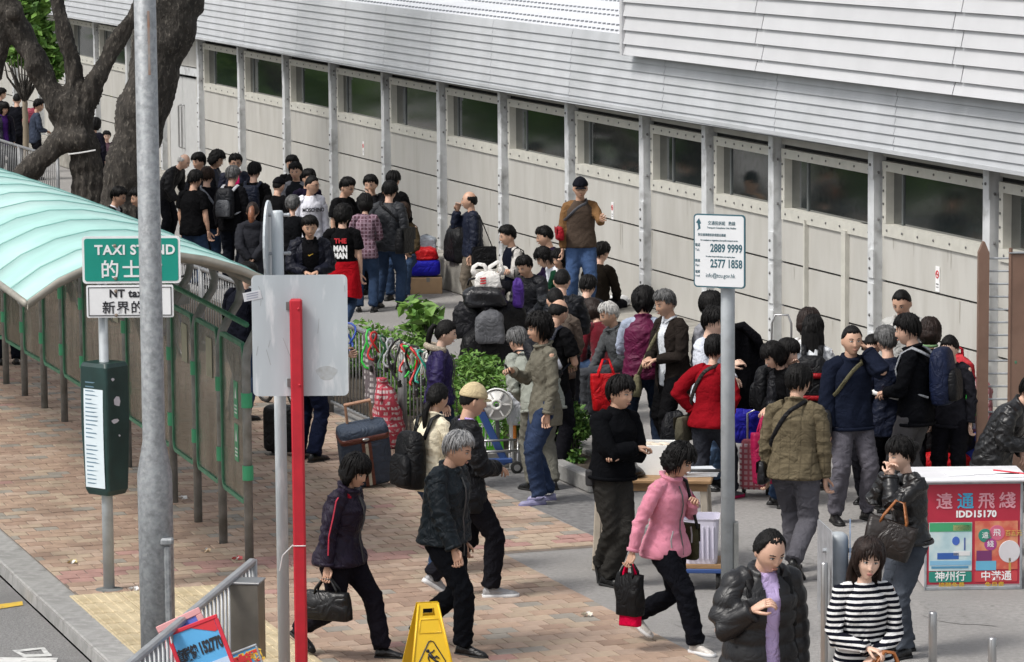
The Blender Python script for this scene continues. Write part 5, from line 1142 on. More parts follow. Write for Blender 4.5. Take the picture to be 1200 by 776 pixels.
P('man in a black leather jacket bending in from the right edge', 1216, 440, 1.62, 64, ('front', 'hold'), 'stand', 34, 0, top=('#0e0e10', 'leather'), bot=TR, hair='short', key='edge', collar='stand', fat=1.1)
# --- middle right
P('woman in a red jumper with one hand on her hip', 838, 393, 1.58, 148, ('akimbo', 'akimbo'), 'walkR', 6, 10, top=('#7a0e18', 'wool'), bot=('#2c2e35', 'cotton'), hair='fringe', fem=True, hem=-.09, key='red', shoes=('#6b6f78', '#c2185b', 'trainer'), fat=1.05)
P('person in a plum quilted waistcoat over a pale blue shirt seen from behind', 754, 337, 1.68, 176, ('front', 'front'), 'wide', 2, 0, top=('#561538', 'nylon'), sleeve='none', vest=True, under=('#9aa3b5', 'cotton'), bot=JD, hair='messy', fem=False, hem=-.10, key='plum', collar='stand', fat=1.04)
P('man in a brown blazer facing left beside the plum waistcoat', 777, 339, 1.72, -58, ('front', 'front'), 'shift', 4, 0, nod=12, top=('#241f1c', 'cotton'), bot=BK, hair='short', hc='darkgrey', skin=1, hem=-.22, key='blazer', open_=(.05, .06), inner='#c9ced4', fat=1.08)
P('person in a pale grey top behind the hotline sign pole', 832, 343, 1.66, -150, ('hang', 'hang'), 'stand', 4, 0, top=('#85868c', 'cotton'), bot=JD, hair='messy')
P('young man holding up a black jacket behind the sign pole', 838, 360, 1.70, 62, ('front', 'hold'), 'stand', 2, 8, top=('#c3c8d2', 'cotton'), bot=JL, hair='fringe', skin=2, key='jacketman')
P('dark haired woman bending behind the black rucksacks', 902, 402, 1.52, -60, ('front', 'front'), 'stand', 12, 0, nod=18, top=BK, bot=TR, hair='bob', fem=True, key='benddark')
P('girl with a hand over her mouth in a striped white jacket', 924, 398, 1.50, 60, ('chin', 'carry'), 'stand', 3, 0, nod=6, top=('#101116', 'nylon'), bot=JE, hair='bobfringe', fem=True, skin=2, key='girl')
P('woman with very long black hair and a red and black rucksack', 953, 369, 1.62, 172, ('hang', 'hang'), 'stand', 2, 0, top=('#c9ccd0', 'cotton'), bot=JD, hair='long', fem=True, key='longhair')
P('dark haired woman partly hidden behind the long haired woman', 948, 362, 1.66, 150, ('hang', 'hang'), 'stand', 0, 0, top=('#d5d5d5', 'cotton'), bot=TR, hair='bob', fem=True, hc='darkbrown')
P('woman with tied back hair behind the man on the phone', 1022, 391, 1.56, -20, ('hang', 'hang'), 'stand', 0, 10, nod=14, top=('#4e4a48', 'cotton'), bot=TR, hair='tied', fem=True, skin=2)
P('man with a shaved head standing by the wall', 1055, 339, 1.76, -28, ('hang', 'hang'), 'stand', 3, 0, nod=20, top=('#a9a9a6', 'cotton'), bot=TR, hair='crew', skin=1)
P('grey haired man in a long navy jacket seen from behind', 1038, 382, 1.64, -165, ('hang', 'hang'), 'stand', 3, 0, top=('#10172a', 'nylon'), bot=TR, hair='short', hc='darkgrey', hem=-.22, fat=1.06)
P('woman with bobbed brown hair and a green neckband seen from behind', 1090, 373, 1.62, 170, ('hang', 'hang'), 'stand', 2, 0, top=('#0d0d0e', 'cotton'), bot=TR, hair='bob', hc='darkbrown', fem=True, key='bobneck')
# --- centre
P('woman in an olive grey jacket and jeans facing left', 632, 367, 1.74, -72, ('hang', 'hold'), 'shift', 1, 0, nod=4, top=('#68655a', 'cotton'), bot=('#232f47', 'denim'), hair='messy', fem=True, skin=1, hem=-.20, key='olive', shoes=('#8c8aa8', '#6d6b8c', 'flat'), collar='shirt')
P('balding man in a black T-shirt behind the olive jacket', 658, 349, 1.70, 140, ('hold', 'front'), 'stand', 5, 0, nod=20, top=BK, sleeve='short', bot=TR, hair='bald', skin=1, key='bald')
P('man with cropped black hair in a taupe top seen from behind', 650, 336, 1.68, -172, ('front', 'front'), 'stand', 5, 0, nod=16, top=('#5a5048', 'cotton'), bot=TR, hair='crew')
P('broad man in a black jacket seen from behind near the wall', 659, 314, 1.68, 168, ('front', 'front'), 'stand', 6, 0, top=('#0e1016', 'nylon'), bot=TR, hair='crew', fat=1.12)
P('grey haired person hunched forward in a pale grey jacket', 604, 384, 1.64, 212, ('front', 'front'), 'stand', 46, 0, nod=4, top=('#8c9088', 'cotton'), bot=('#6b6a62', 'cotton'), hair='short', hc='darkgrey', key='hunch', fat=1.2)
P('young woman in a purple hooded jacket with a ponytail', 524, 374, 1.60, 92, ('pocket', 'pocket'), 'stand', 2, 0, nod=10, top=('#231a45', 'nylon'), bot=JD, hair='tied+pony', fem=True, skin=2, hem=-.16, key='hoodgirl', fat=1.05)
P('seated person in a dark red jacket with head bowed', 691, 351, 1.6, -150, ('lap', 'lap'), 'sit', 20, 0, nod=20, top=('#5e1420', 'fleece'), bot=JE, hair='bob', hc='darkbrown', fem=True, seat=.40)
P('old man with white hair seated in a grey jacket', 711, 354, 1.66, -66, ('lap', 'knee'), 'sit', 14, 0, nod=8, top=('#4c4e50', 'cotton'), bot=('#3f4145', 'cotton'), hair='short', hc='white', skin=1, seat=.40, key='whitehair', collar='shirt', shoes=TRN)
P('man in a cap and brown knitted waistcoat pointing while standing on the ledge', 680, 207, 1.72, 6, ('point', 'hang'), 'stand', 2, -4, nod=4, top=('#4b4038', 'wool'), sleeve='none', vest=True, under=('#76583a', 'cotton'), bot=('#35496a', 'denim'), hair='crew', skin=1, cap=('#15161d', True), glasses=True, gz=.42, hem=-.06, key='capman')
P('man in a dark brown jacket seated on the ledge facing right', 706, 283, 1.68, 148, ('lap', 'lap'), 'sit', 10, 0, top=('#1f1a15', 'cotton'), bot=TR, hair='short', seat=.42)
P('man in a navy waistcoat over a striped shirt seated with crossed arms', 593, 264, 1.70, -68, ('cross', 'cross2'), 'sit', 8, -6, top=('#10131f', 'wool'), sleeve='none', vest=True, under=('#b5b2ae', 'cotton'), bot=TR, hair='short', skin=1, seat=.42, key='vestman')
P('man in a purple shirt seated by the wall facing left', 636, 265, 1.70, -84, ('lap', 'lap'), 'sit', 12, 0, top=('#20172f', 'cotton'), bot=TR, hair='short', skin=1, seat=.42)
P('boy in a white T-shirt leaning forward on his knees', 633, 291, 1.62, -70, ('lap', 'lap'), 'sitk', 38, 0, nod=10, top=('#cfd2da', 'cotton'), sleeve='short', bot=('#8e9aa5', 'denim'), hair='messy', skin=1, seat=.40)
P('woman in a dark green cardigan eating while seated', 655, 292, 1.58, -38, ('hold', 'front'), 'sitk', 12, 0, nod=4, top=('#123524', 'cotton'), bot=('#16181e', 'cotton'), hair='bob', fem=True, skin=1, seat=.40, open_=(.04, .06), inner='#d0d0d0', key='green')
P('balding man in a navy jacket smoking against the wall', 551, 223, 1.66, -84, ('hang', 'smoke'), 'stand', 2, -10, nod=-2, top=('#121829', 'nylon'), bot=('#625a50', 'cotton'), hair='bald', hc='black', skin=1, key='smoker', hem=-.12)
P('woman in a brown patterned top seated by the blue bag', 472, 238, 1.66, -12, ('lap', 'hold'), 'sit', 4, 0, nod=2, top=('#3d3426', 'cotton'), bot=JE, hair='bob', hc='brown', fem=True, skin=2, seat=.46, key='brownseat')
P('man in a grey jacket with a black shoulder bag seen from behind', 457, 212, 1.74, 158, ('hang', 'hang'), 'wide', 3, 6, top=('#2b2d31', 'nylon'), bot=JE, hair='short', key='greybag', fat=1.1)
P('tall man in black turned to the wall', 461, 200, 1.72, 168, ('hang', 'hang'), 'stand', 0, 0, top=BK, bot=TR, hair='short')
P('man holding his chin against the wall', 434, 205, 1.70, -14, ('chin', 'hang'), 'stand', 2, 0, top=('#17171a', 'cotton'), bot=TR, hair='short', skin=1)
P('woman in a pink checked shirt seen from behind', 428, 227, 1.60, 178, ('front', 'front'), 'stand', 4, 0, top=('#5c424c', 'cotton'), pat=('plaid', '#8a7480', .05, .3), bot=JE, hair='bob', fem=True)
P('man with glasses in a black T-shirt facing right', 409, 208, 1.72, 58, ('front', 'hang'), 'stand', 3, 0, nod=16, top=BK, sleeve='short', bot=JE, hair='short', glasses=True, skin=1, fat=1.12)
P('man in a printed black T-shirt with a red jacket tied at his waist', 402, 240, 1.72, 172, ('hang', 'hang'), 'walkL', 2, 0, top=('#0c0c0e', 'cotton'), sleeve='short', bot=JE, hair='messy', key='redwaist')
P('man in a dark navy tracksuit top facing the camera', 363, 253, 1.72, 6, ('front', 'front'), 'stand', 4, 0, nod=10, top=('#0b0e1c', 'nylon'), bot=TR, hair='short', skin=1, open_=(.09, .08), inner='#0d0d10', key='tracksuit', fat=1.1)
P('man in a white sweatshirt with black lettering and glasses', 366, 205, 1.72, 22, ('hang', 'hang'), 'stand', 2, 40, nod=6, top=('#e2e2ea', 'cotton'), bot=JE, hair='crew', glasses=True, skin=1, key='whitetop')
P('man in a dark plum top behind the white sweatshirt', 362, 198, 1.70, 30, ('hang', 'hang'), 'stand', 2, 0, top=('#1a1526', 'cotton'), bot=TR, hair='short', skin=1)
P('man in a charcoal waistcoat over a grey shirt facing the camera', 346, 190, 1.70, -16, ('hang', 'hang'), 'stand', 2, 10, nod=8, top=('#191b20', 'cotton'), sleeve='none', vest=True, under=('#75767c', 'cotton'), bot=TR, hair='short', skin=1)
P('man looking out from the back of the group by the wall', 342, 182, 1.70, -10, ('hang', 'hang'), 'stand', 0, 0, top=BK, bot=TR, hair='short', skin=1)
P('person in a black jacket with dark grey hair seen from behind', 343, 229, 1.62, 174, ('front', 'front'), 'stand', 4, 0, top=('#0e0f12', 'cotton'), bot=TR, hair='fringe', hc='darkgrey', fem=True, key='blackback')
P('person with a dark cap half hidden behind the charcoal waistcoat', 327, 207, 1.6, 150, ('hang', 'hang'), 'stand', 4, 0, top=BK, bot=TR, hair='crew', cap=('#101014', False))
P('woman in a dark grey hooded coat with a ginger ponytail', 296, 236, 1.62, 178, ('behind', 'behind'), 'stand', 2, 0, top=('#2a2b30', 'wool'), bot=TR, hair='tied+lowpony', hc='darkbrown', fem=True, hem=-.26, hood=True, key='ginger', fat=1.06)
P('man in a black cap and T-shirt carrying a navy rucksack', 298, 190, 1.74, 170, ('hang', 'hang'), 'stand', 2, 0, top=BK, sleeve='short', bot=TR, hair='short', cap=('#101015', False), key='capback', fat=1.06)
P('dark grey haired man in black with a black and white rucksack', 273, 194, 1.74, 160, ('hang', 'hang'), 'stand', 3, 0, top=('#111114', 'cotton'), bot=('#181b24', 'cotton'), hair='short', hc='darkgrey', key='whitestrap')
P('man with glasses in a navy jacket and pink lanyard', 276, 180, 1.72, 8, ('hang', 'hang'), 'stand', 0, 0, top=('#131729', 'nylon'), bot=TR, hair='short', glasses=True, skin=1, open_=(.03, .05), inner='#c02060')
P('man with curly hair in a slate blue jacket facing right', 256, 177, 1.70, 70, ('hang', 'hang'), 'stand', 8, 0, nod=14, top=('#262a38', 'nylon'), bot=JE, hair='curly', skin=1)
P('person in black with a grey strap seen from behind', 243, 196, 1.66, 168, ('hang', 'hang'), 'stand', 2, 0, top=('#0d0d11', 'cotton'), bot=JE, hair='fringe', hc='brown', key='strapback')
P('man in a black T-shirt with a tattooed forearm', 229, 199, 1.72, 148, ('hang', 'hang'), 'stand', 2, 0, top=('#0a0a0c', 'cotton'), sleeve='short', bot=JE, hair='short', skin=1, fat=1.14, key='tattoo')
P('man in a dark jacket looking left beside the bent old man', 232, 179, 1.70, -30, ('hang', 'front'), 'stand', 2, -14, top=('#14151a', 'cotton'), bot=TR, hair='fringe', skin=1)
P('bent old man with white hair in a black jacket by the railing', 219, 180, 1.66, 70, ('reach', 'reach'), 'stand', 38, 0, nod=10, top=('#0e0e11', 'nylon'), bot=TR, hair='bald', hc='white', skin=0)
P('man in black crouched at the bicycles behind the taxi shelter', 291, 307, 1.70, 140, ('front', 'front'), 'stand', 12, 0, top=('#11131c', 'cotton'), bot=('#27374f', 'denim'), hair='short', key='shelterman')
# --- left, beyond the canopy
P('man in a black suit and white shirt leaning towards his neighbour', 141, 219, 1.68, 72, ('hang', 'hang'), 'stand', 10, 0, nod=12, top=('#0d0d10', 'cotton'), bot=TR, hair='short', skin=1, open_=(.03, .06), inner='#d6d6dc')
P('man in a black top facing the man in the suit', 160, 220, 1.68, -66, ('hang', 'hang'), 'stand', 8, 0, nod=10, top=BK, bot=TR, hair='short', skin=1)
P('woman in a black jacket and purple top at the far left edge', 5, 120, 1.60, 28, ('hang', 'hang'), 'stand', 0, 10, top=('#101220', 'nylon'), bot=TR, hair='bobfringe', fem=True, skin=1, open_=(.05, .05), inner='#3b1e5a')
P('dark haired person behind the woman at the far left edge', 2, 103, 1.64, 120, ('hang', 'hang'), 'stand', 0, 0, top=BK, bot=TR, hair='short')
P('man in a black shirt seen from behind near the small bare tree', 20, 109, 1.68, 168, ('hang', 'hang'), 'stand', 0, 10, top=('#0f1016', 'cotton'), bot=TR, hair='crew', fat=1.1)
P('person in a slate grey top with a pink bag left of the forked tree', 46, 116, 1.66, 110, ('hang', 'front'), 'stand', 6, 0, top=('#3a4150', 'cotton'), bot=TR, hair='short', skin=1, key='pinkbag')
P('dark haired woman just right of the forked tree trunk', 112, 138, 1.60, 160, ('hang', 'hang'), 'stand', 0, 0, top=('#1b1a24', 'cotton'), bot=TR, hair='bob', fem=True)
P('child peering between the railings right of the forked tree', 125, 153, 1.30, 10, ('hang', 'hang'), 'stand', 0, 0, top=('#5a4650', 'cotton'), bot=TR, hair='short', skin=2)
P('person in dark trousers mostly hidden by the shelter roof', 4, 262, 1.70, 200, ('hang', 'hang'), 'stand', 0, 0, top=('#121521', 'nylon'), bot=('#12141d', 'cotton'), hair='short', key='leftlegs')
P('man in navy trousers behind the sign panel pulling a suitcase', 362, 336, 1.72, 150, ('hang', 'reach'), 'stand', 2, 0, top=('#141824', 'cotton'), bot=('#161c30', 'cotton'), hair='short', key='puller')

# --- half hidden people that fill the crowd
P('woman in a dark top with tied hair right of the tall man in black', 1112, 392, 1.56, -30, ('hang', 'hang'), 'stand', 4, 0, nod=12, top=('#24242a', 'cotton'), bot=TR, hair='tied', fem=True, skin=2)

P('man in a dark jacket seated between the heap of bags and the boy in white', 612, 300, 1.66, -40, ('lap', 'lap'), 'sit', 16, 0, nod=16, top=('#17181d', 'nylon'), bot=TR, hair='short', skin=1, seat=.42)
P('person in a charcoal jumper seated behind the man with white hair', 690, 322, 1.64, 160, ('lap', 'lap'), 'sit', 14, 0, nod=10, top=('#2a2c31', 'wool'), bot=TR, hair='short', seat=.42)
# ================================================================== TREES AND PLANTS
def atd(u, v, D): r = ray(u, v); return CAM_C+r*(D/r[1])
bark = mat('bark', (.036, .031, .026), .95, var=.5, vscale=9, bump=.035, bscale=26, col2=(.14, .125, .105), mix2=.24, s2=26, thr=.08, stretch=(1, 1, .45))
LEAFM = [mat('leaf_'+n, c, .55, var=.25, vscale=3, spec=.3) for n, c in (('bright', (.125, .235, .045)), ('mid', (.075, .17, .03)), ('dark', (.04, .10, .025)), ('yellow', (.30, .33, .03)))]
def leaves(name, centres, radii, n, size, parent, mats=(0, 1, 2), seed=1, long=2.0, up=.3):
    rs = np.random.RandomState(seed); V = []; Fc = []; Mi = []; cs = np.array(centres); rd_ = np.array(radii)
    k = rs.randint(0, len(cs), n); d = rs.normal(size=(n, 3)); d /= np.linalg.norm(d, axis=1)[:, None]; rr = rs.uniform(0, 1, n)**.45; c = cs[k]+d*rr[:, None]*rd_[k]
    a = rs.normal(size=(n, 3)); a[:, 2] *= .6; a /= np.linalg.norm(a, axis=1)[:, None]; nn = rs.normal(size=(n, 3)); nn[:, 2] += up; b = np.cross(nn, a); b /= np.linalg.norm(b, axis=1)[:, None]+1e-9; fold = np.cross(a, b)
    sz = size*rs.uniform(.6, 1.3, n)[:, None]
    p0 = c-a*sz*long*.5; p1 = c+b*sz*.5+fold*sz*.12; p2 = c+a*sz*long*.5; p3 = c-b*sz*.5+fold*sz*.12
    V = np.stack([p0, p1, p2, p3], 1).reshape(-1, 3); idx = np.arange(n)*4
    me = bpy.data.meshes.new(name); me.from_pydata(V.tolist(), [], [(int(i), int(i)+1, int(i)+2, int(i)+3) for i in idx])
    for q in mats: me.materials.append(LEAFM[q])
    me.polygons.foreach_set('material_index', rs.randint(0, len(mats), n).astype(np.int32)); me.update()
    o = link(name, me, parent); return o
def limb(mb, pts, n=14, seed=0):
    rl = random.Random(seed); P0 = [np.asarray(p[0]) for p in pts]; r0 = [p[1] for p in pts]; out, ro = [], []
    for i in range(len(P0)-1):
        for j in range(6): f = j/6; q = P0[i]*(1-f)+P0[i+1]*f+np.array([rl.uniform(-1, 1), rl.uniform(-1, 1), 0])*r0[i]*.10; out.append(q); ro.append((r0[i]*(1-f)+r0[i+1]*f)*rl.uniform(.93, 1.08))
    out.append(P0[-1]); ro.append(r0[-1]); mb.tube(out, ro, n)
def grow(mb, t):
    def post(me):
        e = get_ed(me); v_ = laplace(get_co(me), e, 6); me.vertices.foreach_set('co', v_.ravel()); me.update(); n_ = get_no(me)
        d = .022*np.sin(v_[:, 2]*5+3*np.sin(v_[:, 0]*4)+2*np.sin(v_[:, 1]*5))+.018*(1-2*np.abs(np.sin(np.arctan2(v_[:, 1], v_[:, 0])*7+v_[:, 2]*2.5+2*np.sin(v_[:, 2]*3.1))))+.008*np.sin(v_[:, 2]*31+5*np.sin(v_[:, 0]*23))*np.sin(v_[:, 0]*37+v_[:, 1]*29)
        v_ = v_+n_*d[:, None]; me.vertices.foreach_set('co', v_.ravel()); me.update(); me.polygons.foreach_set('use_smooth', [True]*len(me.polygons)); return me
    remesh_part('trunk', mb, bark, t, .035, post)
TG = 'trees growing in the strip behind the taxi shelter'
def treething(name, lab, base): return thing(name, lab, 'tree', base, 0, TG)
# leaning trunk behind the lamp post
D1 = 46.0; b0 = gnd(140, 335); D1 = b0[1]; pm = lambda px: px*.90*D1/F_PX
t = treething('tree', 'thick leaning tree trunk right behind the lamp post', b0)
def lp_(u, v, D): return atd(u, v, D)-b0
TK = MB(); m = TK; limb(m, [((0, 0, -.1), pm(42)), (lp_(143, 250, D1), pm(33)), (lp_(160, 160, D1), pm(31)), (lp_(183, 70, D1), pm(33)), (lp_(207, 0, D1), pm(40)), (lp_(225, -90, D1), pm(30))], 18, 1)
limb(TK, [(lp_(190, 60, D1), pm(22)), (lp_(225, -5, D1), pm(20)), (lp_(262, -80, D1), pm(17))], 12, 2)
limb(TK, [(lp_(198, 10, D1), pm(22)), (lp_(170, -110, D1), pm(16))], 12, 3); grow(TK, t)
cr = [lp_(u, v, D1+dd)for u, v, dd in ((150, -190, 0), (260, -200, 1), (330, -150, -1), (60, -220, 1), (210, -280, -1))]
leaves('crown', cr, [(1.5, 1.5, .9)]*5, 1700, .10, t, (1, 2), 3)
# forked tree
b0 = gnd(104, 300); D2 = b0[1]; pm = lambda px: px*.82*D2/F_PX
t = treething('tree', 'dark forked tree with three limbs at the far left', b0)
TK = MB(); limb(TK, [((0, 0, -.1), pm(32)), (lp_(106, 230, D2), pm(25)), (lp_(98, 175, D2), pm(23)), (lp_(88, 135, D2), pm(25)), (lp_(82, 112, D2), pm(17))], 18, 4)
for i, pts in enumerate(([((92, 165), 20), ((72, 130), 19), ((42, 75), 18), ((15, 20), 17), ((-8, -50), 14)], [((92, 140), 15), ((84, 70), 11.5), ((66, 0), 11), ((50, -70), 9)], [((98, 128), 15), ((120, 80), 14), ((158, 20), 12), ((190, -40), 10)], [((96, 165), 19), ((70, 165), 17), ((40, 195), 16), ((10, 235), 18)], [((-2, 95), 9), ((0, 40), 14), ((-4, -30), 14)])):
    limb(TK, [(lp_(*q, D2-.2*(i == 3)), pm(r_)) for q, r_ in pts], 14, 10+i)
grow(TK, t)
m = MB(); m.ball(lp_(15, 16, D2-.25), (pm(11), .06, pm(9)), 10, 7); m.build('branch_scar', bark, t, True)
m = MB(); m.tube([lp_(80, 181, D2-.42), lp_(95, 179, D2-.42), lp_(112, 176, D2-.40)], .012, 5); m.build('wire', WHITEP, t)
leaves('crown', [lp_(u, v, D2) for u, v in ((-20, -120), (60, -140), (130, -150), (210, -120))], [(1.4, 1.4, .8)]*4, 1100, .10, t, (1, 2), 5)
# small bare tree with a green crown behind
b0 = gnd(31, 225); D3 = b0[1]; pm = lambda px: px*D3/F_PX
t = treething('tree', 'small thin tree with bare fanning branches at the far left', b0)
m = MB(); limb(m, [((0, 0, 0), pm(4)), (lp_(30, 150, D3), pm(3.4)), (lp_(29, 118, D3), pm(3.2))], 8, 30); m.build('trunk', mat('pale_bark', (.22, .18, .13), .9), t, True)
m = MB(); rl = random.Random(8)
for i in range(13):
    a = -24+48*i/12; m.tube([lp_(29, 120, D3), lp_(29+a*.35, 108-rl.uniform(0, 6), D3+rl.uniform(-.3, .3)), lp_(29+a*.85, 92-rl.uniform(0, 12), D3), lp_(29+a*1.05, 76-rl.uniform(0, 14), D3)], [pm(1.8), pm(1.6), pm(1.2), pm(.5)], 5)
tag(m.build('branches', bark, t, True), kind='stuff')
leaves('crown', [lp_(u, v, D3+1) for u, v in ((30, 20), (48, 45), (60, 75), (20, 60), (40, 0))], [(.45, .6, .5), (.4, .5, .45), (.25, .4, .4), (.25, .4, .3), (.5, .5, .4)], 1500, .13, t, (0, 0, 1), 8)
b0 = gnd(196, 205); t = thing('climbing_plant', 'yellow green hanging plant between the trunk and the station door', 'plant', b0)
leaves('foliage', [atd(u, v, b0[1])-b0 for u, v in ((194, 125), (196, 145), (191, 152), (143, 112), (144, 124), (192, 108))], [(.16, .2, .3)]*6, 520, .10, t, (3, 0), 9)
m = MB(); m.tube([(0, 0, 0), atd(193, 160, b0[1])-b0, atd(194, 100, b0[1])-b0], .02, 6); m.build('stem', bark, t)
o = thing('tree_row', 'row of leafy trees beyond the left edge, mirrored in the station windows', 'trees', (-15, 60, 0)); rl = random.Random(4)
q = leaves('tree_row_foliage', [(2.5-9*f+rl.uniform(-.6, .6), -16+46*f, rl.uniform(.4, 4.2)) for f in np.linspace(0, 1, 60)], [(1.1, 1.3, 1.1)]*60, 14000, .22, None, (0, 1, 1), 77); q.parent = o; tag(q, kind='stuff')
# planter strip: soil, edging and hedge bushes
soil = mat('planter_soil', (.07, .055, .04), .95, var=.3, vscale=8, bump=.02, bscale=25)
p_ = thing('planter', 'long low planter with a concrete edge behind the railing', 'planter', wp(0, 0), WANG)
m = MB(); m.box(L(6.4, 4.55, .06), (20.2, 1.05, .10)); m.box(L(17.4, 4.25, .06), (1.7, .42, .10)); m.build('soil', soil, p_)
s_ = -3.5
while s_ < 18.2:
    for t_ in (4.0, ): m = MB(); m.cbox(L(s_+.5, t_, .08), (.985, .14, .16), .015); m.build('edging_stone', km, p_)
    s_ += 1.0
m = MB(); m.cbox(L(18.32, 4.22, .08), (.14, .58, .16), .015); m.cbox(L(17.45, 4.53, .08), (1.7, .14, .16), .015); m.cbox(L(16.55, 4.85, .08), (.14, .5, .16), .015); m.build('edging_stone', km, p_)
HG = 'green bushes in the planter behind the railing'
hb_ = [(6.6, 4.5, .7, 'loose green bush behind the grey sign panel'), (8.6, 4.6, .62, 'green bush just right of the grey sign panel'), (10.4, 4.45, .62, 'green bush below the man in the printed T-shirt'), (12.0, 4.5, .75, 'bright bush behind the coloured cable locks'), (13.4, 4.35, .72, 'bright green bush left of the purple hooded jacket'), (14.9, 4.35, .78, 'fresh green bush right of the purple hooded jacket'), (16.1, 4.4, .60, 'low green bush behind the hunched person in pale grey')]
for i, (s_, t_, h_, lab) in enumerate(hb_):
    o = thing('bush', lab, 'bush', wp(s_, t_, .1), WANG, HG); rl = random.Random(i)
    cs = [(rl.uniform(-.75, .75), rl.uniform(-.4, .4), h_*rl.uniform(.3, .72)) for _ in range(11)]
    leaves('foliage', cs, [(.30, .26, .20)]*11, 2600, .036, o, (0, 0, 1), 20+i)
    m = MB(); [m.tube([(c[0]*.3, c[1]*.3, 0), (c[0]*.8, c[1]*.8, c[2]*.7), c], [.014, .010, .004], 5) for c in cs[:6]]; tag(m.build('stems', bark, o), kind='stuff')
o = thing('bush', 'large leaved plant rising above the hedge near the wall path', 'bush', gnd(493, 430), WANG, HG)
cs = [gnd(0, 0)*0+(atd(u, v, gnd(493, 430)[1])-gnd(493, 430)) for u, v in ((478, 378), (497, 366), (512, 372), (490, 385), (505, 360), (468, 360), (521, 368))]
leaves('foliage', cs, [(.20, .2, .12)]*7, 150, .10, o, (0, 0, 1), 40, 2.2, 1.2); m = MB(); [m.tube([(0, 0, 0), np.array(c)*.6, c], [.014, .01, .004], 5) for c in cs]; tag(m.build('stems', bark, o), kind='stuff')
o = thing('bush', 'dense little shrub at the planter end beside the olive jacket', 'bush', gnd(671, 553), WANG, HG); cs = [(random.uniform(-.14, .14), random.uniform(-.15, .15), z) for z in (.05, .15, .28, .35, .42, .48, .55, .60, .5, .4)]
leaves('foliage', cs, [(.13, .14, .10)]*10, 1500, .034, o, (1, 0, 2), 41)
m = MB(); [m.tube([(0, 0, 0), c], [.012, .004], 5) for c in cs]; tag(m.build('stems', bark, o), kind='stuff')
o = thing('bush', 'small weed growing through the bars of the railing', 'bush', gnd(476, 498), WANG, HG); leaves('foliage', [(0, 0, .12), (.05, 0, .25), (-.06, 0, .34)], [(.12, .08, .09)]*3, 260, .04, o, (0, 1), 42); m = MB(); m.tube([(0, 0, 0), (0, 0, .3)], .006, 5); m.build('stem', bark, o)

# ================================================================== BICYCLES
BKG = 'bicycles parked along the railing'
def bicycle(lab, s_, t_, rz, col, lean=8):
    o = thing('bicycle', lab, 'bicycle', wp(s_, t_), WANG+R(rz), BKG); o.rotation_euler.x = R(lean); fm = paint('bike_'+col[0], col[1], .35)
    for x in (-.5, .52):
        w = MB(); n = 28; w.tube([(x+.31*math.cos(2*PI*i/n), 0, .33+.31*math.sin(2*PI*i/n)) for i in range(n+1)], .021, 7); wo = w.build('wheel', RUBBER, o, True)
        w = MB(); w.tube([(x+.285*math.cos(2*PI*i/n), 0, .33+.285*math.sin(2*PI*i/n)) for i in range(n+1)], .010, 6); w.build('rim', STAINLESS, wo, True)
        w = MB()
        for i in range(14): w.tube([(x, .02*(-1)**i, .33), (x+.28*math.cos(2*PI*i/14), 0, .33+.28*math.sin(2*PI*i/14))], .0022, 4)
        w.cyl((x, -.04, .33), (x, .04, .33), .02, 8); tag(w.build('spokes', STAINLESS, wo), kind='stuff')
    f = MB()
    for a, b in (((-.5, .0, .33), (-.08, 0, .30)), ((-.5, 0, .33), (-.16, 0, .72)), ((-.08, 0, .30), (-.18, 0, .82)), ((-.08, 0, .30), (.34, 0, .70)), ((-.15, 0, .70), (.33, 0, .80)), ((.52, 0, .33), (.32, 0, .92))): f.tube([a, b], .016, 7)
    f.build('frame', fm, o, True)
    h = MB(); h.tube([(.31, 0, .92), (.30, 0, 1.0)], .014, 6); h.tube([(.22, -.28, 1.03), (.30, -.2, 1.02), (.32, 0, 1.0), (.30, .2, 1.02), (.22, .28, 1.03)], .013, 7); hb2 = h.build('handlebar', BLACKP, o, True)
    s2 = MB(); s2.loft([[(-.18+x*1.0, y*(1.5 if x < 0 else .6), z) for x, y in rrect(.26, .10, .04, 3)] for z in (.86, .90)]); s2.build('saddle', BLACKP, o)
    c = MB(); c.lathe([(.085, -.006), (.085, .006)], 14); c.v[-1] = c.v[-1]@rotx(PI/2).T+np.array([-.08, .03, .30]); c.tube([(-.08, -.08, .30), (-.02, -.08, .16), (.03, -.12, .16)], .008, 5); c.build('crank', STAINLESS, o)
    k_ = MB(); k_.loft([[(.42+x, y, z) for x, y in rrect(.26*w, .30*w, .02, 2)] for z, w in ((.72, .8), (.95, 1.0))], False); k_.box((.42, 0, .725), (.2, .22, .01)); k_.build('basket', STEEL_DARK, o)
bicycle('black bicycle whose wheel shows right of the grey sign panel', 11.9, 5.75, 6, ('black', (.02, .02, .022)))
bicycle('blue bicycle under the near edge of the shelter roof', 7.4, 5.9, 12, ('blue', (.02, .04, .35)))
bicycle('dark red bicycle behind the bent shelter posts', 5.4, 5.75, -8, ('red', (.25, .02, .02)))
bicycle('grey bicycle leaning on the railing behind the taxi stand sign', 3.0, 5.8, 10, ('grey', (.2, .2, .21)))
bicycle('black bicycle beside the tattooed man', .2, 5.6, -10, ('dark', (.02, .02, .02)))
bicycle('silver bicycle leaning on the railing below the bent old man', -2.2, 5.7, 14, ('silver', (.4, .4, .4)))
bicycle('blue framed bicycle behind the forked tree', -9.5, 5.6, 6, ('bright_blue', (.02, .10, .5)))
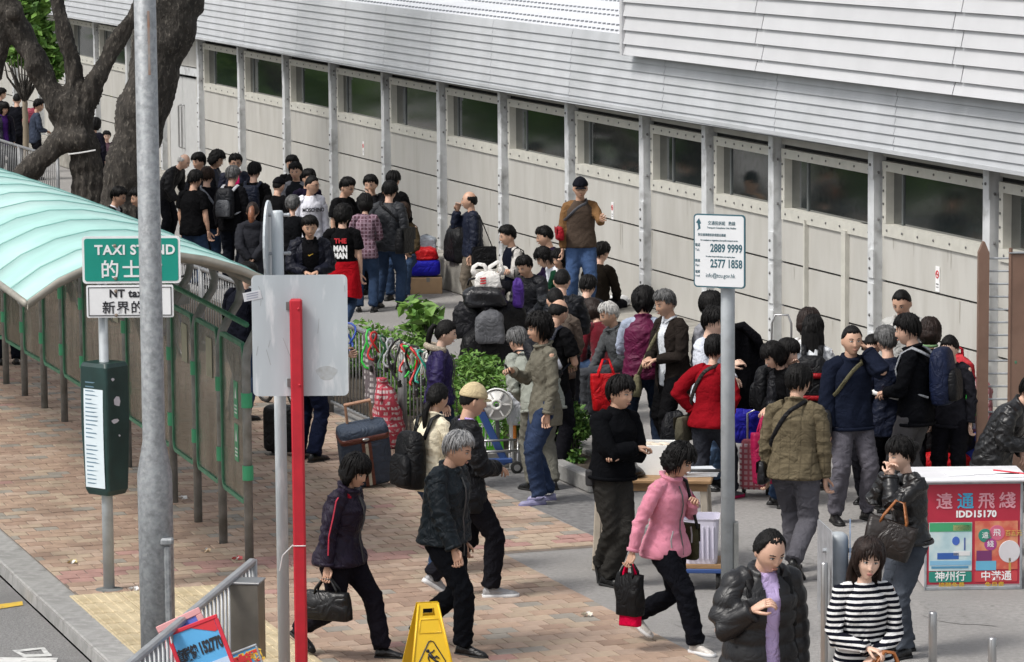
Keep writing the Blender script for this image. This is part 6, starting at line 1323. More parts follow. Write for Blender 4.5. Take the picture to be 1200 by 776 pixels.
# things hung on the railing beside the tree
def blob(name, lab, cat, loc, size, col, kind='nylon', rz=0.0, group=None, seed=0, part='bag_body', lumps=.12, pat=None, extra=None, flat=0.5):
    o = thing(name, lab, cat, loc, rz, group); a, b, h = size; rl = random.Random(seed+len(lab)); ph = [rl.uniform(0, 6) for _ in range(4)]; rg_ = []
    for i in range(19):
        f = i/18; w = (1-abs(2*f-1)**3*.45) if f > .3 else (.86+.14*min(1, f/.12)); w *= 1-.30*max(0, f-.8)*5*.6
        rg_.append([(a/2*w*(abs(math.cos(q))**flat*np.sign(math.cos(q)))*(1+lumps*math.sin(3*q+ph[0]+f*5)*.6), b/2*w*(abs(math.sin(q))**flat*np.sign(math.sin(q)))*(1+lumps*math.sin(4*q+ph[1]+f*4)), h*f+lumps*h*.12*math.sin(2*q+ph[2])*(f > .2)) for q in np.linspace(0, 2*PI, 40, endpoint=False)])
    m = MB(); m.loft(rg_); v_ = m.v[0]; c_ = v_-np.array([0, 0, h/2]); n_ = c_/(np.linalg.norm(c_, axis=1)[:, None]+1e-6); m.v[0] = fold_disp(v_, n_, [(np.array([0, 0, h]), h*.5)], seed+len(lab), min(.028, .07*min(size))*(1 if kind != 'cotton' else .7), ''); m.build(part, cloth(col, kind, pat) if not hasattr(col, 'node_tree') else col, o, True)
    if extra: extra(o)
    return o
def handles(col, w, h, z, kind='nylon', r_=.012):
    def f(o):
        for y in (-.03, .03): m = MB(); m.tube([(-w/2, y, z), (-w/2.2, y, z+h*.7), (0, y*.5, z+h), (w/2.2, y, z+h*.7), (w/2, y, z)], r_, 6); m.build('handle', cloth(col, kind), o, True)
    return f
blob('bag', 'dark grey tarpaulin bundle hung on the railing at the lamp post', 'bag', wp(-3.4, 5.5, .45), (.5, .35, .6), '#3a3d42', rz=WANG)
blob('bag', 'black cloth bundle on the bicycles behind the taxi sign', 'bag', wp(-.6, 5.7, .45), (.8, .5, .5), '#101116', rz=WANG, seed=2)
blob('bag', 'black bundle tied to the railing above the sign', 'bag', wp(1.0, 5.6, .4), (.7, .45, .55), '#14151a', rz=WANG, seed=5)
blob('bag', 'red cloth bundle by the bent old man', 'bag', wp(-1.8, 4.9, .55), (.5, .4, .3), '#9a1020', rz=WANG, seed=3)
blob('bag', 'orange and green striped bag hung behind the forked tree', 'bag', wp(-8.6, 5.2, .2), (.35, .3, .8), '#8a4a2a', rz=WANG, seed=4, pat=('h', '#2f6a4a', .3, .5))
blob('bag', 'red rucksack hung on the railing left of the forked tree', 'bag', wp(-10.2, 5.5, .2), (.4, .3, .75), '#8a1018', rz=WANG, seed=4)
m0 = 'railing sections along the far planter'
for i, (a, b, t_) in enumerate(((-26, -22.5, 3.2), (-22.5, -19, 3.2), (-19, -15.5, 3.2), (-15.5, -12, 3.2))): railing(('far railing section at the very left edge', 'far railing section left of the forked tree', 'far railing section behind the forked tree', 'far railing section between the two trunks')[i], wp(a, t_), wp(b-.03, t_), m0, 1.1, gap=.17, matl=RAILM, bar_r=.0085)

# ================================================================== LUGGAGE AND BAGS STANDING ABOUT
def hard_case(name, lab, loc, rz, size, col, straps=None, tilt=0, handle=None, kind='nylon', hcol=(.5, .28, .18)):
    o = thing(name, lab, 'suitcase', loc, rz); o.rotation_euler.x = R(tilt); w, d, h = size; m = MB()
    m.loft([[(x, y, z) for x, y in rrect(w*s_, d*s2, min(w, d)*.22, 4)] for z, s_, s2 in ((.05, .86, .8), (.08, .98, .96), (.12, 1, 1), (h-.06, 1, 1), (h-.02, .97, .95), (h, .86, .75))]); m.build('case_body', cloth(col, kind), o, True)
    for x in (-w*.36, w*.36):
        q = MB(); q.lathe([(.035, -.015), (.035, .015)], 12); q.v[-1] = q.v[-1]@roty(PI/2).T+np.array([x, d*.32, .035]); q.build('wheel', RUBBER, o)
    if straps:
        sm_ = cloth(straps, 'leather'); q = MB(); q.loft([[(x, y, z) for x, y in rrect(w*1.012, d*1.03, min(w, d)*.22, 4)] for z in (h*.80, h*.885)]); q.build('strap', sm_, o, True)
        q = MB(); q.box((-w*.06, -d*.525, h*.45), (.035, .012, h*.68)); q.box((w*.06, -d*.525, h*.45), (.035, .012, h*.68)); q.build('strap', sm_, o)
        q = MB(); q.box((0, -d*.535, h*.45), (.028, .012, h*.66)); q.build('zip_band', cloth('#b8b4a4'), o)
        q = MB(); q.ball((0, -d*.54, h*.845), (.035, .012, .018), 10, 6); q.build('badge', STAINLESS, o)
    if handle:
        q = MB(); hm_ = mat('handle_'+lab[:8], hcol, .4, .1); 
        for x in (-w*.25, w*.25): q.tube([(x, d*.3, h-.03), (x, d*.3, h+handle)], .013, 7)
        q.cbox((0, d*.3, h+handle), (w*.5+.03, .03, .03), .01); q.build('pull_handle', hm_, o)
    return o
hard_case('suitcase', 'dark grey wheeled suitcase with brown leather straps', gnd(432, 570), R(14), (.47, .25, .65), '#3b4452', '#5a2d22', 16, .19).rotation_euler = (R(16), R(-9), R(14))
hard_case('suitcase', 'black upright suitcase behind the red pole', gnd(331, 534), R(-20), (.34, .22, .50), '#101114', None, 0, .1)
# pile by the wall: carton, blue case, red bag, black bag
cbm = mat('cardboard', (.36, .24, .14), .85, var=.1, vscale=6)
B0 = gnd(497, 343); bz = B0
o = thing('carton', 'brown cardboard box at the foot of the ledge', 'box', B0, R(4)); m = MB(); m.cbox((0, 0, .115), (.50, .36, .23), .006); m.build('box', cbm, o); m = MB(); m.box((0, 0, .231), (.50, .05, .003)); m.box((.05, -.181, .20), (.05, .003, .06)); m.build('tape', mat('tape', (.18, .17, .16), .4), o)
o = hard_case('suitcase', 'bright blue bag lying on the cardboard box', B0+np.array([0, 0, .20]), R(4), (.46, .34, .27), '#1a1aa0')
blob('bag', 'red plastic bag on top of the blue bag', 'bag', B0+np.array([.02, 0, .47]), (.36, .28, .18), '#b01018', seed=1)
blob('bag', 'tan plush bundle behind the red plastic bag', 'bag', B0+np.array([-.18, .2, .5]), (.26, .24, .22), '#8a6a3c', 'fleece', seed=7)
blob('bag', 'bulky black bag on the ledge behind the red bag', 'bag', wp(1.9, .35, .45), (.55, .4, .55), '#0f1013', rz=WANG, seed=9)
blob('bag', 'clear plastic bag stuffed with pale cloth on the ledge', 'bag', B0+np.array([.03, .3, .55]), (.3, .2, .24), '#9aa2ab', seed=11)
# trolley pile in the middle: plastic bag, black bags, grey rucksack
Q0 = gnd(575, 432)
blob('bag', 'large black holdall at the bottom of the heap in the crowd', 'bag', Q0, (.72, .45, .50), '#0e0e11', rz=R(10), seed=12)
blob('bag', 'black bag standing left in the heap in the crowd', 'bag', Q0+np.array([-.24, .12, .36]), (.34, .34, .44), '#131318', rz=R(-20), seed=52)
blob('bag', 'soft black bag slumped right in the heap in the crowd', 'bag', Q0+np.array([.20, .08, .38]), (.40, .36, .40), '#0b0b0e', rz=R(30), seed=57)
blob('bag', 'black camera style bag on top of the black heap', 'bag', Q0+np.array([-.06, -.02, .74]), (.50, .34, .24), '#121216', 'leather', seed=13, extra=handles('#121216', .4, .1, .25))
blob('backpack', 'grey and black rucksack strapped to the front of the heap', 'backpack', Q0+np.array([.0, -.28, .34]), (.34, .22, .38), '#55565a', seed=14)
o = blob('plastic_bag', 'white plastic carrier bag with tied handles on the black heap', 'bag', Q0+np.array([-.02, 0, .95]), (.31, .18, .20), '#d6d3cf', 'nylon', seed=15)
for x in (-.09, .1): m = MB(); m.tube([(x-.055+(x > 0)*.02, 0, .16), (x-.085, 0, .21), (x-.08, .01, .25), (x-.03+.05*(x > 0), .015, .285+.03*(x > 0)), (x+.04, .01, .275), (x+.08, 0, .22), (x+.05, 0, .16)], [.03, .022, .017, .014, .017, .022, .03], 8, ell=(1.5, .5)); m.build('handle', cloth('#d6d3cf', 'nylon'), o, True)
m = MB(); [m.box((-.06+.0*i, -.102, .07+.03*i), (.07, .004, .015), roty(R(-8))) for i in range(3)]; m.build('red_print', rdm, o)
blob('bag', 'purple cloth bag beside the black heap', 'bag', Q0+np.array([.33, .05, .72]), (.14, .2, .34), '#3f2470', seed=16)
# folding trolley, cable drum, green placard, white bag near the olive jacket
V0 = gnd(580, 553); o = thing('folding_trolley', 'folded blue and steel luggage trolley on the ground', 'trolley', V0, R(12)); blp = paint('trolley_blue', (.03, .07, .22), .4)
m = MB()
for x in (-.2, -.12, .12, .2): m.tube([(x, -.1, .1), (x+.1, .3, .42)], .012, 6)
for z in (.1, .2, .3): m.tube([(-.2, -.1+z*.4, z), (.22, -.1+z*.4, z)], .012, 6)
m.build('frame', STAINLESS, o, True); m = MB(); m.cbox((-.03, .1, .40), (.07, .05, .75), .01, rotx(R(-8))@roty(R(-24))); m.cbox((-.10, -.1, .12), (.5, .05, .05), .01); m.build('blue_bar', blp, o)
for x in (-.17, .18): m = MB(); m.lathe([(.06, -.015), (.06, .015), (.03, .02)], 14); m.v[-1] = m.v[-1]@rotx(PI/2).T+np.array([x, -.16, .06]); w_ = m.build('wheel', RUBBER, o); m = MB(); m.lathe([(.032, -.022), (.032, .022)], 12); m.v[-1] = m.v[-1]@rotx(PI/2).T+np.array([x, -.16, .06]); m.build('hub', STAINLESS, w_)
o = thing('cable_drum', 'white plastic cable reel disc beside the hunched person', 'reel', V0+np.array([.02, .12, .0]), R(0)); zc = zat(V0, 476); wpl = mat('white_plastic', (.66, .66, .64), .4, var=.05)
m = MB(); n = 30; 
def ringd(r_, y): return [(r_*math.cos(2*PI*i/n), y, zc+r_*math.sin(2*PI*i/n)) for i in range(n)]
m.loft([ringd(.150, -.02), ringd(.158, -.01), ringd(.158, .01), ringd(.135, .01), ringd(.132, -.012), ringd(.06, -.012), ringd(.055, -.03), ringd(.028, -.03), ringd(.028, .02), ringd(.135, .012)], False); m.build('disc', wpl, o, True)
m = MB(); [m.box((.095*math.cos(a), -.018, zc+.095*math.sin(a)), (.075, .012, .014), roty(-a)) for a in np.arange(0, 2*PI, PI/3)]; m.build('spokes', wpl, o)
m = MB(); m.tube([(0, .05, zc), (.02, .12, 0)], .02, 6); m.build('stand', STEEL_DARK, o)
o = thing('placard', 'lime green placard with white characters', 'placard', gnd(572, 545), R(18)); lg_ = paint('lime_green', (.14, .58, .03), .5)
m = MB(); m.prism([(-.12, .16), (.16, .14), (.14, .56), (.0, .72), (-.10, .6)], (0, 0, 0), (1, 0, 0), (0, 0, 1), (0, 1, 0), .012); m.build('board', lg_, o); text('冇得', .13, whs, o, Mx((.03, -.002, .36))); text('IN', .12, whs, o, Mx((.05, -.002, .22)))
m = MB(); m.cyl((0, .02, 0), (0, .02, .3), .012, 6); m.build('stick', STEEL_DARK, o)
blob('plastic_bag', 'white plastic bag hanging in front of the jeans', 'bag', V0+np.array([.20, .25, .42]), (.17, .14, .42), '#cfd2d8', seed=18)
o = thing('white_pole', 'white plastic pole with an orange sleeve', 'pole', V0+np.array([.16, .2, 0]), 0); m = MB(); m.cyl((0, 0, 0), (0, 0, .5), .022, 8); m.build('pole', wpl, o); m = MB(); m.cyl((.03, 0, .28), (.03, 0, .42), .02, 8); m.build('sleeve', paint('orange', (.6, .2, .03)), o)
blob('plastic_bag', 'white and red plastic bag on the ledge', 'bag', gnd(724, 358, .45)+np.array([0, 0, 0]), (.30, .2, .13), '#d9d9d9', seed=19)
o = thing('yellow_bracket', 'yellow plastic bracket lying by the railing foot', 'bracket', gnd(472, 521), R(5)); ymm = paint('yellow_plastic', (.62, .42, .03), .45); m = MB(); m.cbox((-.05, 0, .14), (.055, .05, .28), .01); m.cbox((.0, 0, .03), (.11, .06, .06), .01); m.build('bracket', ymm, o)
# right hand pile by the wall, green chair
G0 = gnd(1118, 566); RP = wp
blob('bag', 'red holdall with black straps behind the counter', 'bag', G0+np.array([-.12, 0, 0]), (.52, .36, .34), '#b5101a', seed=20)
blob('bag', 'bulky black holdall on the red holdall', 'bag', G0+np.array([-.10, .05, .30]), (.56, .4, .34), '#101013', seed=21)
o = thing('box', 'blue box leaning behind the brown gate post', 'box', G0+np.array([.22, .1, 0]), R(-8)); m = MB(); m.cbox((0, 0, .22), (.30, .3, .44), .02); m.build('box_body', paint('blue_plastic', (.02, .06, .5), .4), o); m = MB(); m.cbox((0, 0, .455), (.32, .32, .04), .01); m.build('lid', paint('blue_plastic_lid', (.02, .05, .42), .4), o)
blob('bag', 'white printed shopping bag on the blue box', 'bag', G0+np.array([.20, .15, .47]), (.36, .28, .50), '#c9c7c4', seed=22, pat=('plaid', '#a06a70', .12, .3))
blob('bag', 'green and white shopping bag in the pile at the gate post', 'bag', G0+np.array([.12, .02, .62]), (.16, .14, .24), '#1f8a30', seed=23)
blob('bag', 'coral red bag with a looped handle topping the pile by the gate', 'bag', G0+np.array([.02, .2, .92]), (.36, .26, .26), '#b8323a', seed=24, extra=handles('#a01828', .16, .16, .2))
o = thing('chair', 'lime green plastic chair back behind the counter', 'chair', gnd(1168, 600), R(8)); o.scale = (.85, .85, .63); lgm = paint('lime_plastic', (.33, .48, .07), .4)
m = MB(); m.prism(rrect(.30, .30, .05), (0, .15, .60), (1, 0, 0), (0, -.1, 1), (0, 1, 0), .02); m.build('backrest', lgm, o); m = MB(); m.cbox((0, -.02, .43), (.34, .34, .025), .01); m.build('seat', lgm, o)
for x in (-.14, .14):
    for y in (-.15, .14): m = MB(); m.cyl((x, y, 0), (x, y, .42), .013, 6); m.build('leg', STEEL, o)

# ================================================================== GATE
brm = mat('brown_gate_paint', (.17, .10, .072), .5, var=.12, vscale=5, col2=(.21, .13, .095), mix2=.25, s2=4)
P_ = gnd(1150, 576); k = ppm(P_); o = thing('gate', 'brown steel gate with a tall post and horizontal rungs', 'gate', P_, 0)
zt = zat(P_, 283); m = MB(); w_ = 6.2/k; m.loft([[(x, y, z) for x, y in ((-w_, -.05), (w_, -.05), (w_, .05), (-w_, .05))] for z in (0, zt-.10)]+[[(x*.15, y*.9, zt) for x, y in ((-w_, -.05), (w_, -.05), (w_, .05), (-w_, .05))]]); m.build('post', brm, o)
zp = zat(P_, 297); m = MB(); m.cbox((32/k+.35, .0, zp/2+.04), (.72, .06, zp-.08), .008); m.build('panel', brm, o)
m = MB(); m.cbox((32/k+.35, 0, zp+.005), (.74, .09, .012), .003); m.build('panel_cap', STEEL, o)
for i in range(17): z = zat(P_, 303+15*i); m = MB(); m.tube([(w_*.8, 0, z), (34/k, 0, z)], .010, 6); m.build('rung', STEEL, o)
m = MB(); m.cyl((31.5/k, -.02, 0), (31.5/k, -.02, zp+.05), .018, 8); m.build('hinge_rod', brm, o)
m = MB(); [m.ball((32/k+.05+.12*i, -.031, zp-1.0+.02*i), (.012, .003, .015), 6, 4) for i in range(2)]; m.build('green_mark', GREEN, o)

# ================================================================== COUNTER
P_ = gnd(1140, 691); k = ppm(P_); o = thing('counter', 'red promotional counter with white top and phone card posters', 'counter', P_, R(1.5))
w_ = 115/k; zt = zat(P_, 563); redm = mat('counter_red', (.40, .02, .045), .45, var=.06)
m = MB(); m.cbox((0, .25, zt/2), (w_, .5, zt-.02), .01); m.build('cabinet', paint('counter_side', (.55, .5, .5)), o)
m = MB(); m.cbox((0, .22, zt+.012), (w_+.10, .62, .03), .01); m.build('counter_top', paint('counter_white', (.72, .72, .74), .35), o)
m = MB(); m.box((0, -.004, zt/2+.01), (w_-.035, .008, zt-.07)); fp = m.build('front_panel', redm, o)
for x in (-w_/2+.008, w_/2-.008): m = MB(); m.cbox((x, -.004, zt/2), (.02, .022, zt), .004); m.build('edge_profile', STEEL, o)
for zq in (.014, zt-.014): m = MB(); m.cbox((0, -.004, zq), (w_, .022, .028), .004); m.build('edge_profile', STEEL, o)
def cz_(v): return zat(P_, v)
ywm = paint('yellow_lettering', (.7, .45, .05), .5)
cyn = paint('cyan_lettering', (.05, .35, .55), .5)
for i, (ch, mm) in enumerate((('遠', paint('pink_lettering', (.65, .3, .35))), ('通', cyn), ('飛', paint('pink_lettering', (.65, .3, .35))), ('綫', paint('pink_lettering', (.65, .3, .35))))): text(ch, .135, mm, fp, Mx((-w_*.30+i*w_*.215, -.0105, cz_(588))), bold=.002)
text('IDD15170', .072, whs, fp, Mx((.02, -.0105, cz_(602.5))), bold=.003, spacing=1.05)
p1 = MB(); p1.box((-w_*.235, -.0105, cz_(640)), (w_*.44, .004, .385)); q1 = p1.build('poster', mat('poster_blue', (.42, .58, .62), .35, col2=(.60, .66, .64), mix2=.4, s2=6), fp)
p2 = MB(); p2.box((w_*.235, -.0105, cz_(639)), (w_*.44, .004, .385)); q2 = p2.build('poster', mat('poster_orange', (.55, .10, .07), .35, col2=(.62, .30, .16), mix2=.4, s2=7), fp)
def art(par, parts):
    for kind, x, z, w, h, c, nm in parts:
        m = MB(); z0 = cz_(640)
        if kind == 'r': m.box((x, -.0135, z0+z), (w, .003, h))
        else: m.loft([[(x+w*s_*math.cos(q), y, z0+z+h*s_*math.sin(q)) for q in np.linspace(0, 2*PI, 20, endpoint=False)] for y, s_ in ((-.0125, 1), (-.015, .97))])
        m.build(nm, paint('art_'+nm+str(len(MC)), c, .5), par)
art(q1, [('r', -w_*.235, .155, w_*.43, .07, (.05, .32, .14), 'green_header'), ('r', -w_*.12, .15, w_*.18, .045, (.6, .6, .25), 'yellow_label'), ('r', -w_*.26, -.075, w_*.22, .05, (.03, .10, .35), 'blue_boat'), ('e', -w_*.18, .045, .03, .035, (.05, .12, .45), 'blue_dot'), ('r', -w_*.09, .02, .012, .10, (.08, .12, .3), 'mast'), ('r', -w_*.235, -.13, w_*.42, .035, (.2, .42, .6), 'blue_band'), ('r', -w_*.12, -.055, w_*.17, .035, (.65, .65, .65), 'white_label'), ('r', -w_*.24, -.165, w_*.38, .018, (.08, .25, .4), 'text_line')])
art(q2, [('e', w_*.12, .085, .055, .055, (.03, .22, .16), 'green_disc'), ('e', w_*.24, .105, .062, .062, (.55, .12, .2), 'pink_disc'), ('e', w_*.175, .015, .050, .05, (.35, .05, .22), 'plum_disc'), ('e', w_*.37, -.045, .085, .09, (.6, .58, .6), 'dandelion_head'), ('r', w_*.375, -.15, .018, .11, (.45, .3, .08), 'dandelion_stem'), ('r', w_*.11, -.075, .12, .08, (.16, .03, .12), 'plum_block'), ('r', w_*.13, -.155, .16, .075, (.12, .38, .55), 'blue_block')])
text('遠', .055, whs, q2, Mx((w_*.12, -.0165, cz_(640)+.085))); text('飛', .062, whs, q2, Mx((w_*.24, -.0165, cz_(640)+.105))); text('綫', .055, whs, q2, Mx((w_*.175, -.0165, cz_(640)+.015)))
text('百五元', .05, paint('gold_lettering', (.6, .42, .1)), q2, Matrix.Translation((w_*.41, -.0165, cz_(640)+.10)) @ frame((0, 0, 0), (1, 0, 0), (0, 0, 1)), xs=.9)
for x, ch, c in ((-w_*.235, '神州行', (.02, .22, .17)), (w_*.235, '中港通', (.50, .05, .06))):
    m = MB(); m.prism(rrect(w_*.44, .085, .012, 2), (x, -.0085, cz_(675.5)), (1, 0, 0), (0, 0, 1), (0, -1, 0), .004); pb = m.build('name_plate', paint('plate_'+ch, c, .5), fp); text(ch, .082, whs, pb, Mx((x, -.0140, cz_(675.5))), bold=.001)
text('接聽免費', .052, ywm, fp, Mx((-w_*.22, -.0105, cz_(686)))); text('免月費', .052, ywm, fp, Mx((w_*.22, -.0105, cz_(686))))
for i, (x, y, rz_) in enumerate(((-.1, .15, 8), (.2, .2, -5), (.3, .05, 14))):
    q = thing('paper_sheet', ('sheet of white paper in the middle of the counter top', 'sheet of white paper further back on the counter top', 'sheet of white paper at the right end of the counter')[i], 'paper', P_+np.array([x, y, zt+.029]), R(rz_), 'papers on the counter'); m = MB(); m.box((0, 0, .002), (.21+.15*(i == 1), .2, .003)); m.build('sheet', paint('paper_white', (.75, .76, .78), .7), q)
q = thing('red_pen_tray', 'thin red strip lying across the counter top', 'strip', P_+np.array([.33, .15, zt+.03]), R(-40)); m = MB(); m.cbox((0, 0, .006), (.36, .02, .012), .003); m.build('strip', paint('strip_red', (.5, .02, .04)), q)

# ================================================================== TABLE, FOAM BOX, TROLLEY
P_ = gnd(765, 665); k = ppm(P_); wood = mat('table_wood', (.30, .18, .085), .6, var=.25, vscale=5, stretch=(1, 6, 6)); leg_m = mat('pale_wood', (.42, .37, .30), .7, var=.2, vscale=6)
o = thing('table', 'small wooden folding table behind the woman in pink', 'table', P_, R(-6)); zt = .74
m = MB(); m.cbox((0, .1, zt), (.98, .62, .035), .008); m.build('tabletop', wood, o); m = MB(); m.box((0, .1, zt-.05), (.9, .54, .06)); m.build('apron', wood, o)
for x, y in ((-.44, -.14), (.44, -.14), (-.44, .34), (.44, .34)): m = MB(); m.cbox((x, y, zt/2-.03), (.06, .05, zt-.06), .008, roty(R(-3 if x > 0 else 3))); m.build('leg', leg_m, o)
q = thing('paper_stack', 'stack of newspapers at the right end of the wooden table', 'papers', P_+np.array([.33, .05, zt+.018]), R(4)); m = MB(); [m.box((.004*i, .003*(i % 2), .008+.014*i), (.36, .30, .012), rotz(R(2*i))) for i in range(3)]; m.build('newspapers', paint('newsprint', (.55, .57, .6), .8), q)
fo = mat('foam_white', (.74, .74, .72), .8, var=.04, bump=.002, bscale=80); q = thing('foam_box', 'white polystyrene box without a lid on the table', 'box', P_+np.array([.0, .2, zt+.018]), R(-8)); m = MB(); w, d, h = .36, .30, .24
for cx_, cy_, sx, sy in ((0, -d/2, w, .03), (0, d/2, w, .03), (-w/2, 0, .03, d-.03), (w/2, 0, .03, d-.03)): m.box((cx_, cy_, h/2), (sx, sy, h))
m.box((0, 0, .015), (w-.03, d-.03, .03)); m.build('box', fo, q); m = MB(); [m.ball((random.uniform(-.12, .12), random.uniform(-.09, .09), h-.02), (.05, .04, .02), 8, 5) for _ in range(9)]; tag(m.build('contents', mat('crumpled_paper', (.6, .52, .42), .8), q, True), kind='stuff')
blob('plastic_bag', 'crumpled black plastic bag on the left end of the table', 'bag', P_+np.array([-.27, .02, zt+.018]), (.36, .3, .12), '#08080a', 'leather', seed=30, lumps=.3)
P2 = gnd(827, 690); q = thing('trolley', 'blue flatbed trolley with a clear plastic crate', 'trolley', P2, R(-5)); m = MB(); m.cbox((-.02, .1, .16), (.36, .42, .035), .006); m.build('platform', blp, q); m = MB(); m.box((-.02, .1, .195), (.33, .40, .03)); m.build('wood_deck', wood, q)
m = MB(); m.tube([(.16, .28, .17), (.16, .28, .85), (.13, .28, .9), (-.17, .28, .9), (-.2, .28, .85), (-.2, .28, .17)], .013, 7); m.build('push_handle', BLACKP, q, True)
for x in (-.15, .10): m = MB(); m.lathe([(.065, -.018), (.07, 0), (.065, .018)], 16); m.v[-1] = m.v[-1]@roty(PI/2).T+np.array([x, -.03, .07]); m.build('wheel', RUBBER, q)
cr_ = thing('crate', 'pale lilac plastic crate standing on the blue trolley', 'crate', P2+np.array([-.03, .08, .212]), R(-5)); crm = mat('lilac_plastic', (.60, .58, .68), .35, var=.04); m = MB()
m.loft([[(x, y, z) for x, y in rrect(.28*s_, .32*s_, .04, 3)] for z, s_ in ((0, .9), (.34, 1.0), (.36, 1.06), (.36, .98), (.03, .86))]); m.build('crate_body', crm, cr_)
m = MB(); [m.cbox((-.10+.04*i, -.153-.008, .17), (.010, .02, .26), .003) for i in range(6)]; m.build('ribs', crm, cr_)
# hand truck frame and shopping trolley
P_ = gnd(915, 575); o = thing('hand_truck', 'steel hand truck frame leaning behind the rucksacks', 'trolley', P_, R(-10)); m = MB(); h_ = zat(P_, 370); m.tube([(-.10, 0, .05), (-.09, .05, h_-.08), (-.06, .05, h_), (.06, .05, h_), (.09, .05, h_-.08), (.10, 0, .05)], .010, 6); [m.tube([(-.095, .03, z), (.095, .03, z)], .007, 5) for z in (.4, .8, h_-.25)]; m.build('frame', STAINLESS, o, True); m = MB(); m.box((0, -.1, .03), (.24, .2, .012)); m.build('toe_plate', STEEL_DARK, o)
P_ = gnd(884, 582); o = thing('shopping_trolley', 'pink and white checked shopping trolley beside the girl', 'trolley', P_, R(-12)); m = MB(); m.loft([[(x, y, z) for x, y in rrect(.26*s_, .2*s_, .05, 3)] for z, s_ in ((.08, .9), (.12, 1), (.45, 1), (.52, .85))]); m.build('bag_body', mat('shop_plaid', (.55, .45, .47), .7, pattern=('plaid', (.30, .06, .08), .05, .4)), o, True)
m = MB(); m.tube([(-.08, .11, .06), (-.08, .12, .75), (0, .12, .79), (.08, .12, .75), (.08, .11, .06)], .010, 6); m.build('pull_handle', STAINLESS, o, True)
for x in (-.11, .11): m = MB(); m.lathe([(.045, -.014), (.045, .014)], 12); m.v[-1] = m.v[-1]@roty(PI/2).T+np.array([x, .1, .045]); m.build('wheel', RUBBER, o)

# ================================================================== WET FLOOR SIGN
P_ = gnd(502, 803); k = ppm(P_); o = thing('wet_floor_sign', 'yellow folding wet floor caution sign with a slipping figure', 'caution sign', P_, R(12)); yl = mat('yellow_sign_plastic', (.72, .46, .015), .38, var=.05, vscale=5); zt = zat(P_, 706)
for side in (-1, 1):
    def pp(x, z, d=0): f = z/zt; return np.array([x, side*(.02+.20*(1-f))+side*d, z])
    W0, W1 = .175, .075; m = MB()
    def edge(z): return W0+(W1-W0)*z/zt
    outer = [(-edge(0), 0), (-edge(zt-.02), zt-.02), (-edge(zt)+.02, zt), (edge(zt)-.02, zt), (edge(zt-.02), zt-.02), (edge(0), 0), (.09, 0), (.07, .05), (-.07, .05), (-.09, 0)]
    hx, hz0, hz1 = .045, zt-.085, zt-.035
    def bar(x0a, x0b, z0, x1a, x1b, z1): m.hexa([pp(x0a, z0, -.006), pp(x0b, z0, -.006), pp(x0b, z0, .006), pp(x0a, z0, .006), pp(x1a, z1, -.006), pp(x1b, z1, -.006), pp(x1b, z1, .006), pp(x1a, z1, .006)])
    bar(-edge(0), -.07, 0, -edge(.06), -.07, .06); bar(.07, edge(0), 0, .07, edge(.06), .06); bar(-edge(.06), edge(.06), .06, -edge(hz0), edge(hz0), hz0)
    bar(-edge(hz0), -hx, hz0, -edge(hz1), -hx*.85, hz1); bar(hx, edge(hz0), hz0, hx*.85, edge(hz1), hz1); bar(-edge(hz1), edge(hz1), hz1, -edge(zt), edge(zt), zt)
    leaf = m.build('leaf', yl, o)
    if side == -1:
        rb = MB()
        for xs in (-1, 1): rb.tube([pp(xs*(edge(.02)-.008), .02, .008), pp(xs*(edge(zt-.01)-.008), zt-.01, .008)], .007, 6)
        rb.tube([pp(-edge(hz0-.02)+.03, hz0-.02, .007), pp(edge(hz0-.02)-.03, hz0-.02, .007), pp(edge(hz0-.11)-.03, hz0-.11, .007), pp(-edge(hz0-.11)+.03, hz0-.11, .007), pp(-edge(hz0-.02)+.03, hz0-.02, .007)], .005, 6)
        rb.build('ribs', yl, leaf, True)
        tri = MB(); zc = zt*.42; tp = [(0, zc+.115), (.11, zc-.075), (-.11, zc-.075)]; pts = []
        for i in range(3):
            a, b, c = np.array(tp[i-1]), np.array(tp[i]), np.array(tp[(i+1) % 3]); d1, d2 = nrm(a-b), nrm(c-b); pts += [b+d1*.035, b+(d1+d2)*.014, b+d2*.035]
        tri.tube([pp(x, z, .0085) for x, z in pts]+[pp(*pts[0], .0085)], .0045, 6); tri.build('triangle', blk, leaf)
        fg_ = MB(); q_ = lambda x, z: pp(x*.9, zc-.015+z*.9, .009)
        fg_.ball(q_(-.030, .045), (.013, .005, .013), 8, 6); fg_.tube([q_(-.022, .028), q_(.0, .0), q_(.012, -.01)], [.010, .013, .009], 6); fg_.tube([q_(.012, -.008), q_(.038, .005), q_(.055, -.012)], [.009, .007, .005], 6); fg_.tube([q_(.008, -.012), q_(.03, -.032), q_(.050, -.036)], [.009, .007, .005], 6)
        fg_.tube([q_(-.022, .03), q_(.005, .036), q_(.022, .052)], [.006, .005, .004], 6); fg_.tube([q_(-.02, .022), q_(-.03, -.005), q_(-.022, -.03)], [.006, .005, .004], 6); fg_.tube([q_(-.06, -.048), q_(-.01, -.052), q_(.03, -.05)], .003, 5); tag(fg_.build('slipping_figure', blk, leaf, True), kind='stuff')

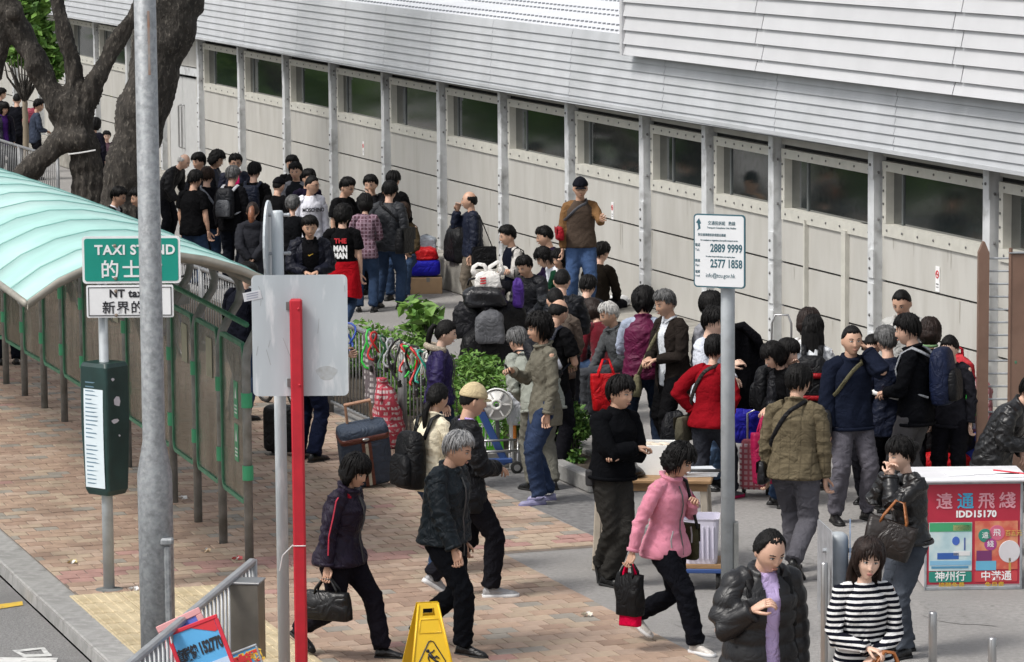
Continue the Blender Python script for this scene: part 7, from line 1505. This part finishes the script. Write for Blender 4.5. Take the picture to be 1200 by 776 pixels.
# ================================================================== BOTTOM LEFT RAILING, BOX AND BOARDS
A_, B_ = gnd(297, 657, 1.04), gnd(150, 780, 1.04); A_[2] = B_[2] = 0; d_ = nrm(A_-B_)
rr_ = railing('steel guard railing in the bottom left corner with boards leaning on it', B_-d_*.8, A_, None, 1.04, .10, matl=mat('railing_zinc', (.32, .33, .34), .45, .35, var=.15), bar_r=.011)
ang = math.atan2(d_[1], d_[0]); nr = np.array([d_[1], -d_[0], 0])
o = thing('steel_box', 'brushed steel box fixed to the guard railing end', 'box', A_-d_*.62+nr*.10, ang); z0, z1 = .50, 1.02
m = MB(); m.cbox((0, 0, (z0+z1)/2), (.19, .19, z1-z0), .006); m.build('box_body', mat('brushed_steel', (.22, .20, .17), .35, .7, var=.2, vscale=4), o); m = MB(); m.cbox((0, 0, z1+.006), (.20, .20, .012), .002); m.build('lid', STAINLESS, o); m = MB(); m.cbox((.098, -.03, (z0+z1)/2), (.006, .12, z1-z0-.04), .002); dd = m.build('door', mat('brown_steel', (.16, .10, .07), .45, .4, var=.3), o); m = MB(); m.ball((.104, -.07, (z0+z1)/2), .008, 6, 5); m.build('lock', STAINLESS, dd)
def board(name, lab, cen, rz, rx, w, h, rim, face, fn=None, rw=.025):
    o = thing(name, lab, 'board', cen, rz); o.rotation_euler = (rx, 0, rz); m = MB()
    for cx_, cz2, sx, sz in ((0, h/2-rw/2, w, rw), (0, -h/2+rw/2, w, rw), (-w/2+rw/2, 0, rw, h-2*rw), (w/2-rw/2, 0, rw, h-2*rw)): m.cbox((cx_, 0, cz2), (sx, .03, sz), .004)
    m.build('frame', rim, o); m = MB(); m.box((0, .0, 0), (w-2*rw+.004, .014, h-2*rw+.004)); f = m.build('poster', face, o)
    if fn: fn(f)
    return o
sky_b = mat('poster_sky_blue', (.09, .36, .66), .4, var=.08, vscale=4)
def fn1(f):
    text('直駁線', .080, blk, f, frame((-.082, -.0105, .05), (1, 0, 0), (0, 0, 1)), bold=.006, xs=.55); text('152770', .098, blk, f, frame((.066, -.0105, .055), (1, 0, 0), (0, 0, 1)), bold=.005, xs=.5)
    m = MB(); m.box((.01, -.0085, -.09), (.26, .003, .10)); m.build('pale_strip', paint('poster_pale', (.45, .56, .72)), f)
    m = MB(); m.prism([(-.01, .195), (.138, .195), (.138, .13), (.12, .125)], (0, -.0085, 0), (1, 0, 0), (0, 0, 1), (0, -1, 0), .002); m.build('red_flash', rdm, f)
c1 = atd(239, 771, 20.2); board('advert_board', 'red framed blue advert board leaning on the guard railing', c1, R(16), R(-8), .33, .44, paint('board_red', (.55, .02, .04), .4), sky_b, fn1).rotation_euler = (R(-14), R(-20), R(6))
c2 = atd(221, 752, 20.45); o = board('advert_board', 'pink and blue advert board behind the red framed one', c2, R(16), R(-8), .29, .33, paint('board_pink', (.62, .30, .30), .5), mat('poster_violet', (.10, .14, .5), .4), None, .04); o.rotation_euler = (R(-14), R(-24), R(6))
def fn3(f):
    text('一咭通', .085, paint('red_lettering', (.6, .03, .03)), f, frame((.04, -.0105, .07), (1, 0, 0), (0, 0, 1)), bold=.006); text('一咭通', .085, ywm, f, frame((.045, -.0085, .066), (1, 0, 0), (0, 0, 1)), bold=.014)
c3 = atd(280, 793, 20.4); o = board('advert_board', 'steel framed blue advert board with yellow and red characters', c3, R(10), R(-8), .34, .30, STEEL, sky_b, fn3, .014); o.rotation_euler = (R(-14), R(-20), R(6))
# litter
for i, (u, v, c, lab) in enumerate(((278, 656, (.6, .12, .12), 'crumpled red and white drink carton by the last shelter post'), (214, 585, (.7, .7, .7), 'scrap of white tissue behind the lamp post'), (157, 692, (.7, .7, .7), 'scrap of white paper beside the taxi sign pole'), (241, 647, (.55, .4, .25), 'dry leaf on the bricks between the shelter posts'), (84, 660, (.55, .45, .2), 'yellow leaf on the bricks near the kerb'), (688, 722, (.65, .6, .5), 'tiny scrap of paper on the asphalt behind the pink bag'))):
    o = thing('litter', lab, 'litter', gnd(u, v, .012), i*.7, 'litter on the paving'); m = MB(); n = 5
    for j in range(n): a = j*1.3+i; m.add([(.02*math.cos(a), .02*math.sin(a), 0), (.05*math.cos(a+.6), .04*math.sin(a+.6), .006), (.045*math.cos(a+1.3), .045*math.sin(a+1.3), .03), (.01*math.cos(a+2), .02*math.sin(a+2), .028)], [(0, 1, 2, 3)], j % 2)
    m.build('scrap', [paint('litter_a%d' % i, c, .7), paint('litter_w', (.65, .64, .62), .7)], o)
# ================================================================== THINGS PEOPLE CARRY OR WEAR LOOSE
tote('purple', 'black handbag carried by the woman in the dark purple jacket', '#0b0b0d', 1, (.34, .20, .12), 'leather', .10, 'handbag', yawo=90, taper=1.1)
o = tote('pink', 'black drawstring bag with a white swirl held by the woman in pink', '#0c0c0e', 1, (.24, .30, .12), 'nylon', .08, yawo=80)
m = MB(); m.tube([(-.07, -.066, -.20), (-.04, -.068, -.16), (0, -.068, -.17), (.03, -.068, -.25), (.08, -.066, -.22)], .006, 5); m.tube([(-.08, -.064, -.12), (.08, -.064, -.14)], .006, 5); m.build('white_swirl', whs, o)
tote('pink', 'bright pink paper bag held beside the black drawstring bag', '#c8083c', 1, (.19, .36, .07), 'cotton', .10, yawo=86)
PEOPLE['_'] = PEOPLE['pink']; shoulder_bag('pink', 'olive shoulder bag under the pink fleece arm', '#3d3a2a', 1, .02, (.24, .26, .08), True, 'cotton', strapcol='#0c0c0c')
backpack('cream', 'black rucksack hanging from the cream jacket', '#0c0d10', (.30, .46, .18), z=.16)
backpack('puffer', 'black rucksack strap over the puffer jacket shoulder', '#08080a', (.26, .36, .12), d=.05)
o = tote('leather', 'large brown handbag with tan handles on the leather jacket arm', '#1d1511', 0, (.36, .25, .14), 'leather', .16, 'handbag', '#8a5226', at_=None, taper=.92)
o.location = Vector(W(PEOPLE['leather'], PEOPLE['leather'].el[0])+np.array([.06, -.06, .06])); o.rotation_euler = (0, R(16), R(-12))
o = tote('striped', 'brown handbag with tan trim held by the striped woman', '#1d1612', 1, (.30, .20, .12), 'leather', .10, 'handbag', '#8a5226'); o.location = Vector(W(PEOPLE['striped'], (PEOPLE['striped'].wr[0]+PEOPLE['striped'].wr[1])/2)+np.array([.10, -.06, .02])); o.rotation_euler = (0, R(8), R(10))
shoulder_bag('brown', 'dark strap bag worn across the brown checked shirt', '#121216', 1, -.02, (.22, .18, .07))
shoulder_bag('phoneman', 'black bag hanging from the phone caller by a khaki strap', '#0d0d10', -1, .02, (.30, .24, .10), kind='leather', strapcol='#55513c')
backpack('rollman', 'navy and black rucksack on the tall man holding paper', '#111a33', (.34, .50, .20), '#0b0c10', 'pocket', strapcol='#8a8d92')
p = PEOPLE['rollman']; hw = W(p, p.wr[1]+p.hd[1]*.08); o = thing('paper_roll', 'roll of white paper in the tall man in black', 'paper', hw, R(-12)); o['label'] = 'roll of white paper held by the tall man in black'; m = MB(); m.tube([(-.20, 0, .02), (.14, 0, -.05)], .025, 12); m.build('roll', paint('roll_white', (.78, .78, .78), .6), o, True)
p = PEOPLE['phoneman']; hw = W(p, p.wr[0]+p.hd[0]*.07); o = thing('mobile_phone', 'dark mobile phone at the ear of the man in the ribbed jumper', 'phone', hw, p.yaw); m = MB(); m.cbox((0, 0, 0), (.012, .045, .09), .004); m.build('phone_body', BLACKP, o)
shoulder_bag('red', 'grey shoulder bag worn across the red jumper', '#4d4a3e', 1, -.08, (.30, .22, .10), kind='cotton', strapcol='#2c2a28')
o = shoulder_bag('plum', 'khaki green bag hanging behind the plum waistcoat', '#6a6650', 1, -.10, (.32, .20, .09), kind='cotton')
p = PEOPLE['plum']; o.location = o.location+Vector([float(c) for c in p.Rz@np.array([-.20, .20, 0])]); 
tote('plum', 'bright red shopping bag hanging left of the plum waistcoat', '#b00c16', 1, (.30, .36, .12), 'nylon', .15); o = [q for q in SC.objects if q.get('label') == 'bright red shopping bag hanging left of the plum waistcoat'][0]; o.location = Vector(atd(710, 420, PEOPLE['plum'].root[1]-.1)); o.rotation_euler = (0, 0, R(10))
p = PEOPLE['jacketman']; c0 = atd(868, 384, p.root[1]+.1); o = thing('held_jacket', 'black jacket held up by the young man behind the sign pole', 'jacket', c0, 0); m = MB(); rows_ = []
for i in range(12):
    z = -.78*i/11+.03; wv = .08+.14*min(1, i/4); rows_.append([(-wv*.9+1.9*wv*j/11+.015*math.sin(i*.8+j), .03*math.sin(j*1.3+i*.3)+.03*math.cos(j*.6), z-.03*abs(j-5)/5) for j in range(12)])
m.loft(rows_, False, False); m.loft([[(x, y+.05, z) for x, y, z in r][::-1] for r in rows_], False, False); m.build('jacket_body', cloth('#0a0a0e', 'cotton'), o, True)
m = MB(); m.tube([(-.10, .0, .0), (.02, -.01, .02), (.15, .0, -.10), (.22, .02, -.26)], [.04, .06, .065, .05], 10, ell=(1, .7)); m.build('jacket_sleeve', cloth('#0a0a0e', 'cotton'), o, True)
tote('girl', 'tall magenta shopping bag held by the girl', '#8a0f3c', 0, (.26, .46, .14), 'nylon', .16); o = [q for q in SC.objects if q.get('label') == 'tall magenta shopping bag held by the girl'][0]; o.location = Vector(atd(897, 486, PEOPLE['girl'].root[1]-.25)); o.rotation_euler = (0, 0, R(14))
backpack('girl', 'black rucksack on the girl with a hand on her mouth', '#0c0d11', (.26, .40, .14))
backpack('longhair', 'black rucksack with red bands on the long haired woman', '#0d0e12', (.30, .44, .17), '#8f0d18', 'band', z=.22)
blob('bag', 'royal blue cloth bundle behind the red jumper', 'bag', gnd(868, 560)+np.array([0, 0, .35]), (.42, .3, .35), '#22209a', seed=33)
blob('bag', 'black wheeled bag standing behind the plum waistcoat', 'bag', gnd(790, 548), (.28, .24, .55), '#111216', seed=34)
backpack('hunch', 'black rucksack with a white stripe behind the olive jacket', '#0d0f15', (.28, .44, .14), '#9a9ca2', 'pocket', d=.0)
p = PEOPLE['olive']; hw = W(p, p.wr[1]+p.hd[1]*.09); o = thing('mobile_phone', 'black mobile phone held by the woman in the olive jacket', 'phone', hw, p.yaw); m = MB(); m.cbox((0, 0, .0), (.05, .014, .10), .004, rotx(R(30))); m.build('phone_body', BLACKP, o)
backpack('bald', 'grey and black rucksack on the balding man', '#1a1d28', (.28, .40, .14), z=.2)
shoulder_bag('capman', 'red sling bag across the knitted waistcoat of the man on the ledge', '#8f0f1e', -1, .16, (.26, .16, .09), kind='nylon', strapcol='#4d4f55', fwd=.10)
shoulder_bag('smoker', 'black bag hanging at the back of the smoking man', '#0d0d10', 1, -.04, (.34, .30, .10), True, 'nylon', fwd=-.12)
shoulder_bag('greybag', 'large black bag on the man in the grey jacket', '#0e0f12', -1, .10, (.42, .34, .14), kind='nylon', fwd=-.12)
backpack('capback', 'navy rucksack on the man in the black cap', '#131a2c', (.28, .42, .14))
backpack('whitestrap', 'black rucksack with white straps on the grey haired man', '#15171c', (.28, .44, .15), '#5a5c60', 'pocket', strapcol='#a9abb0')
shoulder_bag('strapback', 'black bag with a pale strap in the crowd by the railing', '#101016', -1, .0, (.24, .2, .08), strapcol='#70747c')
shoulder_bag('vestman', 'dark bag on the lap of the man with crossed arms', '#0e0f14', 1, -.02, (.24, .2, .1), True)
p = PEOPLE['pinkbag']; blob('bag', 'dusty pink bag on the shoulder of the man in slate grey', 'bag', W(p, p.sh[0])+np.array([-.05, -.1, -.15]), (.34, .22, .3), '#8a3a4a', seed=40)
p = PEOPLE['redwaist']; k = p.k; m = MB(); rg_ = []
for i, z in enumerate(np.linspace(.10, -.36, 9)):
    c, r = p.spine(max(z, -.15)); c = c+np.array([0, 0, min(0, (z+.15))*k]); e = .03+.05*i/8; rg_.append([q+np.array([0, .01*math.sin(j*1.1+i*.5), .02*math.sin(j*.9)*(i == 8)]) for j, q in enumerate(ell(c, np.eye(3), (.165+e)*k, (.125+e)*k, 28))])
m.loft(rg_, False); m.build('tied_jacket', cloth('#a0101c', 'cotton'), p.o, True, label='red jacket tied round his waist'); m = MB(); c = p.pel+np.array([0, -.15, .05]); m.tube([c, c+np.array([.03, -.03, -.1]), c+np.array([.05, -.02, -.25])], [.03, .035, .03], 8); m.build('tied_sleeve', cloth('#a0101c', 'cotton'), p.o, True)
# print on garments
def chest_print(key, body, size, mtl, z, back=False, x=0, **kw):
    p = PEOPLE[key]; c, r = p.spine(z); b = np.interp(z, [-.05, .1, .28, .38, .44], [.12, .11, .114, .112, .088])*(p.fat*1.15-.15)+.034; sg = 1 if back else -1
    ex = r@np.array([-1 if back else 1, 0, 0]); text(body, size, mtl, p.o, frame(c+r@np.array([x, sg*b*p.k, 0]), ex, r@np.array([0, 0, 1])), name='shirt_print', **kw)
chest_print('redwaist', 'THE', .085, rdm, .36, True, bold=.003); chest_print('redwaist', 'MAN', .10, whs, .26, True, bold=.006, xs=.8); chest_print('redwaist', 'MAN', .10, whs, .17, True, bold=.006, xs=.8)
chest_print('whitetop', 'MOSCHINO', .075, blk, .33, False, bold=.003, xs=.8)
p = PEOPLE['tracksuit']; c, r = p.spine(.33); m = MB(); m.tube([c+np.array([-.03, -.155, .01]), c+np.array([-.02, -.157, -.005]), c+np.array([.03, -.155, .02])], [.002, .005, .002], 5); m.build('shirt_emblem', ywm, p.o)
# drawn details on the near figures: piping, pocket seams
p = PEOPLE['purple']; rp_ = paint('red_piping', (.45, .03, .06))
for i, sx in enumerate((1, -1)): m = MB(); a, e, w = p.sh[i], p.el[i], p.wr[i]; off_ = np.array([sx*.055, -.03, 0]); m.tube([a+np.array([-sx*.03, -.03, .05]), a+off_+np.array([sx*.01, 0, 0]), e*.5+a*.5+off_*1.15, e+off_*1.1, e*.4+w*.6+off_*.95], .006, 5); m.build('piping', rp_, p.o)
p = PEOPLE['pink']
for sx in (1, -1): c, r = p.spine(.02); m = MB(); m.tube([c+r@np.array([sx*.11, -.145, .09]), c+r@np.array([sx*.13, -.142, .03]), c+r@np.array([sx*.125, -.145, -.03])], .006, 5); m.build('pocket_seam', mat('grey_seam', (.25, .24, .25), .6), p.o)
p = PEOPLE['crossed']; c, r = p.spine(.0); m = MB(); q = ell(p.pel+np.array([0, 0, .015]), np.eye(3), .182, .132, 28); m.tube(q+q[:1], .016, 6, ell=(.5, 1.2)); m.build('belt', cloth('#0a0a0a', 'leather'), p.o, True); o = thing('phone_pouch', 'black belt pouch on the hip of the man with crossed arms', 'pouch', W(p, p.pel+np.array([-.19, .05, 0])), p.yaw); m = MB(); m.cbox((0, 0, -.02), (.045, .075, .13), .012); m.build('pouch', BLACKN, o)
p = PEOPLE['bobneck']; m = MB(); c = p.neck+np.array([0, 0, .03]); q = ell(c, np.eye(3), .066, .066, 16, 2); m.tube(q+q[:1], .014, 6); m.build('neckband', mat('green_band', (.12, .22, .10), .8), p.o, True)
p = PEOPLE['hoodgirl']; c, r = p.spine(.49); m = MB(); q = [c+r@np.array([.13*math.cos(a), .02+.11*math.sin(a), .03+.02*math.sin(a)]) for a in np.linspace(-.6, PI+.6, 14)]; m.tube(q, .030, 8); m.build('fur_trim', mat('fur', (.42, .36, .28), .95, var=.35, vscale=60, bump=.02, bscale=120), p.o, True)

p = PEOPLE['ginger']; m = MB(); hk = lambda x, y, z: p.hc+p.hr@(np.array([x, y, z])*p.k)
m.tube([hk(0, .085, .05), hk(0, .125, .03), hk(.005, .145, -.05), hk(0, .14, -.14), hk(0, .125, -.21)], [.03, .038, .045, .038, .012], 12); m.build('ponytail', HAIRC['ginger'], p.o, True)
# ================================================================== turn text and remeshed cloth into plain meshes, once
bpy.context.view_layer.update(); DG = bpy.context.evaluated_depsgraph_get()
done = []
for kind, o, post in PENDING:
    me = bpy.data.meshes.new_from_object(o.evaluated_get(DG)); done.append((kind, o, post, me))
for kind, o, post, me in done:
    if kind == 'text':
        n = bpy.data.objects.new(o.name, me); par, mb_ = o.parent, o.matrix_basis.copy(); pi_ = o.matrix_parent_inverse.copy(); nm_ = o.name
        bpy.data.objects.remove(o); n.name = nm_; COL.objects.link(n); n.parent = par; n.matrix_basis = mb_; n.matrix_parent_inverse = pi_
    else:
        o.modifiers.clear(); nm_ = o.data.name; mats = list(o.data.materials); me2 = post(me)
        if len(me2.materials) == 0:
            for q in mats: me2.materials.append(q)
        o.data = me2
